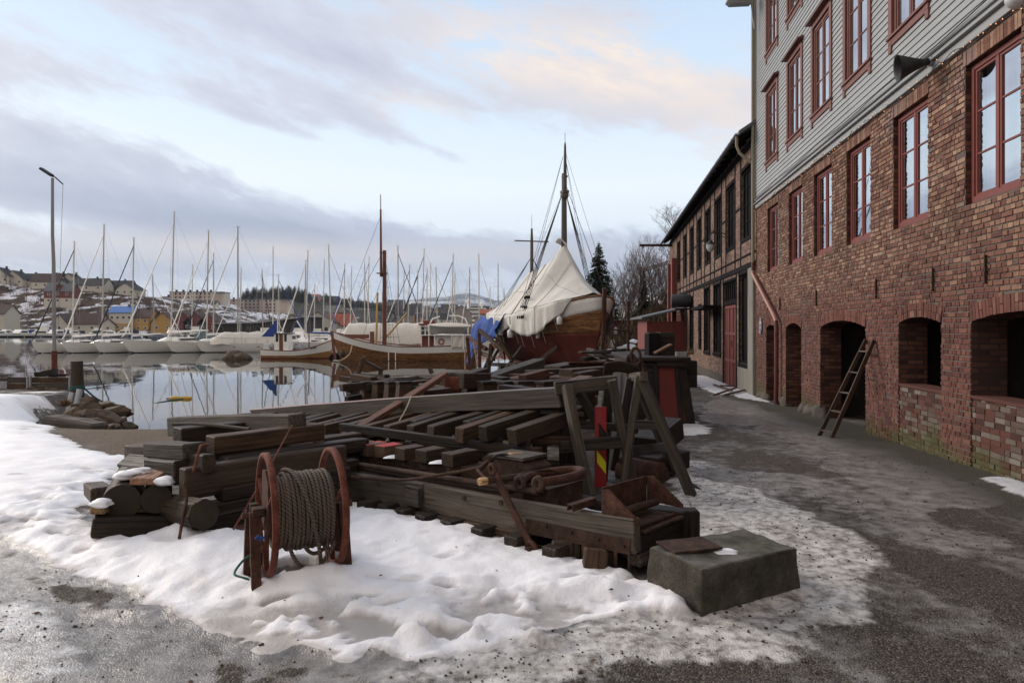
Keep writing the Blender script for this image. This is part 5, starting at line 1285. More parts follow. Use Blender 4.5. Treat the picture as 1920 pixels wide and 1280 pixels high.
for nm, a, b in (('post', CL - AX * .085 - PERP * .16 + ZV * (-.51), CL - AX * .085 - PERP * .035 + ZV * .03), ('post', CL - AX * .10 + PERP * .17 + ZV * (-.46), CL - AX * .10 + PERP * .035 + ZV * .03),
                 ('post', CRt + AX * .065 - PERP * .20 + ZV * (-.53), CRt + AX * .065 - PERP * .035 + ZV * .02), ('post', CRt + AX * .06 + PERP * .2 + ZV * (-.53), CRt + AX * .06 + PERP * .03 + ZV * .02)):
    mb = MB(); channel(mb, a - O, b - O, .062, .045, .008); mb.build(nm, M['rust'], rl_)
mb = MB(); mb.beam(CL - AX * .10 - PERP * .05 + ZV * .035 - O, CL - AX * .02 - PERP * .05 + ZV * .035 - O, .09, .05); mb.beam(CL - AX * .10 + PERP * .06 + ZV * .02 - O, CL - AX * .05 + PERP * .06 + ZV * .02 - O, .06, .09); mb.build('bearing', M['rust_dark'], rl_, .003)
mb = MB(); mb.beam(CL - AX * .06 - PERP * .14 + ZV * (-.44) - O, CRt + AX * .02 - PERP * .15 + ZV * (-.455) - O, .05, .012); mb.beam(CL - AX * .06 - PERP * .165 + ZV * (-.46) - O, CRt + AX * .02 - PERP * .175 + ZV * (-.475) - O, .012, .04); mb.build('cross_bar', M['rust'], rl_)
mb = MB(); mb.beam(CL - AX * .05 - PERP * .19 + ZV * (-.49) - O, CRt + AX * .1 - PERP * .22 + ZV * (-.52) - O, .05, .06); mb.build('base_bar', M['rust_dark'], rl_)
# cable wound on the drum
t = NT('laid_wire_rope'); lp = t.attr('loc', 'Vector'); sx = t.node('ShaderNodeSeparateXYZ'); t.put(sx.inputs[0], lp)
ang = t.math('ARCTAN2', sx.outputs[2], sx.outputs[1]); ph = t.math('ADD', t.math('MULTIPLY', sx.outputs[0], 230), t.math('MULTIPLY', ang, 3))
st_ = t.math('SINE', ph); h_ = t.math('MULTIPLY', t.math('ADD', st_, 1), .5)
n_ = t.noise(t.pos(), 12, 4, .6)
c = t.mix(h_, (.035, .028, .022), (.17, .13, .10)); c = t.mix(t.ramp(n_, [(.4, 0), (.65, .55)]), c, (.10, .06, .04))
M['cable'] = t.out(c, .8, t.bump(h_, .9, .006), spec=.3)
cb = empty('steel_cable', (CL.x, CL.y, .2)); tag(cb, 'thick brown twisted steel cable wound round the reel', 'cable'); O = cb.location
rc = .0135; pts = []; n = 22
for lay, (rr, a0, a1, turns) in enumerate(((.235, .035, .425, 15.2), (.258, .405, .10, 11.0))):
    N = int(turns * n)
    for i in range(N):
        q = 2 * math.pi * i / n + lay * 1.1; k = i / N; aa = a0 + (a1 - a0) * k + .002 * math.sin(q * 3.3)
        r2 = rr + .004 * math.sin(q * 1.7) + (0 if lay else 0)
        pts.append(CL - O + AX * aa + (PERP * math.cos(q) - ZV * math.sin(q)) * r2)
mb = MB(); mb.tube(pts, rc, 8, caps=True); mb.build('windings', M['cable'], cb)
pts = []
for i in range(40):
    k = i / 39; q = -1.9 + k * 3.4; pts.append(CL - O + AX * (.12 + .24 * k) + (PERP * -math.cos(q) + ZV * -math.sin(q)) * (.285 if k < .75 else .285 + (k - .75) * .55))
mb = MB(); mb.tube(pts, rc * 1.05, 8); mb.build('crossing_turn', M['cable'], cb)
for a0, a1, dp_ in ((.12, .42, .45), (.22, .38, .34)):
    pts = [CL - O + AX * (a0 + (a1 - a0) * k) - PERP * (.20 - .06 * math.sin(math.pi * k)) + ZV * (-.20 - (dp_ - .26) * math.sin(math.pi * k) ** .8) for k in [i / 16 for i in range(17)]]
    mb = MB(); mb.tube(pts, rc, 8); mb.build('hanging_loop', M['cable'], cb)
rope('teal_rope', [at(478, 1040, 4.62), at(462, 1045, 4.58), at(446, 1062, 4.52), at(440, 1076, 4.45), at(455, 1082, 4.4), at(468, 1086, 4.4)], .008, M['rope_green'], 'thin teal rope trailing from the foot of the cable reel', 'rope')
tb_ = MB(); c_ = at(480, 1058, 4.66); 
for k in range(5): tb_.tube([Vector((.035 * math.cos(q), .035 * math.sin(q), .018 * k)) for q in [6.283 * i / 12 for i in range(12)]], .009, 6, closed=True)
tag(tb_.build('rope_lashing', M['rope_dark'], None, loc=c_), 'dark rope lashing round the left post of the reel', 'rope')
bl_ = MB(); bl_.tube([(0, 0, 0), (.02, 0, .02), (.03, .01, -.01), (.05, 0, .01)], .012, 6); tag(bl_.build('blue_rope_scrap', M['blue_canvas'], None, loc=CL + Vector((.03, -.28, -.09))), 'scrap of blue rope tied to the cable beside the left ring', 'rope')

# ---- concrete block --------------------------------------------------------------------
t = NT('rough_concrete'); p = t.pos(); n1_ = t.noise(p, 5, 6, .65); n2_ = t.noise(p, 70, 4, .7); vv_ = t.voro(p, 45)
c = t.ramp(n1_, [(.3, (.030, .027, .021)), (.5, (.065, .058, .047)), (.75, (.125, .115, .098))]); c = t.mix(.8, c, t.ramp(n2_, [(.3, .5), (.6, 1.3)]), 'MULTIPLY')
g_ = t.node('ShaderNodeNewGeometry'); sp = t.node('ShaderNodeSeparateXYZ'); t.put(sp.inputs[0], g_.outputs['Normal'])
c = t.mix(t.math('MULTIPLY', t.ramp(sp.outputs[2], [(.5, 0), (.9, .45)]), t.ramp(n1_, [(.35, .3), (.6, 1)])), c, (.20, .19, .17))
mm = t.noise(p, 3.3, 5, .7); c = t.mix(t.ramp(mm, [(.52, 0), (.66, .6)]), c, (.035, .04, .014))
M['concrete'] = t.out(c, .92, t.bump(t.math('ADD', t.math('MULTIPLY', n2_, .6), t.math('ADD', t.math('MULTIPLY', n1_, 1.2), t.math('MULTIPLY', t.ramp(vv_, [(.1, 0), (.25, 1)]), .35))), .8, .012), spec=.2)
import bmesh as _bm
bm = _bm.new(); ca_, sa_ = math.cos(R(31)), math.sin(R(31))
_bm.ops.create_cube(bm, size=1)
F0 = Vector((1.165, 4.18, 0)); E1 = Vector((.80, .48, 0)); E2 = Vector((-.25, .42, 0))
for v_ in bm.verts:
    a = v_.co.x + .5; b = v_.co.y + .5; z_ = .325 if v_.co.z > 0 else -.12; s_ = .985 if z_ > 0 else 1.015
    a = .5 + (a - .5) * s_; b = .5 + (b - .5) * s_
    v_.co = E1 * a + E2 * b + ZV * (z_ - (.02 * a if z_ > 0 else 0) + (.012 * b if z_ > 0 else 0))
_bm.ops.bevel(bm, geom=list(bm.edges), offset=.022, segments=3, affect='EDGES', profile=.6)
_bm.ops.triangulate(bm, faces=bm.faces[:]); _bm.ops.subdivide_edges(bm, edges=bm.edges[:], cuts=3, use_grid_fill=True); _bm.ops.subdivide_edges(bm, edges=bm.edges[:], cuts=1)
from mathutils import noise as mn
for v_ in bm.verts:
    p_ = v_.co * 6; v_.co += v_.normal * (mn.noise(p_) * .018 + mn.noise(p_ * 4) * .009 - max(0, mn.noise(p_ * 1.4 + Vector((5, 5, 5))) - .28) * .09)
me = bpy.data.meshes.new('concrete_block'); bm.to_mesh(me); bm.free(); me.materials.append(M['concrete'])
for p_ in me.polygons: p_.use_smooth = True
ob = bpy.data.objects.new('concrete_block', me); COL.objects.link(ob); ob.location = F0; tag(ob, 'rough dark concrete block with chipped rounded edges in the right foreground', 'concrete block')
rp = F0 + E1 * .22 + E2 * .62 + ZV * .347
ob = timber('rusty_plate', rp - Vector((.17, .02, 0)), rp + Vector((.17, .09, -.001)), .25, .016, M['rust_dark'], 'flat rusty steel plate lying on top of the concrete block', 'steel plate', tint=1.5, bevel=.002, jit=.001)
o_ = F0 + E1 * .42 + E2 * .33 + ZV * .318; mb = MB(); mb.blob((0, 0, 0), (.085, .05, .016), 3, .25, seed=4); tag(mb.build('snow_patch', M['snow'], None, loc=o_), 'small flat patch of snow on the concrete block beside the plate', 'snow')

# ---- timber stack on the left ------------------------------------------------------------
DU = Vector((-.737, .676, -.10)); DV = Vector((.676, .737, 0)); DL = Vector((-.44, .90, -.03))
SLAB = []
def tb2(px, py, Y, w_, h_, d, L, mat, label, roll=0, tint=None, seg=3, jit=.005, group='timbers of the big stack', **kw):
    """px,py = middle of the near end face"""
    p0 = at(px, py, Y); timber('stacked_timber', p0, p0 + Vector(d).normalized() * L, w_, h_, M[mat], label, 'timber', group, roll, seg, jit, tint=tint, **kw)
tb2(559, 797, 6.9, .21, .235, DU, 3.1, 'wood_grey', 'big smooth grey baulk on top of the timber stack', tint=1.15)
tb2(394, 834, 6.3, .20, .165, DV, 1.15, 'wood_mid', 'brown crosswise beam lying under the right end of the grey baulk', tint=1.25)
tb2(332, 815, 7.0, .22, .15, DV, 1.1, 'wood_dark', 'dark crosswise beam on the upper left of the stack', tint=1.2)
tb2(341, 907, 5.8, .14, .265, DV, 1.6, 'wood_darkgrey', 'broad dark plank on edge along the middle of the stack', tint=1.35)
tb2(366, 845, 6.05, .21, .14, DU, .95, 'wood_grey', 'squared beam poking out under the dark crosswise beam', tint=.8)
tb2(393, 869, 5.85, .115, .165, DU, .6, 'wood_darkgrey', 'short beam end standing proud above the broad plank', tint=.9)
tb2(353, 883, 6.0, .24, .21, DU, .7, 'wood_dark', 'thick dark beam end left of the short beam end', tint=1.2)
tb2(303, 849, 6.8, .23, .17, DU, .7, 'wood_mid', 'brown beam end above the tilted timber', tint=.9)
tb2(272, 853, 7.1, .08, .12, DU, .5, 'wood_red', 'small reddish beam end at the left edge of the stack', tint=.9)
tb2(303, 876, 6.4, .17, .14, DU, .9, 'wood_darkgrey', 'tilted timber lying on its corner behind the round logs', roll=R(38), tint=.9)
tb2(418, 868, 6.2, .18, .10, DV, 1.5, 'wood_dark', 'flat crosswise beam directly above the broad plank', tint=1.3)
tb2(410, 925, 6.0, .2, .12, DV, 1.3, 'wood_dark', 'crosswise beam directly below the broad plank', tint=1.2)
tb2(400, 955, 5.95, .2, .13, DV, 1.2, 'wood_dark', 'second crosswise beam below the broad plank', tint=1.0)
tb2(345, 992, 5.75, .3, .22, DV, 1.5, 'wood_dark', 'black bottom beam resting in the snow under the stack', tint=.8)
tb2(450, 1000, 5.6, .16, .10, DV, .5, 'wood_red', 'small red brown block at the foot of the stack by the reel', tint=.8)
tb2(500, 860, 6.9, .16, .14, DV, 1.2, 'wood_dark', 'dark crosswise beam behind the top of the reel', tint=1.2)
tb2(600, 832, 7.6, .18, .15, DV, .5, 'wood_mid', 'brown beam end between the grey baulk and the red topped blocks', tint=.9)
tb2(565, 856, 7.3, .18, .12, DV, .9, 'wood_dark', 'low dark beam behind the right ring of the reel', tint=1.1)
tb2(590, 890, 7.0, .16, .2, DV, .5, 'wood_darkgrey', 'upright dark plank end right behind the cable windings', tint=1.1)
# octagonal and round logs
def log(px, py, Y, r, d, L, n, mat, label, tint):
    p0 = at(px, py, Y); d = Vector(d).normalized(); o = empty('round_log' if n > 10 else 'hewn_log', (p0.x, p0.y, p0.z - r)); tag(o, label, 'log', 'logs at the left end of the stack')
    mb = MB(); k = 7; mb.tube([p0 - o.location + d * (L * i / k) + Vector((rnd.uniform(-.006, .006), 0, rnd.uniform(-.006, .006))) for i in range(k + 1)], [r * (1 - .1 * i / k) for i in range(k + 1)], n, tint, False, n > 10)
    mb.build('bark', M[mat], o)
    mb = MB(); a1 = d.orthogonal().normalized(); a2 = d.cross(a1); vs = [p0 - o.location - d * .004 + (a1 * math.cos(6.283 * i / n) + a2 * math.sin(6.283 * i / n)) * r * .985 for i in range(n)]
    mb.add(vs + [p0 - o.location - d * .004], [(n, (i + 1) % n, i) for i in range(n)], None, 1); mb.build('cut_end', M['log_end'], o)
t = NT('mossy_log_end'); p = t.pos(); n_ = t.noise(p, 16, 5, .65); c = t.mix(n_, (.012, .009, .007), (.05, .037, .027)); c = t.mix(t.ramp(t.noise(p, 7, 4, .6), [(.55, 0), (.68, .6)]), c, (.035, .036, .012)); M['log_end'] = t.out(c, .9, t.bump(n_, .6, .008))
log(228, 941, 5.75, .150, DL, 1.75, 22, 'wood_darkgrey', 'thickest round log with a mossy cut end at the left of the stack', 1.3)
log(293, 935, 5.85, .122, DL, 1.6, 22, 'wood_darkgrey', 'thinner round log next to the thickest mossy log', 1.3)
log(383, 964, 5.55, .130, DU, 1.2, 8, 'wood_darkgrey', 'eight sided hewn log under the broad plank', 1.1)
timber('bearer', at(172, 985, 5.62), at(352, 982, 6.0), .2, .17, M['wood_dark'], 'black bearer lying crosswise under the two round logs', 'timber', tint=.8)
timber('bearer', at(200, 960, 6.9), at(330, 950, 7.2), .2, .2, M['wood_dark'], 'rear bearer hidden in the dark under the round logs', 'timber', tint=.8)
timber('board_end', at(192, 928, 5.95), at(176, 915, 6.6), .17, .13, M['wood_darkgrey'], 'grey squared board end left of the mossy log', 'timber', tint=1.6)
timber('timber_end', at(182, 957, 5.6), at(205, 950, 5.9), .12, .06, M['wood_yellow'], 'pale timber end sticking out in the snow left of the logs', 'timber', tint=.7)
pl0 = at(266, 903, 5.78); timber('pink_plank', pl0, pl0 + Vector((-.16, .95, -.02)), .20, .06, M['wood_fresh'], 'pinkish sawn plank with snow on it across the round logs', 'plank', tint=1.0)
timber('short_stick', at(222, 900, 5.95), at(300, 893, 6.2), .06, .04, M['wood_yellow'], 'short stick lying under the pinkish plank', 'stick', tint=.6)
for (px, py, Y, r, lab) in ((238, 889, 5.95, (.10, .10, .035), 'snow lump on the left edge of the pinkish plank'), (262, 882, 6.05, (.10, .08, .028), 'snow lump in the middle of the pinkish plank'), (308, 902, 5.85, (.075, .07, .045), 'snow lump on the thinner round log'), (192, 943, 5.62, (.08, .09, .035), 'snow on the pale timber end left of the logs'), (282, 870, 6.5, (.06, .05, .02), 'small bit of snow behind the pinkish plank')):
    mb = MB(); mb.blob((0, 0, 0), r, 3, .22, seed=int(px)); tag(mb.build('snow_lump', M['snow'], None, loc=at(px, py, Y)), lab, 'snow')
# back of the stack, stepping away to the beach
for i in range(64):
    s_ = rnd.random() ** .8; u_ = .4 + 6.6 * s_; base = Vector((-3.05, 6.95, 0)) + Vector((-.44, .90, 0)) * u_; lay = rnd.randint(0, 3); z_ = .10 + lay * .17 - .085 * u_ + (0 if lay < 3 else -.02)
    if rnd.random() < .55:
        off = rnd.uniform(-.1, .15); p0 = base + VV * off + ZV * z_; p1 = p0 + VV * rnd.uniform(.9, 1.5) + UV * rnd.uniform(-.15, .15)
    else:
        p0 = base + VV * rnd.uniform(0, 1.1) + ZV * z_; p1 = p0 + UV * rnd.uniform(.5, .9) + ZV * rnd.uniform(-.15, 0)
    timber('stacked_timber', p0, p1, rnd.uniform(.12, .24), rnd.uniform(.10, .17), WD('wood_mid', 'wood_dark', 'wood_darkgrey', 'wood_red'), 'old squared timber in the rear part of the big stack towards the beach', 'timber', 'rear timbers of the big stack', seg=2)
rope('iron_rod', [at(548, 797, 6.6), at(500, 885, 5.9), at(438, 992, 5.35)], .009, M['rust_red'], 'thin straight rusty rod leaning against the stack behind the reel', 'rod')
rope('bent_iron', [at(392, 834, 5.9), at(378, 835, 5.85), at(372, 850, 5.8), at(362, 884, 5.75)], .012, M['rust_red'], 'bent rusty iron hooked over the left beams of the stack', 'rod')
rope('pole', [at(325, 795, 7.3), at(385, 796, 7.15), at(468, 805, 6.9)], .022, M['wood_grey'], 'thin pole lying along the front of the grey baulk', 'pole')
rope('chain', [at(336, 1010, 5.45), at(344, 965, 5.5), at(350, 935, 5.55), at(346, 905, 5.6)], .012, M['rust'], 'rusty chain hanging down the left end of the broad plank', 'chain')

# ---- beach, wall, post, rocks ----------------------------------------------------------------
bx, by = gpt(130, 798)
timber('beach_log', at(92, 792, 14.6), at(190, 806, 14.3), .42, .36, M['wood_grey'], 'squat weathered log lying on the beach gravel beside the rocks', 'log', tint=1.4, seg=5, jit=.03, bevel=.05, h1=.30)
M['rock'] = (lambda t: t.out(t.mix(t.ramp(t.noise(t.pos(), 2.2, 5, .65), [(.5, 0), (.62, 1)]), t.mix(t.noise(t.pos(), 5, 5, .65), (.045, .032, .024), (.16, .115, .085)), (.035, .03, .022)), .85, t.bump(t.noise(t.pos(), 9, 5, .65), .9, .03), spec=.2))(NT('beach_rock'))
def rockmesh(mb, r, seed):
    g2 = random.Random(seed); bm = bmesh.new(); sx, sy, sz = r * g2.uniform(1.0, 1.5), r * g2.uniform(.7, 1.0), r * g2.uniform(.5, .8)
    for _ in range(15):
        v = Vector((g2.gauss(0, 1), g2.gauss(0, 1), g2.gauss(0, 1))).normalized() * g2.uniform(.8, 1.1); bm.verts.new((v.x * sx, v.y * sy, v.z * sz))
    bmesh.ops.convex_hull(bm, input=bm.verts[:]); loose = [v for v in bm.verts if not v.link_faces]; bmesh.ops.delete(bm, geom=loose, context='VERTS')
    bm.verts.index_update(); vs = [v.co.copy() for v in bm.verts]; fs = [tuple(v.index for v in f.verts) for f in bm.faces]; bm.free(); mb.add(vs, fs)
k = 0
rk = [(170, 765, 20, .35), (195, 760, 20.5, .4), (215, 775, 19.6, .38), (185, 778, 19, .4), (160, 780, 18.5, .35), (205, 790, 18.6, .42), (228, 790, 18.9, .35), (178, 793, 17.8, .3), (240, 798, 18.6, .3), (150, 765, 20.5, .3), (222, 762, 21, .25), (140, 775, 19.5, .28), (198, 800, 17.6, .25), (168, 752, 21.5, .28), (212, 800, 18, .22), (232, 776, 19.8, .25)]
for i, (px, py, Y, r) in enumerate(rk):
    mb = MB(); rockmesh(mb, r * .95, i * 7 + 1); tag(mb.build('rock', M['rock'], None, .02, loc=at(px, py, Y)), 'rounded brown boulder in the pile at the foot of the mooring post', 'rock', 'boulders by the mooring post')
for i, (px, py, Y, r) in enumerate([(65, 733, 24.6, .2), (85, 732, 24.6, .22), (98, 735, 24.4, .25), (115, 741, 23.8, .2), (58, 729, 24.9, .15)]):
    mb = MB(); rockmesh(mb, r, i + 90); tag(mb.build('rock', M['rock'], None, loc=at(px, py, Y)), 'small stone along the foot of the low plank wall', 'rock', 'stones below the plank wall')
mp = empty('mooring_post', at(145, 762, 22.5)); tag(mp, 'thick wooden mooring post with grey pipes at its foot on the quay edge', 'post'); O = mp.location
mb = MB(); mb.tube([at(146, 770, 22.5) - O, at(145, 720, 22.5) - O, at(144, 677, 22.5) - O], [.20, .19, .18], 12, 1.0); mb.build('pile', M['wood_darkgrey'], mp)
for a, b in (((128, 775), (136, 736)), ((142, 765), (150, 730))):
    mb = MB(); mb.tube([at(*a, 22.0) - O, at(*b, 22.2) - O], .10, 10); mb.build('pipe', M['steel'], mp)
mb = MB()
for k in range(3): mb.tube([at(145, 724 + k * 2.5, 22.5) - O + Vector((.21 * math.cos(q), .21 * math.sin(q), 0)) for q in [6.283 * i / 14 for i in range(14)]], .022, 6, closed=True)
mb.build('rope_turns', M['rope_green'], mp)
rope('mooring_rope', [at(156, 726, 22.4), at(180, 746, 23), at(208, 760, 23.6), at(236, 765, 24.2), at(262, 763, 24.8), at(300, 754, 25.8), at(345, 747.5, 27)], .028, M['rope_green'], 'green mooring rope running from the post out over the water', 'rope')
rope('thin_line', [at(345, 747, 27), at(430, 735, 33), at(520, 715, 44), at(560, 700, 52)], .015, M['rope_dark'], 'thin dark line from the yellow float out to the moored boats', 'rope')
rope('mooring_chain', [at(233, 766, 24.1), at(226, 776, 23.5), at(224, 790, 22.5)], .03, M['rope_dark'], 'dark chain hanging from the mooring rope into the shallows', 'chain')
yf = empty('yellow_float', (*((338 - 960) / F * 27, 27), WATER)); tag(yf, 'long yellow float lying on the water', 'float')
mb = MB(); mb.tube([(-.42, 0, .03), (-.36, 0, .03), (-.1, 0, .03), (-.08, 0, .03), (.3, .02, .03), (.42, .02, .03)], [.05, .085, .085, .055, .09, .06], 10); mb.build('body', M['float_yellow'] if 'float_yellow' in M else paint('float_yellow', (.5, .30, .04), .5, .3), yf)
mb = MB(); mb.tube([(-.55, 0, .02), (-.42, 0, .03)], .02, 6); mb.build('eye', M['rope_dark'], yf)
# low plank wall along the quay
pw = empty('plank_wall', at(60, 735, 25.3)); tag(pw, 'low weathered plank retaining wall with steel posts at the left quay edge', 'wall'); O = pw.location
for (a, b, y0, y1, mt, tt) in ((0, 16, 708, 714, 'wood_grey', 1.2), (-300, 0, 708, 714, 'wood_grey', 1.1), (16, 49, 707, 718, 'wood_grey', .9), (16, 49, 719, 728, 'wood_mid', 1.3), (60, 128, 707, 717, 'wood_mid', 1.1), (60, 128, 718, 732, 'wood_grey', 1.2), (-300, 15, 715, 735, 'steel_', 1)):
    mb = MB(); p0 = at(a, (y0 + y1) / 2, 25.3); p1 = at(b, (y0 + y1) / 2, 25.3); hh = (y1 - y0) / F * 25.3
    mb.beam(p0 - O, p1 - O, .12, hh, tint=tt, seg=3, jit=.006); mb.build('plank' if mt != 'steel_' else 'metal_sheet', M['steel'] if mt == 'steel_' else M[mt], pw)
for px in (52, 57, 131, 136):
    mb = MB(); mb.box(at(px, 721, 25.15) - O, (.06, .09, .62)); mb.build('post', M['steel'], pw)
rk2 = empty('dark_driftwood', at(85, 702, 26.0)); tag(rk2, 'dark broken driftwood lying on top of the plank wall', 'driftwood')
mb = MB(); mb.beam((-.35, 0, 0), (.35, .1, .1), .3, .2, jit=.03, seg=4); mb.build('trunk', M['wood_dark'], rk2); mb = MB(); mb.beam((.1, .1, -.05), (.75, .1, -.02), .12, .08, jit=.02, seg=3); mb.build('broken_limb', M['wood_dark'], rk2)
bsh = empty('dry_tuft', at(122, 762, 20.5)); tag(bsh, 'round tuft of dry brown grass in front of the grey pipes', 'grass tuft')
mb = MB()
for i in range(160):
    th = rnd.uniform(0, 6.283); e = rnd.uniform(.1, 1.3); L = rnd.uniform(.15, .3); d_ = Vector((math.cos(th) * math.cos(e), math.sin(th) * math.cos(e), math.sin(e)))
    mb.tube([d_ * .03, d_ * L * .6 + Vector((0, 0, .02)), d_ * L], [.012, .01, .004], 3, caps=False)
mb.build('blades', M['wood_yellow'] if False else paint('dry_grass', (.20, .12, .07), .9, .3), bsh)

# loose grit, gravel chips and splinters on the ice and road near the camera
def grit():
    g2 = np.random.default_rng(5); V = []; Fc = []; T = []; nb = 0
    base = np.array([(1, 0, 0), (0, 1, 0), (-1, 0, 0), (0, -1, 0), (0, 0, 1), (0, 0, -1)], float); fcs = [(0, 1, 4), (1, 2, 4), (2, 3, 4), (3, 0, 4), (1, 0, 5), (2, 1, 5), (3, 2, 5), (0, 3, 5)]
    n = 9000; xs2 = g2.uniform(-3.6, 7.5, n); ys2 = 3.2 + 7 * g2.uniform(0, 1, n) ** 1.6
    den = fbm(xs2, ys2, .9, 4, 99)
    for i in range(n):
        x, y = xs2[i], ys2[i]; j_ = int(np.clip(np.searchsorted(ys, y), 1, nv - 1)); i_ = int(np.clip(np.searchsorted(xs, x), 1, nu - 1))
        sn = snow[j_, i_]; 
        if g2.random() < sn * .965 or den[i] < .46 and g2.random() < .75 or x > 4.9 + .1328 * y: continue
        s_ = g2.uniform(.003, .009) * (1.7 if g2.random() < .06 else 1) * (.8 + y * .06)
        q = base * (s_ * g2.uniform(.7, 1.5, 3)) * np.array([1, 1, .6]); a_ = g2.uniform(0, 6.28); c2, s2 = math.cos(a_), math.sin(a_)
        q = q + g2.normal(0, s_ * .15, q.shape); q = np.stack([q[:, 0] * c2 - q[:, 1] * s2, q[:, 0] * s2 + q[:, 1] * c2, q[:, 2]], 1) + np.array([x, y, Z[j_, i_] + s_ * .2])
        V.append(q); Fc += [tuple(nb + k for k in f) for f in fcs]; nb += 6; T += [g2.random()] * 6
    t = NT('loose_grit'); tn = t.attr('tint'); t.out(t.ramp(tn, [(0, (.015, .013, .012)), (.6, (.045, .036, .03)), (.85, (.10, .075, .055)), (1, (.16, .09, .06))]), .8)
    o = npmesh('loose_grit', np.concatenate(V).astype(np.float32), np.array(Fc), t.m, {'tint': np.array(T)}, False); kind(o, 'stuff')
grit()
# ================================================================ boats
def hull_fns(L, B, z_keel, z_mid, z_bow, z_stern, full=.42, bowrake=.05, stern_w=.75, fine=2.2, pw=.9):
    """x from 0 (stern) to L (bow)"""
    sheer = lambda x: z_mid + (z_bow - z_mid) * max(0, (x / L - .45) / .55) ** 1.8 + (z_stern - z_mid) * max(0, (.45 - x / L) / .45) ** 1.8
    def plan(x):
        q = x / L
        return (1 - ((q - .45) / .55) ** fine) if q > .45 else (stern_w + (1 - stern_w) * (1 - ((.45 - q) / .45) ** 2.0))
    def keel(x):
        q = x / L
        return z_keel + (sheer(x) - z_keel) * (max(0, (q - .80) / .20) ** 3) * .75 + (0 if stern_w > .3 else (sheer(x) - z_keel) * (max(0, (.15 - q) / .15) ** 2) * .5)
    def half(x, z):
        k = keel(x); t_ = min(max((z - k) / max(sheer(x) - k, .01), 0), 1); q = x / L
        p = full + .65 * max(0, (q - .55) / .45) + (0.5 * max(0, (.3 - q) / .3) if stern_w < .3 else 0)
        return B / 2 * max(plan(x), 0) ** pw * t_ ** p
    return sheer, keel, half
def band(mb, L, fns, lo, hi, nx=22, nz=5, off=0.0, x0=0.0, x1=1.0, tint=1, bow=.0):
    sheer, keel, half = fns
    for s_ in (-1, 1):
        vs = []
        for j in range(nz + 1):
            for i in range(nx + 1):
                q = x0 + (x1 - x0) * i / nx; x = L * q; a = max(lo(x), keel(x)); b = max(hi(x), a)
                z = a + (b - a) * j / nz
                vs.append((x + bow * max(0, q - .8) * 5 * (z - keel(x)), s_ * (half(x, z) + (off if half(x, z) > .02 or off < .03 else off)), z))
        fs = []
        for j in range(nz):
            for i in range(nx):
                a_ = j * (nx + 1) + i; f = (a_, a_ + 1, a_ + nx + 2, a_ + nx + 1); fs.append(f if s_ < 0 else f[::-1])
        mb.add(vs, fs, None, tint, True)
def deck(mb, L, fns, drop=.05, nx=22, tint=1, z=None, inset=.03):
    sheer, keel, half = fns; vs = []
    for i in range(nx + 1):
        x = L * i / nx; zz = sheer(x) - drop; h_ = max(half(x, zz) - inset, .01); vs += [(x, -h_, zz), (x, h_, zz)]
    mb.add(vs, [(2 * i, 2 * i + 2, 2 * i + 3, 2 * i + 1) for i in range(nx)], None, tint)
def transom(mb, fns, zlo, tint=1):
    sheer, keel, half = fns; n = 6; zs = [zlo + (sheer(0) - zlo) * i / n for i in range(n + 1)]
    pts = [(0, -half(0, z), z) for z in zs] + [(0, half(0, z), z) for z in reversed(zs)]; mb.poly(pts, tint)

t = NT('varnished_planking'); lv = t.pos((1, 1, 1)); s_ = t.node('ShaderNodeSeparateXYZ'); t.put(s_.inputs[0], t.gen('Object'))
z_ = t.math('MULTIPLY', s_.outputs[2], 7.5); fr = t.math('FRACT', z_); seam = t.ramp(fr, [(.0, 0), (.06, 1), (.94, 1), (1, 0)])
vd = t.gen('Object', (.5, .5, 7.5)); n1_ = t.noise(vd, 2.2, 5, .6); n2_ = t.noise(t.gen('Object', (1, 1, 3)), 2.6, 5, .7)
c = t.ramp(n1_, [(.3, (.10, .038, .012)), (.55, (.26, .11, .034)), (.75, (.42, .20, .07))]); c = t.mix(t.ramp(n2_, [(.50, 0), (.66, .85)]), c, (.022, .013, .009)); c = t.mix(seam, (.02, .012, .008), c)
M['varnish'] = t.out(c, .5, t.bump(t.math('ADD', seam, t.math('MULTIPLY', n2_, .4)), .6, .012), spec=.4)
t = NT('red_antifouling'); n_ = t.noise(t.pos(), 1.5, 6, .65); c = t.ramp(n_, [(.3, (.055, .010, .008)), (.6, (.125, .024, .016)), (.8, (.17, .045, .03))]); M['antifoul'] = t.out(c, .7, t.bump(t.noise(t.pos((1, 1, 5)), 3, 4, .6), .35, .02), spec=.25)
t = NT('light_brown_planking'); s_ = t.node('ShaderNodeSeparateXYZ'); t.put(s_.inputs[0], t.gen('Object')); seam = t.ramp(t.math('FRACT', t.math('MULTIPLY', s_.outputs[2], 6)), [(0, 0), (.1, 1)]); n_ = t.noise(t.gen('Object', (.6, .6, 5)), 2, 5, .6)
c = t.mix(seam, (.06, .03, .012), t.ramp(n_, [(.3, (.22, .10, .035)), (.7, (.42, .23, .09))])); M['light_plank'] = t.out(c, .45, None, spec=.4)
def cloth(name, c, wr=3.0, amp=.5, var=.35):
    t = NT(name); n_ = t.noise(t.pos((1, 1, 2.2)), .9, 5, .6); w_ = t.noise(t.pos((2.0, 2.0, .55)), wr, 4, .55, 1.2)
    cc = t.mix(t.ramp(n_, [(.4, 0), (.7, var)]), c, tuple(x * .72 for x in c))
    return t.out(cc, .75, t.bump(w_, amp, .12), spec=.25)
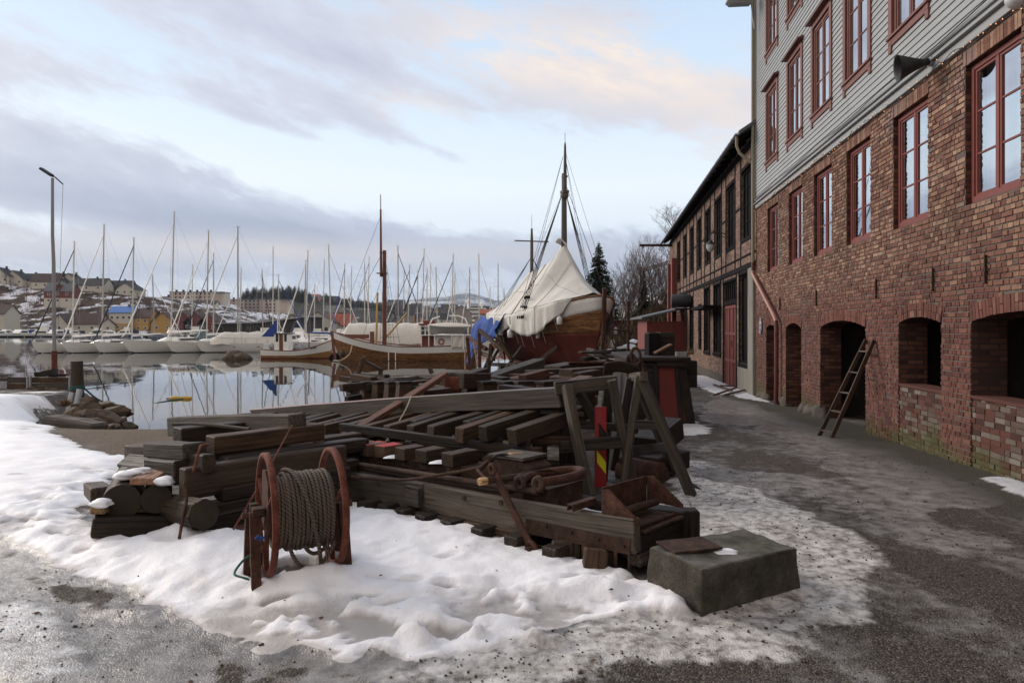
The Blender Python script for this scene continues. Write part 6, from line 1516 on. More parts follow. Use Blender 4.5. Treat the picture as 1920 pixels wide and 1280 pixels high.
M['tarp_grey'] = cloth('pale_grey_tarpaulin', (.60, .58, .54), 2.6, .28); M['tarp_blue'] = cloth('blue_tarpaulin', (.025, .075, .30), 3.2, .9); M['tarp_cream'] = cloth('cream_boat_cover', (.60, .56, .50), 2.0, .35, .25)
M['mast_brown'] = paint('varnished_mast', (.16, .05, .025), .45, .3); M['spar_yellow'] = paint('yellow_spar', (.50, .33, .12), .5, .25); M['mast_dark'] = paint('weathered_mast', (.10, .085, .07), .7, .5)
M['boat_grey'] = paint('grey_dinghy', (.34, .33, .32), .5, .2); M['wheel_red'] = paint('wheelhouse_red', (.17, .03, .02), .5, .3); M['dock'] = paint('grey_dock', (.20, .19, .18), .8, .4)

# ---- the ship hauled out on the slip ------------------------------------------------------
SD = Vector((.36, -.93, 0)).normalized(); bowp = Vector((3.72, 28.0, 0)); SLN = 12.0; st_ = bowp - SD * SLN
sh_ = empty('hauled_out_ship', (st_.x, st_.y, 0), math.atan2(SD.y, SD.x)); tag(sh_, 'big wooden sailing ship hauled out on the slip under a pale grey tent', 'ship')
fn = hull_fns(SLN, 3.9, .05, 2.25, 3.12, 2.6, full=.5, stern_w=.1, fine=3.0, pw=.62); sheer, keel, half = fn
def pt(nm, f, mat, parent=sh_, bevel=0, solid=0):
    mb = MB(); f(mb); o = mb.build(nm, mat, parent, bevel)
    if solid: m_ = o.modifiers.new('s', 'SOLIDIFY'); m_.thickness = solid
    return o
wl = lambda x: 1.50 + .25 * max(0, x / SLN - .6)
rub = lambda x: sheer(x) - .62
pt('lower_hull', lambda mb: band(mb, SLN, fn, lambda x: -9, wl, 40, 10), M['antifoul'], solid=.03)
pt('planked_hull', lambda mb: band(mb, SLN, fn, wl, rub, 40, 6), M['varnish'], solid=.03)
pt('bulwark', lambda mb: band(mb, SLN, fn, lambda x: rub(x) + .001, sheer, 40, 3, .012), M['white_paint'], solid=.03)
pt('rubbing_strake', lambda mb: band(mb, SLN, fn, lambda x: rub(x) - .06, lambda x: rub(x) + .05, 40, 1, .05), M['varnish'])
pt('deck', lambda mb: deck(mb, SLN, fn, .4, 30), M['wood_mid'])
pt('rail', lambda mb: [mb.tube([(SLN * i / 30, s_ * (half(SLN * i / 30, sheer(SLN * i / 30)) + .02), sheer(SLN * i / 30) + .03) for i in range(31)], .05, 6) for s_ in (-1, 1)], M['varnish'])
def stem(mb):
    pts = [(SLN - .9, .02), (SLN - .35, .22), (SLN - .1, .75), (SLN + .02, 1.5), (SLN + .08, 2.4), (SLN + .10, 3.45)]
    out = [(x + .09, z - .03) for x, z in pts]
    o2 = [(x, -.08, z) for x, z in pts] + [(x, -.08, z) for x, z in reversed(out)]; mb.prism(o2, (0, .16, 0))
pt('stem', stem, M['wood_red'])
pt('keel', lambda mb: mb.box2((1.5, -.09, -.12), (SLN - .7, .09, .10)), M['antifoul'])
pt('rudder', lambda mb: mb.prism([(.6, -.05, 0), (-.3, -.05, .1), (-.4, -.05, 2.2), (0, -.05, 2.4)], (0, .1, 0)), M['antifoul'])
mx = SLN - 3.66
pt('mast', lambda mb: mb.tube([(mx, 0, 1.6), (mx, 0, 5), (mx, 0, 8.2), (mx, 0, 8.9)], [.15, .14, .115, .11], 12), M['mast_dark'])
def top_(mb):
    mb.tube([(mx + .10, 0, 7.9), (mx + .10, 0, 8.6), (mx + .10, 0, 10.15), (mx + .1, 0, 10.3)], [.085, .085, .05, .03], 10); mb.tube([(mx + .1, 0, 10.3), (mx + .1, 0, 10.75)], .012, 5)
    mb.box((mx + .05, 0, 8.05), (.34, .30, .12)); mb.box((mx + .05, 0, 8.75), (.26, .2, .08)); mb.blob((mx + .05, .0, 7.9), (.2, .2, .22), 2, .2)
pt('topmast', top_, M['mast_dark'])
pt('pennant', lambda mb: mb.grid(lambda a, b: Vector((mx + .12 - .18 * a, .12 * a + .03 * math.sin(b * 6), 10.0 - b * .42 - a * .1)), 4, 6), M['dark_canvas'])
m2 = SLN - 7.5
pt('mizzen_mast', lambda mb: (mb.tube([(m2, 0, 2), (m2, 0, 6.2), (m2, 0, 6.9)], [.12, .08, .05], 10), mb.tube([(m2, 0, 6.9), (m2, 0, 7.6)], .01, 4), mb.tube([(m2 - .1, -.9, 6.25), (m2 + .1, .9, 6.25)], .035, 6)), M['mast_dark'])
def shrouds(mb):
    for s_ in (-1, 1):
        for k in range(4):
            x = mx - .75 + k * .22; mb.tube([(mx, s_ * .1, 7.95), (x, s_ * 2.02, 2.25)], .016, 4)
        for k in range(2): mb.tube([(mx, s_ * .05, 9.7), (mx - .9 + k * .5, s_ * 1.86, 2.6)], .009, 4)
        for k in range(3): mb.tube([(m2, s_ * .05, 5.4), (m2 - .8 + k * .35, s_ * 1.7, 2.6)], .012, 4)
    mb.tube([(mx, 0, 8.6), (SLN + .0, 0, 3.5)], .014, 4); mb.tube([(mx, 0, 10.1), (SLN + .3, 0, 3.6)], .008, 4); mb.tube([(mx, 0, 8.2), (m2, 0, 5)], .008, 4)
pt('rigging', shrouds, M['rope_dark'])
for k in range(4):
    x_ = mx - .75 + k * .22
    for zz in (2.3, 2.75, 3.2): pt('deadeye', lambda mb: mb.blob((x_ + (mx - x_) * (zz - 2.25) / 5.7, -2.02 + .337 * (zz - 2.25), zz), (.05, .05, .09), 1, 0), M['black_paint'])
# the tent: ridge line, hems on both sides
ridge = [(.9, 3.2), (2.4, 3.9), (m2 - .3, 4.75), (m2 + .6, 4.65), (m2 + 1.6, 4.85), (mx - .9, 5.15), (mx - .15, 5.75), (mx + .1, 5.70), (mx + .9, 4.65), (mx + 2.0, 3.80), (SLN - .8, 3.30)]
def lerp_(P, x):
    if x <= P[0][0]: return P[0][1]
    for (a, b), (c_, d_) in zip(P, P[1:]):
        if x <= c_: return b + (d_ - b) * (x - a) / (c_ - a)
    return P[-1][1]
hem = [(.6, 1.7), (2.0, 1.72), (4.2, 1.85), (5.6, 1.60), (6.5, 1.95), (7.2, 1.6), (8.4, 1.42), (9.3, 1.55), (10.0, 1.95), (10.6, 2.35), (11.0, 2.75), (11.3, 3.1)]
t0_, t1_ = .8, SLN - .75
def tent(a, b, s_):
    x = t0_ + (t1_ - t0_) * a; rz = lerp_(ridge, x); hz = lerp_(hem, x); gz_ = sheer(x) + .10; hw = half(x, sheer(x)) + .10
    y0, z0 = 0, rz
    # upper part: ridge to gunwale, lower part: hangs outside the hull
    if b < .68:
        k = b / .68; y = hw * k; z = rz + (gz_ - rz) * k - .10 * math.sin(math.pi * k) * (rz - gz_) / 3; 
        y += .05 * math.sin(a * 43 + k * 5) * k + .025 * math.sin(a * 95 + 2 * k) * k
        z += .03 * math.sin(a * 37) * math.sin(math.pi * k)
    else:
        k = (b - .68) / .32; y = hw - .04 * k + .06 * k * math.sin(a * 58) + .03 * k * math.sin(a * 131) + .03 * math.sin(a * 23 + 1) * k; z = gz_ + (hz - gz_) * k
    return Vector((x, s_ * y, z))
for s_ in (-1, 1):
    mb = MB(); mb.grid(lambda a, b: tent(a, b, s_), 110, 26); o = mb.build('tent_cover', M['tarp_grey'], sh_)
    m_ = o.modifiers.new('s', 'SOLIDIFY'); m_.thickness = .012
for bq in (.30, .655):
    for s_ in (-1, 1): pt('seam', lambda mb: mb.tube([tent(i / 60, bq, s_) + Vector((0, s_ * .012, .012)) for i in range(61)], .012, 4), M['boat_grey'])
for aq in (.2, .36, .62, .8): pt('seam', lambda mb: mb.tube([tent(aq, i / 24, -1) + Vector((0, -.012, .012)) for i in range(25)], .012, 4), M['boat_grey'])
for i in range(12): pt('lashing', lambda mb: mb.cyl(tent(.06 + i * .078, 1, -1), tent(.06 + i * .078, 1, -1) + Vector((0, .18, -.55)), .012, 4), M['rope_pale'])
pt('tent_peak', lambda mb: mb.grid(lambda a, b: Vector((mx + (a - .3) * .55, -.12 + .5 * (b - .5) * (1 - a * .6), 5.75 + .22 * math.sin(a * 3) - .22 * b - .1 * a)), 8, 6), M['tarp_grey'], solid=.01)
for z0, z1, x0 in ((5.3, 2.2, 6.3),):
    pt('tent_seam', lambda mb: mb.tube([tent((x0 + .55 * k / 10 - t0_) / (t1_ - t0_), k / 10 * .9, -1) * 1.0 + Vector((0, -.02, .01)) for k in range(11)], .02, 5), M['rope_dark'])
# blue tarpaulin over the stern quarter
def bt_(a, b):
    x = .5 + 5.4 * a; hw = 1.5 + .15 * math.sin(a * 2.5); k = b
    y = -(.3 + hw * min(k * 2.2, 1)) - .75 * max(0, k - .4) - .10 * math.sin(a * 31 + k * 3) * k - .06 * math.sin(a * 13)
    z = 2.75 - .25 * (1 - a) - .35 * k - (3.2 - 2.3 * a) * max(0, k - .33) * 1.15 + .10 * math.sin(a * 19 + 2) * k
    return Vector((x, y, z))
bt = MB(); bt.grid(bt_, 60, 30); o = bt.build('blue_tarpaulin', M['tarp_blue'], sh_); m_ = o.modifiers.new('s', 'SOLIDIFY'); m_.thickness = .01
def SP(x, y, z): 
    c_, s2 = SD.x, SD.y; return Vector((st_.x + x * c_ - y * s2, st_.y + x * s2 + y * c_, z))
def fender(x, y, z, r, h_, mat, lab, top=3.0):
    p = SP(x, y, z); o = empty('fender', p); tag(o, lab, 'fender', 'fenders hanging from the hauled ship')
    mb = MB(); mb.tube([(0, 0, 0), (0, 0, .02), (0, 0, h_ * .75), (0, 0, h_ * .92), (0, 0, h_)], [r * .75, r, r, r * .5, .03], 12); mb.build('bottle', mat, o)
    mb = MB(); mb.cyl((0, 0, h_), (0, 0, top - z), .010, 5); mb.build('line', M['rope_dark'], o)
def hy(x, z, e=.16): return -(half(x, z) + e)
fender(10.55, hy(10.55, 2.4), 1.95, .12, .38, M['white_plastic'], 'white plastic jug fender nearest the stem of the hauled ship')
fender(9.0, hy(9, 2.0), 1.35, .09, .34, M['white_plastic'], 'slim clear fender below the hem of the tent on the hauled ship', 1.85)
fender(6.6, hy(6.6, 2.0), 1.35, .15, .42, M['white_plastic'], 'large white jug fender below the middle of the tent', 1.9)
fender(5.3, hy(5.3, 2.0), 1.45, .13, .34, M['white_plastic'], 'round white fender just left of the large jug fender', 2.0)
fender(4.8, hy(4.8, 2.0, .25), .80, .12, .40, M['orange'], 'orange fender hanging low under the tent of the hauled ship', 2.2)
fender(10.9, half(10.9, 2) + .5, 1.55, .08, .3, M['white_plastic'], 'pale fender on the far side of the stem', 2.6)
fender(11.1, half(11.1, 2) + .35, .95, .11, .4, M['white_plastic'], 'larger pale fender hanging low on the far side of the stem', 2.6)
def prop(x, dx, w_, lab, z1=1.0, y1=-2.4):
    a_ = SP(x, hy(x, z1, .02), z1); b_ = SP(x + dx, y1, gz(*SP(x + dx, y1, 0).xy) - .05); timber('shore_prop', b_, a_, w_, w_, M['wood_grey'], lab, 'prop', 'props shoring the hauled ship', tint=1.3)
prop(9.3, -1.1, .17, 'pale slanting prop under the red bow of the hauled ship', 1.0)
prop(6.4, .2, .15, 'short prop standing under the large white jug fender', .95, -2.6)
prop(4.2, -.3, .13, 'prop shoring the dark stern quarter of the hauled ship', 1.2, -2.5)
prop(2.6, .2, .13, 'prop nearest the blue tarpaulin under the stern quarter', 1.3, -2.2)
for i, x in enumerate((1.6, 3.2, 4.8, 6.4, 8.0, 9.6, 10.9)):
    p = SP(x, 0, 0); timber('ship_keel_block', SP(x, -.7, -.45), SP(x, .7, -.45), .4, .45 + (.1 if i % 2 else 0), M['wood_dark'], '%s block from the stern carrying the keel of the hauled ship' % ORD[i], 'wood block', 'blocks under the keel of the hauled ship')
# cradle frames at the stern quarter
for i, (x0, x1, y0, y1, z0, z1) in enumerate(((1.0, 4.8, -3.0, -3.1, .75, .55), (.6, 3.4, -3.2, -3.0, 1.45, 1.0), (2.6, 5.2, -3.2, -2.7, 1.8, .9), (.8, 1.2, -3.1, -3.3, -.4, 1.6), (2.6, 2.9, -3.15, -3.2, -.6, 2.0), (4.0, 4.4, -3.2, -3.1, -.5, 1.3), (1.6, 2.2, -3.4, -3.2, -.6, .8), (3.0, 6.0, -2.9, -2.4, .1, .35), (5.0, 5.8, -3.1, -2.6, 1.5, .6))):
    timber('cradle_bar', SP(x0 + 1.5, y0 + .5, z0 - .1), SP(x1 + 1.2, y1 + .5, z1 - .25), .17, .17, WD('wood_mid', 'wood_red', 'wood_dark'), 'brown bar of the rough cradle frame by the blue tarpaulin', 'timber', 'cradle bars by the blue tarpaulin', tint=1.2)
timber('fresh_batten', SP(5.0, -3.3, 1.1), SP(6.6, -3.6, .0), .06, .06, M['wood_fresh'], 'fresh orange batten slanting down in front of the cradle frame', 'batten')
timber('fresh_batten', SP(7.2, -4.4, -.1), SP(5.9, -4.0, .75), .06, .06, M['wood_fresh'], 'fresh orange batten right of the big weathered baulk', 'batten')

# ---- heap of timber and iron between the long beam and the ship ------------------------------
def heap(cx0, cx1, py0, py1, Y0, Y1, n, lab, grp, nm='heaped_timber', mats=('wood_dark', 'wood_mid', 'wood_darkgrey'), L=(.6, 1.8), sz=(.12, .3), dirs=None):
    for i in range(n):
        Y = rnd.uniform(Y0, Y1); px = rnd.uniform(cx0, cx1); py = rnd.uniform(py0, py1); p = at(px, py, Y); g_ = gz(p.x, p.y)
        p.z = max(p.z, g_ + .05)
        an = rnd.choice(dirs or (0, .0, 1.57, 1.4)) + rnd.uniform(-.3, .3); d_ = UV * math.cos(an) + VV * math.sin(an) + ZV * rnd.uniform(-.07, .07); l_ = rnd.uniform(*L)
        timber(nm, p - d_ * l_ / 2, p + d_ * l_ / 2, rnd.uniform(*sz), rnd.uniform(*sz), WD(*mats), lab, 'timber', grp, seg=1)
heap(672, 760, 700, 745, 15, 18, 26, 'dark squared timber in the low pile at the water edge behind the long beam', 'dark timber pile at the water edge', L=(.7, 1.6), sz=(.10, .2))
heap(880, 1110, 703, 735, 12.5, 16.5, 30, 'dark baulk in the jumbled heap in front of the hauled ship', 'jumbled heap in front of the hauled ship', L=(.5, 1.4), sz=(.14, .34), mats=('wood_dark', 'wood_mid', 'wood_mid', 'wood_red'))
heap(760, 900, 712, 742, 13, 17, 20, 'small brown timber in the low row behind the long beam', 'low row of timbers behind the long beam', L=(.5, 1.3), sz=(.12, .25))
heap(1100, 1215, 655, 700, 17, 27, 46, 'thin dark timber in the scrap heap right of the bow', 'scrap heap right of the bow', L=(.6, 1.8), sz=(.05, .2), dirs=(0, .5, 1.0, 1.57, 2.2))
heap(940, 1080, 735, 760, 9.6, 11.5, 14, 'dark timber filling the gap right behind the long beam', 'timbers right behind the long beam', L=(.6, 1.2), sz=(.14, .25))
for i, (px, Y) in enumerate(((690, 15.2), (712, 14.9), (735, 14.6), (757, 14.3), (885, 12.9), (915, 12.5), (952, 12.2), (985, 11.9), (1025, 11.5))):
    p = at(px, 745, Y); big = 1 if i < 4 else 1.25; p.z = gz(p.x, p.y); h_ = (HC - (718 - HY) / F * Y) - p.z
    o = empty('keel_stand', p, R(rnd.uniform(20, 50))); tag(o, '%s tapered brown block of the row behind the long beam' % (ORD[i] if i else 'leftmost'), 'block', 'tapered blocks behind the long beam')
    mb = MB(); mb.box((0, 0, h_ / 2), (.42 * big, .30, h_), tint=rnd.uniform(.8, 1.3), taper=.62); mb.build('body', M['wood_mid'], o, .01); mb = MB(); mb.box((0, 0, h_ + .02), (.30 * big, .22, .04)); mb.build('cap', M['wood_dark'], o, .004)
timber('big_baulk', at(905, 722, 14.5), at(1012, 684, 17.5), .34, .34, M['wood_grey'], 'big weathered baulk slanting under the white jug fender', 'timber', tint=.9)
timber('big_baulk', at(1035, 700, 15.5), at(1075, 693, 16), .5, .35, M['wood_darkgrey'], 'squared weathered baulk left of the rusty toothed drum', 'timber', tint=1.2)
timber('big_baulk', at(1050, 722, 13.0), at(1105, 705, 14), .55, .3, M['wood_mid'], 'big brown baulk in front of the rusty toothed drum', 'timber', tint=1.2)
timber('thin_board', at(1060, 722, 11), at(1100, 706, 12.2), .25, .05, M['wood_fresh'], 'thin pinkish board tilted over the end of the long beam', 'board', tint=.5)
dr = empty('toothed_drum', at(1102, 698, 15.5)); tag(dr, 'rust orange toothed half drum lying on the heap below the stem', 'drum'); mb = MB()
mb.grid(lambda a, b: Vector(((a - .5) * .85, .2 * math.cos((b - .5) * 2.6), .06 + .26 * math.sin((b - .5) * 2.6) * .6)), 12, 8); o = mb.build('shell', M['rust'], dr); m_ = o.modifiers.new('s', 'SOLIDIFY'); m_.thickness = .03
mb = MB()
for k in range(8): mb.box(((k - 3.5) * .105, -.02, -.15), (.05, .05, .09), taper=.5)
mb.build('teeth', M['rust_dark'], dr)
# two bent iron posts of the winch at the left, shackles on the right
for i, (pts, lab) in enumerate((([(665, 717), (680, 676), (684, 668)], 'slanting brown post at the left end of the dark timber pile'), ([(676, 674), (700, 684), (714, 694)], 'upper brown bar falling from the slanting post'), ([(713, 702), (714, 690)], 'short reddish post on top of the dark timber pile'), ([(810, 700), (806, 690)], 'short stump sticking up behind the slanting plank'))):
    P_ = [at(*q, 16.5) for q in pts]; timber('brown_bar', P_[0], P_[-1], .10, .10, M['wood_mid'], lab, 'timber', tint=1.3)
for i, (px, py) in enumerate(((1192, 668), (1184, 680), (1198, 690))):
    c_ = at(px, py, 13.2); mb = MB(); mb.tube([Vector((.09 * math.cos(q), .05 * math.sin(q), .16 * math.sin(q))) for q in [6.283 * k / 18 for k in range(18)]], .03, 7, closed=True)
    tag(mb.build('iron_shackle', M['rust_dark'], None, loc=c_), ('topmost', 'middle', 'lowest')[i] + ' big iron shackle hanging above the pointed trestle', 'shackle', 'big shackles')
for i in range(4):
    rope('hanging_strap', [at(1196 - i * 4, 690, 13.0), at(1190 - i * 5, 705, 12.6), at(1184 - i * 6 + 14, 716, 12.3)], .03, M['rust_dark'], '%s dark strap hanging from the shackles over the pointed trestle' % ORD[i], 'strap')
cv = empty('curved_plate', at(1165, 700, 12.3)); tag(cv, 'curved dark steel plate bent over the heap left of the shackles', 'steel plate'); mb = MB()
mb.grid(lambda a, b: Vector(((a - .5) * .62, .1 * b, .16 - .20 * b + .07 * math.cos((a - .4) * 3))), 12, 5); o = mb.build('sheet', M['wood_darkgrey'], cv); m_ = o.modifiers.new('s', 'SOLIDIFY'); m_.thickness = .02
ip = empty('iron_pole', at(1178, 690, 24)); tag(ip, 'upright rusty iron pole in the scrap heap right of the bow', 'pole'); mb = MB(); mb.tube([(0, 0, -.5), (0, 0, 2.35)], .05, 8); mb.build('shaft', M['rust_dark'], ip); mb = MB(); mb.tube([(0, 0, 1.3), (-.5, 0, 1.35)], .035, 6); mb.tube([(0, 0, 2.0), (-.38, 0, 1.3)], .025, 6); mb.tube([(-.6, 0, 1.1), (-.1, 0, -.2)], .03, 6); mb.build('stay', M['rust_dark'], ip)
for i, (px, py, Y, r) in enumerate(((1180, 652, 30, (.42, .4, .10)), (1196, 660, 28, (.35, .3, .08)), (1140, 660, 27, (.22, .3, .07)), (1165, 675, 24, (.25, .2, .05)), (1148, 668, 26, (.2, .2, .06)), (1188, 640, 32, (.2, .3, .06)))):
    mb = MB(); mb.blob((0, 0, 0), r, 3, .3, seed=i + 50); o = mb.build('snow_patch', M['snow'], None, loc=at(px, py, Y)); o.rotation_euler = (R(14), 0, 0); tag(o, 'patch of snow on the scrap heap right of the bow', 'snow', 'snow on the scrap heap')

# ---- black caisson with a red panel and things on it -------------------------------------------
Yc = 14.3
cs = empty('timber_caisson', (at(1240, 0, Yc).x, Yc, -.25), R(-3)); tag(cs, 'black flared timber caisson with a dull red panel at the lane side', 'caisson')
def caisson(mb):
    w0, w1, h_, d0 = 1.52, 1.24, 1.36, 3.2
    lo = [(-.82, 0, 0), (.72, 0, 0), (.72, d0, 0), (-.82, d0, 0)]; hi = [(-.68, .10, h_), (.53, .10, h_), (.53, d0 - .1, h_), (-.68, d0 - .1, h_)]
    mb.add(lo + hi, [(3, 2, 1, 0), (4, 5, 6, 7), (0, 1, 5, 4), (1, 2, 6, 5), (2, 3, 7, 6), (3, 0, 4, 7)], None, 1)
mb = MB(); caisson(mb); mb.build('body', M['wood_dark'], cs, .03)
mb = MB(); mb.add([(-.02, -.012, .06), (.50, -.012, .10), (.34, .088, 1.24), (-.04, .088, 1.24), (-.02, .03, .06), (.50, .03, .10), (.34, .12, 1.24), (-.04, .12, 1.24)], [(0, 1, 2, 3), (1, 5, 6, 2), (4, 0, 3, 7)], None, 1); mb.build('red_panel', M['panel_red'] if 'panel_red' in M else paint('dull_red_panel', (.16, .022, .012), .7, .5, (.03, .02, .012), .4, 2.2), cs)
mb = MB(); mb.beam((.42, -.02, .02), (.42 - .10, .07, 1.30), .10, .07); mb.beam((-.10, -.02, .02), (-.10, .08, 1.30), .10, .05); mb.build('corner_post', M['wood_dark'], cs, .01)
mb = MB(); mb.box2((-.74, -.06, 1.36), (.60, 3.3, 1.44)); mb.box2((-.1, -.02, 1.24), (.55, .08, 1.355)); mb.build('lid', M['wood_dark'], cs, .01)
def boxthing(nm, px, py, Y, size, mat, lab, cat, sub=None):
    o = empty(nm, at(px, py, Y)); tag(o, lab, cat); mb = MB(); mb.box((0, 0, size[2] / 2), size); mb.build('body', mat, o, .008)
    mb = MB(); mb.box((0, 0, size[2] + .012), (size[0] * .9, size[1] * .9, .025)); mb.build('lid' if sub is None else sub, M['rust_dark'], o)
boxthing('black_bin', 1223, 668, 15.6, (.26, .5, .52), M['black_paint'], 'narrow black bin with open top standing on the caisson', 'bin')
boxthing('black_bin', 1246, 668, 15.8, (.34, .6, .54), M['wood_dark'], 'wider dark brown bin right of the narrow black bin', 'bin')
for i in range(3): boxthing('grey_canister', 1270 + i * 6.5, 669, 14.9, (.07, .15, .12), M['steel'], ('left', 'middle', 'right')[i] + ' grey metal canister on the edge of the caisson', 'canister', 'cap')
timber('yellow_block', at(1287, 661, 15.1), at(1300, 661, 15.1), .2, .07, M['wood_yellow'], 'short yellow wood block beside the grey canisters', 'wood block')
timber('orange_plank', at(1228, 662, 14.8), at(1258, 646, 15.0), .12, .05, M['wood_fresh'], 'short orange brown plank leaning against the dark bins', 'plank', tint=.6)
timber('dark_crate_base', at(1285, 700, 15.6), at(1302, 700, 15.6), .5, .6, M['wood_dark'], 'dark baulk sticking out behind the right side of the caisson', 'timber')

# ---- brown wooden ship afloat --------------------------------------------------------------------
def water_boat(name, px_c, D, rot, label, cat, group=None):
    o = empty(name, ((px_c - 960) / F * D, D, WATER), rot); tag(o, label, cat, group); return o
L = 12.6
bs = water_boat('wooden_ship', 893, 59.4, R(180 - 3), 'moored brown wooden ship with white bulwark, tall brown mast and grey dinghy', 'ship')
# x=0 is the stern (right), bow to the left
fn2 = hull_fns(L, 3.6, -.9, 1.20, 2.45, 1.34, full=.35, stern_w=.35, fine=2.8); sheer2, keel2, half2 = fn2
P2 = lambda nm, f, mat, bev=0: pt(nm, f, mat, bs, bev)
P2('planked_hull', lambda mb: (band(mb, L, fn2, lambda x: -.6, lambda x: sheer2(x) - .55, 36, 6), transom(mb, fn2, -.4)), M['varnish'])
P2('bulwark', lambda mb: band(mb, L, fn2, lambda x: sheer2(x) - .549, sheer2, 36, 3, .01), M['white_paint'])
P2('rail', lambda mb: [mb.tube([(L * i / 30, s_ * half2(L * i / 30, sheer2(L * i / 30)), sheer2(L * i / 30) + .02) for i in range(31)], .05, 5) for s_ in (-1, 1)], M['mast_brown'])
P2('deck', lambda mb: deck(mb, L, fn2, .3), M['wood_mid'])
P2('stem', lambda mb: mb.prism([(L - .15, -.07, -.5), (L + .12, -.07, 1.0), (L + .26, -.07, 2.55), (L + .06, -.07, 2.55), (L - .3, -.07, -.5)], (0, .14, 0)), M['mast_brown'])
xm = (893 - 719) / F * 59.4
P2('mast', lambda mb: mb.tube([(xm, 0, .5), (xm, 0, 9.6)], [.2, .16], 10), M['mast_brown'])
P2('topmast', lambda mb: (mb.tube([(xm + .30, 0, 7.3), (xm + .34, 0, 13.2)], [.13, .08], 8), mb.box((xm + .2, 0, 7.6), (.9, .5, .08)), mb.box((xm + .15, 0, 9.4), (.5, .3, .08))), M['mast_brown'])
P2('mast_tip', lambda mb: mb.tube([(xm + .34, 0, 13.2), (xm + .35, 0, 14.5)], [.06, .05], 6), M['cream_mast'])
P2('yellow_post', lambda mb: mb.tube([(xm + .75, 0, .9), (xm + .62, 0, 5.9)], [.11, .09], 8), M['spar_yellow'])
P2('boom', lambda mb: mb.tube([(xm + .2, 0, 1.6), (xm - 1.9, -.3, 4.1)], [.10, .08], 8), M['spar_yellow'])
def rig2(mb):
    top = (xm + .34, 0, 12.6); mb.tube([top, (L, 0, 2)], .014, 4); mb.tube([(xm + .2, 0, 9.4), (L - .3, 0, 1.9)], .018, 4); mb.tube([(xm + .2, 0, 7.4), (L - 2.5, 0, 1.7)], .014, 4)
    for s_ in (-1, 1):
        for k in range(3): mb.tube([(xm, 0, 9.3), (xm - 1 + k * .5, s_ * 1.7, 1.2)], .014, 4)
        for k in range(6): mb.tube([(xm - .95 + k * .14, s_ * (1.55 - k * .22), 2.0 + k * 1.1), (xm - .0, s_ * (1.55 - k * .22), 2.0 + k * 1.1)], .012, 4)
P2('rigging', rig2, M['rope_dark'])
x_w = (893 - 805) / F * 59.4
def wh(mb): mb.box2((x_w - .6, -.9, .9), (x_w + .62, .9, 2.2))
P2('wheelhouse', wh, M['wheel_red'], .01)
P2('wheelhouse_upper', lambda mb: [mb.box2((x_w - .62 + k * .4, -.92, 2.201), (x_w - .52 + k * .4, .92, 3.05)) for k in range(4)], M['white_paint'])
P2('wheelhouse_glass', lambda mb: mb.box2((x_w - .5, -.8, 2.202), (x_w + .55, .8, 3.04)), M['black_glass'])
P2('wheelhouse_roof', lambda mb: (mb.box2((x_w - .75, -1.05, 3.051), (x_w + .8, 1.05, 3.2)), mb.box2((x_w - .5, -.6, 3.201), (x_w + .45, .6, 3.45))), M['wheel_red'], .03)
P2('after_cabin', lambda mb: mb.box2((1.9, -1.0, .8), (x_w - .61, 1.0, 2.15)), M['white_paint'], .02)
P2('boat_deck', lambda mb: mb.box2((.9, -1.55, 2.17), (x_w + .5, 1.55, 2.24)), M['white_paint'])
def stn(mb):
    for x in (1.95, 3.4, 3.9, x_w + .45, .95): mb.cyl((x, 1.5, 1.0), (x, 1.5, 2.17), .05, 6); mb.cyl((x, -1.5, 1.0), (x, -1.5, 2.17), .05, 6)
    mb.tube([(3.9, 1.45, 2.2), (3.9, 1.45, 3.0), (3.6, 1.3, 3.6), (3.0, 1.2, 3.8)], .06, 7); mb.tube([(.55, 1.45, 2.2), (.55, 1.45, 3.0), (.8, 1.3, 3.6), (1.4, 1.2, 3.85), (2.2, 1.2, 3.85)], .06, 7)
    for z in (2.6, 2.95): mb.tube([(4.9, 1.5, z), (3.95, 1.5, z)], .03, 5)
    for s_ in (-1, 1):
        for z in (2.2, 2.7, 3.2): mb.tube([(-.1, s_ * 1.0, z - 1), (1.2, s_ * 1.3, z - 1 + .0)], .03, 5)
P2('stanchions', stn, M['white_paint'])
P2('side_screen', lambda mb: mb.grid(lambda a, b: Vector((-.1 + 2.0 * a, 1.50 + .05 * math.sin(a * 22 + b * 4) - .3 * (1 - a), 1.2 + .98 * b)), 20, 8), M['tarp_cream'])
P2('life_ring', lambda mb: mb.tube([Vector((2.9 + .22 * math.cos(q), 1.12, 1.65 + .22 * math.sin(q))) for q in [6.283 * i / 16 for i in range(16)]], .05, 6, closed=True), M['bright_red'])
P2('deck_cover', lambda mb: mb.grid(lambda a, b: Vector((x_w + .8 + 1.0 + 3.0 * a, (b - .5) * 2.2, .75 + .55 * math.sin(math.pi * b) * (.6 + .4 * math.sin(math.pi * a)))), 12, 8), M['tarp_cream'])
P2('bow_rail', lambda mb: (mb.box2((L - 3.7, .3, 1.5), (L - 3.5, 1.0, 2.5)), mb.box2((L - 3.3, .5, 1.9), (L - 1.2, .6, 2.25))), M['mast_brown'])
P2('anchor', lambda mb: mb.blob((L - 1.05, 0.86, .55), (.25, .10, .3), 2, .2), M['black_metal'])
P2('scupper_trim', lambda mb: [mb.box2((x, half2(x, .6) + .02, .05), (x + .07, half2(x, .6) + .08, 1.0)) for x in (7.3, 6.7)], M['white_paint'])
dg = empty('grey_dinghy', bs.matrix_basis @ Vector((2.3, 0, 2.30)) if False else (0, 0, 0))
c3, s3 = math.cos(R(177)), math.sin(R(177)); bl = bs.location
def BP(x, y, z): return Vector((bl.x + x * c3 - y * s3, bl.y + x * s3 + y * c3, bl.z + z))
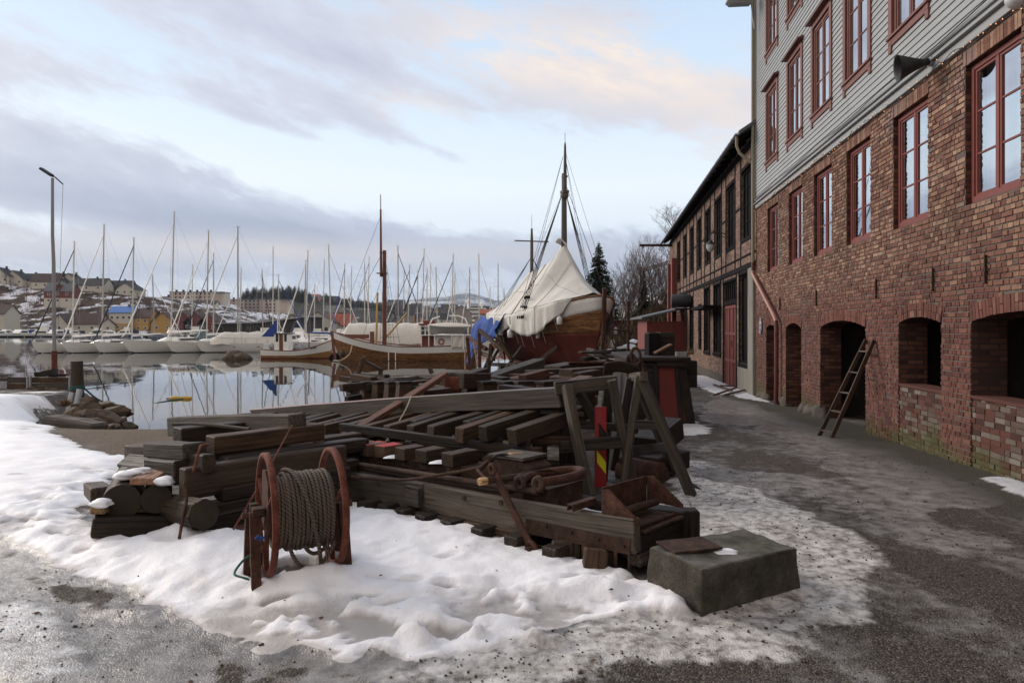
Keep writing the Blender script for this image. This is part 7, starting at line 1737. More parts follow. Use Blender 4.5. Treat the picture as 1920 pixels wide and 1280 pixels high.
dg.location = BP(.35, 1.0, 2.3); dg.rotation_euler = (0, 0, R(177)); tag(dg, 'grey covered dinghy carried on the boat deck of the brown ship', 'dinghy')
fd = hull_fns(4.0, 1.5, 0, .62, .80, .62, full=.5, stern_w=.55)
mb = MB(); band(mb, 4.0, fd, lambda x: -1, lambda x: fd[0](x), 20, 6, bow=.12); mb.build('hull', M['boat_grey'], dg)
mb = MB(); mb.grid(lambda a, b: Vector((4.0 * a, (b - .5) * 2 * (fd[2](4 * a, 9) + .02), fd[0](4 * a) + .34 * math.sin(math.pi * b) ** .8 * math.sin(math.pi * min(a * 1.0 + .08, 1)) ** .6)), 20, 10); mb.build('cover', M['tarp_cream'], dg)
rope('bow_line', [at(660, 648, 57), at(655, 664, 56.5), at(640, 675, 56), at(625, 676, 57)], .05, M['rope_pale'], 'pale mooring line hanging from the bow of the brown ship', 'rope')
# large white tent of the vessel moored behind
bt2 = water_boat('covered_vessel', 720, 68, R(0), 'long vessel under a pale cream tent behind the brown ship', 'boat')
bx_ = (720 - 960) / F * 68
mb = MB(); x0, x1 = (642 - 720) / F * 68, (820 - 720) / F * 68
mb.grid(lambda a, b: Vector((x0 + (x1 - x0) * a + (.9 * (1 - b * 1.0) if a < .02 else 0) * 0 + (1 - min(b, 1 - b) * 2) * 0, (b - .5) * 3.6, 1.25 + 2.05 * min(1, math.sin(math.pi * b) ** .55) * min(1, .35 + a * 9) + .04 * math.sin(a * 40))), 40, 14); mb.build('tent_cover', M['tarp_cream'], bt2)
fn3 = hull_fns(11.0, 3.4, -.6, 1.3, 1.6, 1.4, full=.3, stern_w=.6)
mb = MB(); band(mb, 11.0, fn3, lambda x: -.4, fn3[0]); o = mb.build('hull', M['white_paint'], bt2); o.location = (x1, 0, 0); o.rotation_euler = (0, 0, math.pi)

# ---- small white fishing boat -----------------------------------------------------------------------
D = 63; fb_ = water_boat('fishing_boat', 492, D, R(3), 'small white fishing boat with brown bottom and blue steadying sail', 'fishing boat'); L = 6.5
f4 = hull_fns(L, 2.3, -.5, .72, 1.75, .85, full=.32, stern_w=.5, fine=2.8); sh4, k4, h4 = f4
P4 = lambda nm, f, mat, bev=0: pt(nm, f, mat, fb_, bev)
P4('lower_hull', lambda mb: (band(mb, L, f4, lambda x: -.3, lambda x: .30 + .55 * max(0, x / L - .45) ** 1.6 * 2.2, 26, 4), transom(mb, f4, -.3)), M['light_plank'])
P4('upper_hull', lambda mb: band(mb, L, f4, lambda x: .301 + .55 * max(0, x / L - .45) ** 1.6 * 2.2, sh4, 26, 4, .005), M['white_paint'])
P4('boot_stripe', lambda mb: band(mb, L, f4, lambda x: -.3, lambda x: .09, 26, 1, .01), M['wheel_red'])
P4('rail', lambda mb: [mb.tube([(L * i / 24, s_ * h4(L * i / 24, 9), sh4(L * i / 24) + .02) for i in range(25)], .04, 5) for s_ in (-1, 1)], M['wheel_red'])
P4('deck', lambda mb: deck(mb, L, f4, .15), M['white_paint'])
P4('wheelhouse', lambda mb: (mb.box2((1.25, -.65, .6), (2.55, .65, 1.55)), [mb.box2((1.25 + k * .38, -.66, 1.551), (1.39 + k * .38, .66, 2.25)) for k in range(4)]), M['white_paint'], .01)
P4('wheelhouse_door', lambda mb: (mb.box2((1.72, -.70, .75), (1.80, -.661, 2.25)), mb.box2((1.80, -.68, .75), (2.05, -.665, 2.2))), M['mast_brown'])
P4('wheelhouse_glass', lambda mb: mb.box2((1.3, -.6, 1.552), (2.5, .6, 2.24)), M['black_glass'])
P4('wheelhouse_roof', lambda mb: mb.box2((1.15, -.75, 2.251), (2.65, .75, 2.33)), M['mast_dark'], .02)
P4('mizzen_mast', lambda mb: (mb.tube([(1.38, 0, .6), (1.38, 0, 4.2)], .05, 8), mb.tube([(1.38, 0, 3.4), (2.0, 0, 2.3)], .03, 6)), M['white_paint'])
P4('steadying_sail', lambda mb: mb.prism([(1.3, 0, 3.55), (1.3, 0, 2.0), (-.1, 0, 2.0)], (0, .03, 0)), M['blue_canvas'])
P4('foremast', lambda mb: mb.tube([(4.25, 0, .8), (4.22, 0, 3.3)], [.06, .04], 8), M['mast_dark'])
P4('derrick', lambda mb: mb.tube([(4.1, 0, 1.9), (3.1, .1, 3.5)], .06, 8), M['white_paint'])
P4('winch', lambda mb: (mb.blob((3.3, 0, 1.1), (.5, .4, .3), 2, .4), mb.blob((1.0, -.5, 1.1), (.3, .2, .3), 2, .2)), M['steel'])
P4('fish_box', lambda mb: mb.box2((.25, -.6, .8), (.85, .2, 1.35)), M['white_plastic'])
# registration marks on the bow
for k in range(4):
    x = 4.62 + k * .13; 
    P4('registration_mark', lambda mb: (mb.box((x, -h4(x, 1.0) - .03, .98 + .05 * k * .4), (.03, .02, .19)), mb.box((x + .045, -h4(x, 1.0) - .03, .98 + .05 * k * .4 + (.06 if k % 2 else 0)), (.06, .02, .05)), mb.box((x + .08, -h4(x, 1.0) - .03, .98 + .05 * k * .4), (.025, .02, .19 if k != 1 else .1))), M['black_paint'])

# ---- sailing yachts --------------------------------------------------------------------------------------
def yacht(px, D, mast_h, rot, label, L=10.0, mmat='cream_mast', hood='dark_canvas', boomcover='white_paint', near=True, group=None, furl='white_paint', mx_=.58, lean=0):
    o = empty('sailing_yacht', (0, 0, WATER), rot); tag(o, label, 'sailing boat', group)
    xm = L * mx_; c_, s_ = math.cos(rot), math.sin(rot); o.location = ((px - 960) / F * D - xm * c_, D - xm * s_, WATER)
    q = L / 10
    f = hull_fns(L, 3.2 * q, -.4, 1.0 * q, 1.35 * q, 1.05 * q, full=.28, stern_w=.75, fine=2.2)
    mb = MB(); n = 20 if near else 10; band(mb, L, f, lambda x: -.3, f[0], n, 4, bow=.25); transom(mb, f, -.2); mb.build('hull', M['white_paint'], o)
    mb = MB(); deck(mb, L, f, .04, n); mb.build('deck', M['white_paint'], o)
    mb = MB(); band(mb, L, f, lambda x: -.3, lambda x: .08, n, 1, .01); mb.build('boot_stripe', M['dark_canvas'], o)
    mb = MB(); mb.grid(lambda a, b: Vector((L * (.30 + .42 * a), (b - .5) * 1.9 * q * (1 - .35 * a), 1.0 * q + .48 * q * min(1, math.sin(math.pi * b) * 2.2) * min(1, (1 - a) * 3.5 + .05))), 12, 8); mb.build('cabin', M['white_paint'], o)
    mb = MB(); mb.box2((L * .36, -.86 * q, 1.17 * q), (L * .52, .86 * q, 1.33 * q)); mb.build('cabin_window', M['black_glass'], o)
    mb = MB(); mb.tube([(xm, 0, .8), (xm - lean * .5, 0, mast_h * .5), (xm - lean, 0, mast_h)], [.085, .085, .065], 7); mb.tube([(xm - lean, 0, mast_h), (xm - lean, 0, mast_h + .35)], .02, 4); mb.tube([(xm - lean - .25, 0, mast_h + .08), (xm - lean + .2, 0, mast_h + .1)], .03, 4)
    ms = mb.build('mast', M[mmat], o)
    mb = MB()
    for k in ((.45, .72) if mast_h > 11 else (.6,)): mb.tube([(xm - lean * k - .12, -.85 * q, mast_h * k), (xm - lean * k, 0, mast_h * k), (xm - lean * k - .12, .85 * q, mast_h * k)], .022, 4)
    mb.build('spreader', M[mmat], ms)
    mb = MB()
    for s2 in (-1, 1):
        mb.tube([(xm - lean, 0, mast_h * .97), (xm - lean * .72 - .12, s2 * .85 * q, mast_h * .72), (xm - .3, s2 * 1.45 * q, 1.0)], .010, 3); mb.tube([(xm, 0, mast_h * .62), (xm - .4, s2 * 1.4 * q, 1.0)], .010, 3)
    mb.tube([(xm - lean, 0, mast_h), (.1, 0, 1.1)], .010, 3); mb.build('rigging', M['grey_mast'], o)
    mb = MB(); mb.tube([(L + .1, 0, 1.5 * q), (L * .98, 0, 1.9 * q), (xm - lean + .05, 0, mast_h * .93)], [.04, .075, .045], 6); mb.build('furled_sail', M[furl], o)
    mb = MB(); mb.tube([(xm, 0, 1.95 * q), (xm - 3.6 * q, 0, 2.1 * q)], [.14, .10], 8); mb.build('boom', M[boomcover], o)
    if near:
        mb = MB(); mb.grid(lambda a, b: Vector((L * (.12 + .26 * a), (b - .5) * 2.3 * q, 1.05 * q + .95 * q * math.sin(math.pi * b) ** .6 * (.65 + .35 * math.sin(math.pi * a)) * (1 if a > .05 else .4))), 10, 10); mb.build('sprayhood', M[hood], o)
        mb = MB()
        for i in range(9):
            x = L * (.05 + .92 * i / 8)
            for s2 in (-1, 1): mb.tube([(x, s2 * (f[2](x, 9) - .05), f[0](x)), (x, s2 * (f[2](x, 9) - .05), f[0](x) + .55)], .018, 4)
        for s2 in (-1, 1): mb.tube([(L * (.05 + .92 * i / 12), s2 * (f[2](L * (.05 + .92 * i / 12), 9) - .05), f[0](L * (.05 + .92 * i / 12)) + .55) for i in range(13)], .014, 4)
        mb.build('guard_rail', M['steel'], o)
        mb = MB(); 
        for x in (.30, .38, .62): mb.box((L * x, -f[2](L * x, .6) - .012, .62 * q), (.35, .02, .10)); mb.box((L * x, f[2](L * x, .6) + .012, .62 * q), (.35, .02, .10))
        mb.build('portlight', M['black_glass'], o)
    return o
def mh(py, D): return (HY - py) / F * D + HC - WATER
front = [ # px, mast top, rotation, hood, extra
    (135, 455, 237, 'dark_canvas', 'leftmost white sailing yacht of the front row, beside the tall lamp pole', 9.5), (191, 422, 238, 'dark_canvas', 'white sailing yacht with navy sprayhood, second in the front row', 10), (247, 447, 240, 'dark_canvas', 'white yacht with a dark furled headsail, third in the front row', 10),
    (320, 398, 226, 'green_canvas', 'largest white yacht of the front row with the tallest mast', 12), (387, 434, 228, 'dark_canvas', 'white yacht between the tallest mast and the cream covered boat', 10.5)]
for i, (px, py, rt, hood, lab, L_) in enumerate(front):
    D = 79 + i * .3; yacht(px, D, mh(py, D), R(rt), lab, L_, 'cream_mast', hood, near=True, furl='dark_canvas' if i in (0, 2) else 'white_paint', lean=.25 if i != 3 else .4)
cvb = yacht(446, 80, mh(427, 80), R(205), 'white yacht with its deck under a cream cover, left of the fishing boat', 10.5, 'grey_mast', 'green_canvas', near=True)
mb = MB(); mb.grid(lambda a, b: Vector((1.6 + 7.5 * a, (b - .5) * 3.0, .95 + 1.35 * min(1, math.sin(math.pi * b) ** .6 * 1.05) * min(1, .55 + a * 6, .4 + (1 - a) * 3.2) + .05 * math.sin(a * 30 + b * 8))), 30, 12); mb.build('deck_cover', M['tarp_cream'], cvb)
masts = [(290, 517), (359, 497), (400, 476), (449, 503), (493, 507), (512, 463), (525, 517), (571, 490), (573.5, 471), (589, 534), (606, 488), (621.5, 461), (645, 495), (656, 501), (684, 493), (689, 482), (747, 463), (756, 508), (764, 497), (782, 509), (791, 468), (800, 504), (806, 493), (821, 503), (847, 478), (852, 512), (880, 503), (898, 478), (919, 538), (934, 495), (947, 543)]
for i, (px, py) in enumerate(masts):
    if px > 900: D = rnd.uniform(95, 125)
    elif py < 480: D = rnd.uniform(88, 105)
    else: D = rnd.uniform(98, 135)
    left = masts[i - 1][0] if i else 0
    yacht(px, D, mh(py, D), R(rnd.choice((200, 215, 160, 20, 90, 110, 250))), '%s mast from the left among the yachts moored behind the front row' % ORD[i] if i < 30 else 'rightmost yacht mast beside the stern of the hauled ship', rnd.uniform(8.5, 11), rnd.choice(('cream_mast', 'cream_mast', 'grey_mast')), near=False, group='yachts moored behind the front row', furl=rnd.choice(('white_paint', 'white_paint', 'dark_canvas', 'blue_canvas')), boomcover=rnd.choice(('white_paint', 'blue_canvas', 'tarp_cream')), lean=rnd.uniform(0, .4))
# motor boats along the far shore
def motorboat(px, D, L, rot, label, col='white_paint'):
    o = water_boat('motor_boat', px, D, rot, label, 'motor boat', 'motor boats along the far shore')
    f = hull_fns(L, L * .33, -.3, .95, 1.25, .9, full=.3, stern_w=.85); mb = MB(); band(mb, L, f, lambda x: -.2, f[0], 10, 3, bow=.25); transom(mb, f, -.2); deck(mb, L, f, .03, 8); mb.build('hull', M[col], o)
    mb = MB(); mb.prism([(L * .25, -L * .12, .9), (L * .72, -L * .12, .9), (L * .55, -L * .12, .9 + L * .13), (L * .3, -L * .12, .9 + L * .13)], (0, L * .24, 0)); mb.build('cabin', M['white_paint'], o, .05)
    mb = MB(); mb.box2((L * .32, -L * .125, 1.15), (L * .58, L * .125, 1.15 + L * .055)); mb.build('cabin_window', M['black_glass'], o)
    if rnd.random() < .5: mb = MB(); mb.box2((L * .3, -L * .1, .92 + L * .13), (L * .48, L * .1, .92 + L * .22)); mb.build('flybridge', M['white_paint'], o)
    if rnd.random() < .5: mb = MB(); mb.box2((L * .04, -L * .13, .9), (L * .26, L * .13, .9 + L * .12)); mb.build('stern_canopy', M[rnd.choice(('dark_canvas', 'blue_canvas', 'green_canvas'))], o)
mbx = [-60, -32, 2, 14, 28, 46, 58, 72, 84, 98, 112, 124, 140, 158, 176, 194, 228, 262, 300, 340]
for i, px in enumerate(mbx):
    motorboat(px, rnd.uniform(222, 262), rnd.uniform(7, 12), R(rnd.choice((10, 40, 150, 170, 200, 240, 270, 300))), 'white motor boat berthed at the far shore, %s from the left' % ORD[i] if i else 'leftmost white motor boat berthed at the far shore')
for i in range(26):
    px = rnd.uniform(470, 960); D = rnd.uniform(105, 190)
    motorboat(px, D, rnd.uniform(6, 10), R(rnd.uniform(0, 360)), 'small white motor boat lying between the yachts in the middle of the marina')
    o = bpy.context.scene.collection.objects[-1]
# docks
def dockbox(px0, px1, D, w_, label):
    x0, x1 = (px0 - 960) / F * D, (px1 - 960) / F * D; o = empty('floating_dock', ((x0 + x1) / 2, D, WATER)); tag(o, label, 'dock', 'floating docks')
    mb = MB(); mb.box((0, 0, .42), (x1 - x0, w_, .16)); mb.build('walkway', M['dock'], o); mb = MB(); n = max(2, int((x1 - x0) / 5))
    for i in range(n): mb.box((-(x1 - x0) / 2 + (i + .5) * (x1 - x0) / n, 0, .14), ((x1 - x0) / n * .6, w_ * .9, .4))
    mb.build('pontoon', M['black_paint'], o)
dockbox(98, 480, 86, 2.2, 'long floating dock behind the front row of yachts'); dockbox(596, 642, 66, 2, 'short floating dock between the fishing boat and the brown ship'); dockbox(-80, 360, 215, 3, 'far floating dock lined with motor boats at the left'); dockbox(430, 960, 140, 3, 'floating dock across the middle of the marina')
# rocks in the water
for i, (px, py, r, D) in enumerate(((438, 661, (1.0, .7, .62), 62), (453, 664, (.8, .6, .48), 61.5))):
    mb = MB(); mb.blob((0, 0, 0), r, 3, .18, seed=i + 200); tag(mb.build('rock', M['rock'], None, loc=((px - 960) / F * D, D, WATER + .1)), ('larger', 'smaller')[i] + ' brown rock rising from the water left of the fishing boat', 'rock')
# tall lamp pole standing in the water
lp = empty('lamp_pole', ((102 - 960) / F * 43.7, 43.7, WATER)); tag(lp, 'tall thin steel pole with a floodlight at its top standing in the water', 'lamp pole')
mb = MB(); mb.tube([(0, 0, -1), (0, 0, 1.35)], .17, 10); mb.build('pile', M['rust_red'], lp)
mb = MB(); mb.tube([(0, 0, 1.3), (-.05, 0, 7), (-.12, 0, 8.8), (-.12, 0, 12.4)], [.12, .11, .10, .085], 10); mb.build('shaft', M['grey_mast'], lp)
mb = MB(); mb.beam((-.85, 0, 13.0), (-.15, 0, 12.55), .35, .16); mb.build('floodlight', M['black_metal'], lp)
mb = MB(); mb.tube([(-.2, 0, 12.55), (.05, 0, 12.45), (.55, 0, 12.0)], .04, 6); mb.tube([(.55, 0, 12.0), (.35, 0, 6), (.25, 0, 3)], .012, 4); mb.build('arm', M['rust_dark'], lp)
# ================================================================ far shore: houses, trees, town
M['house_white'] = paint('house_cream_white', (.50, .46, .39), .8, .15, dirtamt=.1); M['house_yellow'] = paint('house_yellow', (.42, .24, .06), .8, .2, dirtamt=.2); M['house_red'] = paint('boathouse_red', (.15, .035, .03), .8, .3, dirtamt=.3)
M['house_grey'] = paint('house_grey', (.26, .22, .20), .8, .2); M['house_pink'] = paint('house_pinkish', (.46, .35, .30), .8, .2); M['roof_dark'] = paint('dark_tile_roof', (.03, .03, .034), .8, .3); M['roof_red'] = paint('red_tile_roof', (.30, .065, .03), .8, .3); M['roof_brown'] = paint('brown_tile_roof', (.07, .04, .035), .8, .3); M['roof_blue'] = paint('blue_roof_cover', (.06, .16, .45), .7, .2)
M['foliage_dark'] = (lambda t: t.out(t.mix(t.attr('tint'), (.010, .018, .010), (.035, .05, .022)), .9, None, spec=.1))(NT('spruce_needles'))
M['foliage_brown'] = (lambda t: t.out(t.mix(t.attr('tint'), (.035, .022, .015), (.11, .075, .05)), .95, None, spec=.1))(NT('bare_scrub'))
M['bark'] = paint('bark_dark', (.05, .04, .034), .9, .4); M['bark_light'] = paint('bark_grey_brown', (.115, .085, .07), .9, .4)
def house(p, w_, d_, h_, rh, rot, wallm, roofm, label, nwin=3, floors=1, gable='x', name='house', cat='house', group=None, chim=True, base=None, detail=True, dormer=None):
    o = empty(name, p, rot); tag(o, label, cat, group); x, y = w_ / 2, d_ / 2
    mb = MB(); mb.box2((-x, -y, -4), (x, y, h_))
    if gable == 'x':
        for s_ in (-1, 1): mb.poly([(s_ * x, -y, h_), (s_ * x, y, h_), (s_ * x, 0, h_ + rh)] if s_ > 0 else [(s_ * x, y, h_), (s_ * x, -y, h_), (s_ * x, 0, h_ + rh)])
    else:
        for s_ in (-1, 1): mb.poly([(-x, s_ * y, h_), (x, s_ * y, h_), (0, s_ * y, h_ + rh)] if s_ < 0 else [(x, s_ * y, h_), (-x, s_ * y, h_), (0, s_ * y, h_ + rh)])
    mb.build('wall', M[wallm], o)
    if base: mb = MB(); mb.box2((-x - .05, -y - .06, -4), (x + .05, y + .05, h_ * .42)); mb.build('lower_wall', M[base], o)
    mb = MB(); e = .45; tk = .22
    if gable == 'x': mb.prism([(-x - e, -y - e, h_ - e * rh / y), (-x - e, 0, h_ + rh), (-x - e, y + e, h_ - e * rh / y), (-x - e, y + e, h_ - e * rh / y + tk), (-x - e, 0, h_ + rh + tk), (-x - e, -y - e, h_ - e * rh / y + tk)], (2 * x + 2 * e, 0, 0))
    else: mb.prism([(-x - e, -y - e, h_ - e * rh / x), (0, -y - e, h_ + rh), (x + e, -y - e, h_ - e * rh / x), (x + e, -y - e, h_ - e * rh / x + tk), (0, -y - e, h_ + rh + tk), (-x - e, -y - e, h_ - e * rh / x + tk)], (0, 2 * y + 2 * e, 0))
    rf = mb.build('roof', M[roofm], o)
    if chim: mb = MB(); mb.box2((.3 * x, -.4, h_ + rh * .6), (.3 * x + .8, .4, h_ + rh + 1.0)); mb.build('chimney', M['roof_dark'], rf)
    if detail:
        for f_ in range(floors):
            for i in range(nwin):
                wx = -x + (i + .5) * 2 * x / nwin; zz = h_ * (f_ + .35) / floors; ww = min(1.1, x / nwin)
                mb = MB(); mb.box2((wx - ww / 2 - .1, -y - .08, zz - .1), (wx + ww / 2 + .1, -y - .01, zz + 1.2)); fr = mb.build('window', M['white_paint'], o)
                mb = MB(); mb.box2((wx - ww / 2, -y - .11, zz), (wx + ww / 2, -y - .081, zz + 1.1)); mb.build('pane', M['black_glass'], fr)
    if dormer: mb = MB(); mb.box2((-1.2, -y - .1, h_ - .2), (1.2, 0, h_ + rh * .75)); mb.build('dormer', M[dormer], o)
    return o
def hp(px, D, zf, dz=0): x = (px - 960) / F * D; return (x, D, zf(x, D) + dz)
# row of houses on the ridge
ridge_h = [(5, 11, 4.2, 4.6, 'y', 'house_white', 'roof_dark', 'cream house cut by the left edge on the ridge'), (33, 10, 3.6, 4.4, 'y', 'house_white', 'roof_dark', 'cream house with steep dark roof, second on the ridge'),
           (58, 16, 3.4, 4.0, 'x', 'house_white', 'roof_dark', 'wide cream house with a small red window sign on the ridge'), (92, 13, 3.8, 4.4, 'x', 'house_white', 'roof_brown', 'cream house with a brown roof behind the lamp pole'),
           (113, 10, 4.4, 4.6, 'y', 'house_white', 'roof_dark', 'gabled cream house just right of the lamp pole on the ridge'), (136, 11, 4.6, 4.6, 'y', 'house_white', 'roof_dark', 'tall gabled cream house behind the leftmost yacht mast'),
           (172, 19, 3.2, 3.8, 'x', 'house_white', 'roof_dark', 'long cream house with a dark roof between two yacht masts'), (197, 9, 3.4, 3.4, 'y', 'house_white', 'roof_dark', 'small gabled cream house beside the long one'),
           (226, 15, 3.2, 4.2, 'x', 'house_white', 'roof_dark', 'dark roofed cream house near the right end of the ridge'), (244, 12, 2.8, 3.6, 'y', 'house_white', 'roof_dark', 'last cream gabled house at the right end of the ridge')]
for i, (px, w_, h_, rh, gb, wm, rm, lab) in enumerate(ridge_h):
    D = 376 + (i % 3) * 5; house(hp(px, D, hz1, .1), w_, 9, h_, rh, R(rnd.uniform(-12, 12)), wm, rm, lab, 3, 1, gb, group='cream houses on the ridge')
# houses lower down
house(hp(117, 345, hz1, .5), 13, 8, 6.5, 4.0, R(4), 'house_red', 'roof_grey', 'red and cream house halfway up the slope with a red dormer', 3, 2, 'x', base='house_white', dormer='house_red')
house(hp(97, 348, hz1, 1.0), 5, 5, 4.0, 1.2, R(4), 'house_red', 'roof_grey', 'small red annex left of the red and cream house', 1, 1, 'x', chim=False)
sY = 306
house(((-6 - 960) / F * 285, 285, -.2), 13, 9, 8.0, 3.6, R(0), 'house_white', 'roof_brown', 'white boathouse with brown roof at the left shore', 2, 1, 'x', chim=False)
house(((160 - 960) / F * sY, sY, .2), 17, 9, 3.6, 4.6, 0, 'house_white', 'roof_brown', 'long white boathouse with a big brown red roof on the shore', 3, 1, 'x', chim=False)
house(((124 - 960) / F * (sY - 3), sY - 3, .2), 7, 9, 3.4, 4.4, 0, 'house_white', 'roof_brown', 'white gabled boathouse end on the shore right of the lamp pole', 1, 1, 'y', chim=False)
house(((212 - 960) / F * sY, sY, .2), 6, 8, 3.2, 2.6, 0, 'house_white', 'roof_brown', 'small white shed beside the blue roofed house', 1, 1, 'y', chim=False)
house(((234 - 960) / F * (sY + 2), sY + 2, .2), 9.5, 9, 8.6, 2.6, R(8), 'house_white', 'roof_blue', 'tall white house with a blue covered roof and yellow base', 4, 2, 'x', base='house_yellow')
house(((271 - 960) / F * (sY + 4), sY + 4, .2), 9.5, 9, 6.4, 3.6, R(-4), 'house_yellow', 'roof_brown', 'yellow house with brown roof right of the blue roofed house', 3, 2, 'x')
house(((292 - 960) / F * (sY + 6), sY + 6, .2), 7, 9, 5.0, 3.4, R(-4), 'house_yellow', 'roof_brown', 'lower ochre house between the yellow house and the gabled barn', 2, 1, 'x')
house(((314 - 960) / F * (sY), sY, .2), 10, 9, 4.0, 4.6, 0, 'house_yellow', 'roof_brown', 'bright yellow gabled barn by the tallest yacht mast', 2, 1, 'y', chim=False)
for i, (px, w_) in enumerate(((350, 9), (374, 10), (398, 9))):
    house(((px - 960) / F * sY, sY, .2), w_, 9, 5.0 - i * .5, 4.0, 0, 'house_red', 'roof_brown', ('left', 'middle', 'right')[i] + ' one of three dark red boathouses behind the yachts', 2, 1, 'y', chim=False, group='dark red boathouses')
house(((335 - 960) / F * (sY + 10), sY + 10, .2), 8, 9, 6.0, 3.0, 0, 'house_grey', 'roof_dark', 'dark grey storehouse behind the three red boathouses', 2, 1, 'x', chim=False)
# modern dark shed with sloping bright roof edge
dsx0, dsx1 = (402 - 960) / F * 200, (572 - 960) / F * 200
ds = empty('dark_hall', ((dsx0 + dsx1) / 2, 200, WATER)); tag(ds, 'wide dark waterfront hall with a thin sloping pale roof edge', 'hall'); hw_ = (dsx1 - dsx0) / 2
mb = MB(); mb.prism([(-hw_, 0, 0), (hw_, 0, 0), (hw_, 0, 6.0), (0, 0, 4.3), (-hw_, 0, 4.0)], (0, 18, 0)); mb.build('wall', M['wall_dark'] if 'wall_dark' in M else paint('dark_hall_wall', (.028, .022, .02), .8, .3), ds)
mb = MB(); mb.prism([(-hw_ - .5, -.8, 4.0), (0, -.8, 4.32), (hw_ + 1, -.8, 6.1), (hw_ + 1, -.8, 6.5), (0, -.8, 4.7), (-hw_ - .5, -.8, 4.3)], (0, 20, 0)); mb.build('roof', M['steel'], ds)
mb = MB()
for k in range(9): mb.box((-hw_ + (k + .5) * hw_ / 4.5, -.05, 1.6), (1.8, .1, 2.0))
# apartment blocks
def block(px0, px1, D, ytop, ybot, lab, cols, floors, zf, wallm, endfrac=.22, stripes=('house_pink', 'house_white')):
    x0, x1 = (px0 - 960) / F * D, (px1 - 960) / F * D; zt = HC + (HY - ytop) / F * D; zb = HC + (HY - ybot) / F * D; w_ = x1 - x0; o = empty('apartment_block', ((x0 + x1) / 2, D, zb)); tag(o, lab, 'apartment block'); h_ = zt - zb
    fw_ = w_ * (1 - endfrac); n = 3
    for k in range(n):
        mb = MB(); a = -w_ / 2 + fw_ * k / n; mb.box2((a, -.05 * (k % 2), -6), (a + fw_ / n, 12, h_)); mb.build('wall', M[stripes[k % 2]], o)
    mb = MB(); mb.prism([(-w_ / 2 + fw_ + .01, 0, -6), (w_ / 2, 3, -6), (w_ / 2, 12, -6), (-w_ / 2 + fw_ + .01, 12, -6)], (0, 0, h_ + 6)); mb.build('end_wall', M['house_white'], o)
    mb = MB(); mb.prism([(-w_ / 2 + fw_ + w_ * endfrac * .35, .75, .3), (-w_ / 2 + fw_ + w_ * endfrac * .75, 1.95, .3), (-w_ / 2 + fw_ + w_ * endfrac * .75, 1.95, h_ * .85), (-w_ / 2 + fw_ + w_ * endfrac * .35, .75, h_ * .85)], (0, -.3, 0)); mb.build('end_panel', M['house_pink'], o)
    mb = MB(); mb.box2((-w_ / 2 - .3, -.4, h_), (w_ / 2 + .3, 12.3, h_ + .5)); rf = mb.build('roof', M['roof_grey'], o)
    for k in range(6): mb = MB(); mb.box2((-w_ / 2 + 2 + k * fw_ / 6, 4, h_ + .5), (-w_ / 2 + 3.2 + k * fw_ / 6, 5, h_ + 2)); mb.build('chimney', M['roof_dark'], rf)
    for f_ in range(floors):
        for i in range(cols):
            wx = -w_ / 2 + (i + .5) * fw_ / cols; zz = h_ * (f_ + .35) / floors; mb = MB(); mb.box2((wx - .55, -.14, zz), (wx + .55, -.055, zz + 1.2)); mb.build('window', M['black_glass'], o)
block(318, 418, 470, 548, 574, 'taller pale apartment block on the hill behind the yachts', 10, 4, hz1, 'house_pink')
block(303, 317.5, 475, 557, 575, 'low apartment wing at the left of the taller block', 3, 2, hz1, 'house_pink', .05)
block(427, 541, 500, 562, 586, 'second lower apartment block with brown end wall on the hill', 12, 4, hz1, 'house_pink', .2, ('house_pink', 'house_grey'))
for i in range(5):
    px = 323 + i * 19; house(((px - 960) / F * 455, 455, HC + (HY - 580) / F * 455), 6, 6, 3.4, 2.2, 0, 'house_white', 'roof_dark', '%s small dark roofed garage house below the taller apartment block' % ORD[i], 2, 1, 'x', chim=False, group='garage houses below the apartments')
# buildings behind the marina
house(((603 - 960) / F * 230, 230, -.5), 11, 10, 4.2, 3.4, R(2), 'house_white', 'roof_brown', 'white gabled clubhouse with dark roof above the fishing boat', 2, 1, 'y', chim=False)
house(((640 - 960) / F * 235, 235, -.5), 8.5, 9, 3.4, 3.6, R(-4), 'house_white', 'roof_red', 'white clubhouse wing with a bright orange red roof', 2, 1, 'x', chim=False)
house(((866 - 960) / F * 330, 330, -.5), 9, 10, 9.5, 3.6, 0, 'house_grey', 'roof_dark', 'dark gabled warehouse far behind the dinghy', 0, 1, 'y', chim=False, detail=False)
house(((940 - 960) / F * 300, 300, -.5), 18, 10, 8.5, 1.8, 0, 'house_grey', 'roof_red', 'long low warehouse with an orange roof left of the hauled ship', 4, 1, 'x', chim=False)
house(((915 - 960) / F * 270, 270, -.5), 10, 8, 6.5, .6, 0, 'house_yellow', 'roof_grey', 'yellow box shaped building left of the blue tarpaulin', 2, 1, 'x', chim=False)
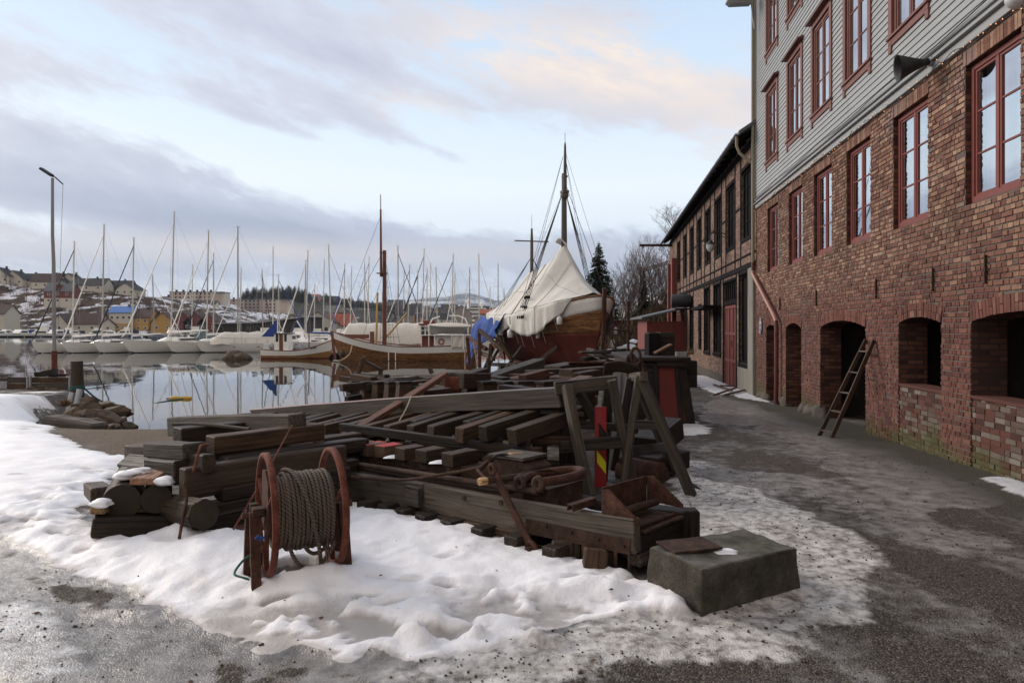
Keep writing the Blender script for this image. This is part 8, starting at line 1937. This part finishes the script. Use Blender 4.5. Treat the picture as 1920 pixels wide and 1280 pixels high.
# white passenger ship
ps = empty('passenger_ship', ((888 - 960) / F * 420, 420, WATER)); tag(ps, 'white multi deck passenger ship with two domes on its roof', 'ship')
mb = MB(); mb.box2((-17, -5, -1), (17, 5, 5)); mb.build('hull', M['white_paint'], ps)
for k in range(4):
    mb = MB(); mb.box2((-14 + k * 2, -4.5, 5 + k * 2.6), (11 - k * 1.2, 4.5, 7.3 + k * 2.6)); dk = mb.build('deck_house', M['white_paint'], ps); mb = MB(); mb.box2((-13.5 + k * 2, -4.6, 5.7 + k * 2.6), (10.5 - k * 1.2, -4.51, 6.7 + k * 2.6)); mb.build('window_band', M['black_glass'], dk)
mb = MB(); mb.blob((-3.0, 0, 19.2), (1.5, 1.5, 1.8), 2, 0); mb.cyl((-3, 0, 15.3), (-3, 0, 18), 1.0, 8); mb.build('radar_dome', M['white_paint'], ps); mb = MB(); mb.blob((5.0, 0, 17.4), (1.5, 1.5, 1.5), 2, 0); mb.cyl((5, 0, 15), (5, 0, 16.5), .4, 8); mb.build('radar_dome', M['white_paint'], ps)
# town houses on the far slope: copies of a few small ones
protos = []
for i, (wm, rm) in enumerate((('house_white', 'roof_dark'), ('house_yellow', 'roof_brown'), ('house_grey', 'roof_dark'), ('house_white', 'roof_red'), ('house_pink', 'roof_brown'), ('house_red', 'roof_dark'))):
    protos.append(house((-6000, -300, -40), 14, 9, 6, 4, 0, wm, rm, 'town house', 3, 2, 'x', name='town_house', chim=False, detail=(i < 3)))
cols_ = ['white town house with a dark roof on the far hillside above the masts', 'yellow town house on the far hillside above the masts', 'grey town house with a dark roof on the far hillside', 'white town house with a red roof on the far hillside', 'pinkish town house with a brown roof on the far hillside', 'red town house on the far hillside']
used = [False] * 6
for i in range(170):
    px = rnd.uniform(470, 985); D = rnd.uniform(560, 1040); k = rnd.choice((0, 0, 1, 1, 2, 2, 3, 4, 5)); x = (px - 960) / F * D
    if used[k]: o = copy_tree(protos[k])
    else: o = protos[k]; used[k] = True
    o.location = (x, D, hz3(x, D) - .5); s_ = rnd.uniform(.8, 1.7); o.scale = (s_, s_, s_ * rnd.uniform(.9, 1.3)); o.rotation_euler = (0, 0, R(rnd.uniform(-40, 40))); o['label'] = cols_[k]; o['group'] = 'town houses on the far hillside, ' + ('white', 'yellow', 'grey', 'white red roofed', 'pink', 'red')[k]
for k in range(6):
    if not used[k]: 
        for c_ in list(protos[k].children): bpy.data.objects.remove(c_)
        bpy.data.objects.remove(protos[k])

# ---- trees -------------------------------------------------------------------------------------------
def bare_tree(p, h_, seed, label, name='bare_tree', mat='bark_light', spread=.5, levels=4, group=None, rr=.018, n0=7, thin=1.0):
    g = random.Random(seed); o = empty(name, p); tag(o, label, 'tree', group)
    tr = MB(); br = MB()
    def grow(p0, d_, L, r, lv, mb):
        n = 4; pts = [p0]; rs = [r]; q = p0.copy(); dd = d_.copy()
        for i in range(n):
            dd = (dd + Vector((g.uniform(-1, 1), g.uniform(-1, 1), g.uniform(-.5, .9))) * .16).normalized(); q = q + dd * L / n; pts.append(q.copy()); rs.append(r * (1 - .72 * (i + 1) / n))
        mb.tube(pts, rs, 5 if lv == 0 else 3, caps=False)
        if lv >= levels: return
        k = n0 if lv == 0 else g.randint(3, 5)
        for j in range(k):
            t_ = g.uniform(.28, 1.0) if lv == 0 else g.uniform(.2, 1); i_ = min(int(t_ * n), n - 1); b = pts[i_].lerp(pts[i_ + 1], t_ * n - i_)
            a_ = g.uniform(0, 6.283); sd_ = Vector((math.cos(a_), math.sin(a_), 0)); nd = (dd * (1 - spread) + sd_ * spread + Vector((0, 0, .25))).normalized()
            grow(b, nd, L * g.uniform(.42, .62) * (1.15 - .4 * t_), max(r * .45, rr * thin * .6), lv + 1, br)
    grow(Vector((0, 0, -.5)), Vector((0, 0, 1)), h_, h_ * rr, 0, tr)
    tr.build('trunk', M['bark'], o); br.build('crown', M[mat], o); return o
def spruce(p, h_, w_, label, seed=1, n=1500, name='spruce_tree', group=None):
    g = random.Random(seed); o = empty(name, p); tag(o, label, 'tree', group)
    mb = MB(); mb.tube([(0, 0, -1), (0, 0, h_ * .6), (0, 0, h_)], [h_ * .018, h_ * .01, .02], 6); mb.build('trunk', M['bark'], o)
    mb = MB(); lay = 26 if n < 500 else 48
    for l in range(lay):
        k = l / lay; z = h_ * (.06 + .93 * k); R_ = w_ / 2 * (1 - k) ** .85 * g.uniform(.8, 1.12) + .05; nb = int(9 + 12 * (1 - k))
        for b in range(nb):
            a_ = g.uniform(0, 6.283); L = R_ * g.uniform(.65, 1.15); d_ = Vector((math.cos(a_), math.sin(a_), 0)); s2 = Vector((-d_.y, d_.x, 0)); c0 = Vector((0, 0, z))
            m = max(3, int(n / 1500 * L * 4.5))
            for j in range(m):
                t_ = (j + .6) / m; q = c0 + d_ * L * t_ + Vector((0, 0, L * (.16 * t_ - .36 * t_ * t_) + g.uniform(-.04, .04) * h_ / 12)); wd = (.22 + .30 * (1 - t_)) * L * .55 + .05; dr_ = g.uniform(.08, .24) * (h_ / 10)
                e = L / m * 1.5; tt = g.random() * .6 + .4 * t_
                for s_ in (-1, 1): mb.add([q, q + s2 * s_ * wd + d_ * e * .5 - Vector((0, 0, dr_)), q + d_ * e - Vector((0, 0, dr_ * .3))], [(0, 1, 2)], None, tt)
    mb.build('crown', M['foliage_dark'], o); return o
D = 62; p = at(1123, 605, D); spruce(p, (605 - 452) / F * D, 3.7, 'dark pointed spruce standing just right of the hauled ship', 3, 2600)
bare_tree(at(1270, 560, 62), 7.0, 8, 'large bare tree rising behind the eave of the workshop', spread=.62, levels=4, rr=.014, n0=11)
bare_tree(at(1300, 560, 64), 7.0, 18, 'smaller bare tree half hidden by the workshop roof', spread=.6, levels=4, rr=.014, n0=9)
bare_tree(at(1197, 600, 68), 6.2, 5, 'tall slender bare birch on the slope left of the hoist beam', spread=.42, levels=4, rr=.010, n0=14)
for i in range(24):
    px = 1144 + i * 4.8 + rnd.uniform(-3, 3); D = rnd.uniform(60, 78); p = at(px, 600, D); p.z = gz(p.x, p.y)
    bare_tree(p, rnd.uniform(3.8, 6.6), 100 + i, '%s leafless bush tree from the left in the thicket behind the spruce' % ORD[i], spread=.45, levels=3, rr=.013, n0=14, group='leafless thicket behind the spruce')
ev = spruce(at(1207, 600, 62), 4.6, 1.0, 'small bright green conifer in the brown thicket', 9, 900); 
# brown undergrowth on the right bank and on the hillside
def scrub(name, label_mat, pts, size, tris, col):
    g2 = np.random.default_rng(7); V = []; T = []
    n = len(pts); P = np.array(pts); m = tris
    c_ = np.repeat(P, m, axis=0); sz = np.repeat(size, m) if hasattr(size, '__len__') else np.full(n * m, size)
    d_ = g2.normal(size=(n * m, 3)); d_ /= np.linalg.norm(d_, axis=1)[:, None]; d_[:, 2] = np.abs(d_[:, 2])
    r_ = g2.uniform(.2, 1, n * m) ** .6; ctr = c_ + d_ * (r_ * sz)[:, None] * np.array([1, 1, .75]); a_ = g2.normal(size=(n * m, 3)); b_ = g2.normal(size=(n * m, 3)); k = (sz * .16)[:, None]
    a_[:, 2] *= 1.6
    v0 = ctr; v1 = ctr + a_ * k; v2 = ctr + b_ * k * .35
    vv = np.stack([v0, v1, v2], 1).reshape(-1, 3).astype(np.float32); ff = np.arange(len(vv)).reshape(-1, 3)
    tint = np.repeat(g2.uniform(0, 1, n * m), 3)
    o = npmesh(name, vv, ff, label_mat, {'tint': tint}, False); kind(o, 'stuff'); return o
pts = []; sz = []
for i in range(520):
    Y = rnd.uniform(47, 80); x = rnd.uniform(.085 * Y + 2.2, .27 * Y); pts.append((x, Y, gz(x, Y) + .05)); sz.append(rnd.uniform(.6, 2.0))
scrub('undergrowth', M['foliage_brown'], pts, np.array(sz), 70, None)
pts = []; sz = []
for i in range(1500):
    px = rnd.uniform(-350, 440); D = rnd.uniform(302, 376); x = (px - 960) / F * D; pts.append((x, D, hz1(x, D))); sz.append(rnd.uniform(.7, 2.2) * (1.5 if rnd.random() < .15 else 1))
scrub('hillside_undergrowth', M['foliage_brown'], pts, np.array(sz), 46, None)
for i, (px, D, s_) in enumerate(((20, 360, 1), (50, 350, 1.1), (75, 345, .9), (105, 352, 1.2), (262, 360, 1.1), (285, 350, 1.2), (300, 345, 1), (275, 340, .9), (245, 352, 1), (330, 350, .8), (12, 372, 1))):
    bare_tree(hp(px, D, hz1), 8 * s_, 300 + i, '%s bare tree from the left clinging to the rocky slope' % ORD[i], spread=.55, levels=2, rr=.02, n0=12, group='bare trees on the rocky slope', thin=3)
# conifers on the wooded hill behind the second apartment block
sp0 = spruce((-6000, -300, -40), 13, 6.5, 'x', 21, 160, 'conifer', None); first = True
xs_ = []
for i in range(150):
    px = rnd.uniform(455, 575) if rnd.random() < .7 else rnd.uniform(555, 715); D = rnd.uniform(610, 690); x = (px - 960) / F * D
    o = sp0 if first else copy_tree(sp0); first = False; s_ = rnd.uniform(.6, 1.05) * (.8 if px > 575 else 1); o.location = (x, D, hz2(x, D) - 1); o.scale = (s_ * 1.2, s_ * 1.2, s_); o.rotation_euler = (0, 0, rnd.uniform(0, 6)); o['label'] = 'dark conifer in the row crowning the hill behind the apartment blocks'; o['group'] = 'conifers crowning the hill'
# red crane jib far behind the trees
cj = empty('crane_jib', at(1198, 512, 210)); tag(cj, 'thin red crane jib seen through the bare trees', 'crane')
mb = MB(); a = Vector((0, 0, 0)); b = at(1262, 492, 210) - cj.location
for k in range(14): q0 = a.lerp(b, k / 14); q1 = a.lerp(b, (k + 1) / 14); mb.tube([q0, q1 + Vector((0, 0, .9))], .10, 4); mb.tube([q0 + Vector((0, 0, .9)), q1], .10, 4)
mb.tube([a, b], .13, 4); mb.tube([a + Vector((0, 0, .9)), b + Vector((0, 0, .9))], .13, 4); mb.build('jib', M['rust_red'], cj); mb = MB(); mb.tube([b, b + Vector((2, 0, -30))], .8, 6); mb.build('tower', M['rust_red'], cj)

# the slight winter haze over the water and the hills

t = NT('haze_air'); t.nt.nodes.remove(t.b); pv = t.node('ShaderNodeVolumePrincipled'); pv.inputs['Color'].default_value = (.80, .88, 1, 1); pv.inputs['Density'].default_value = .00009; pv.inputs['Anisotropy'].default_value = .2
t.put(t.nt.nodes['Material Output'].inputs['Volume'], pv.outputs[0])
mb = MB(); mb.box2((-15500, -3500, -8), (15500, 16500, 420)); hz = mb.build('haze', t.m); kind(hz, 'stuff')
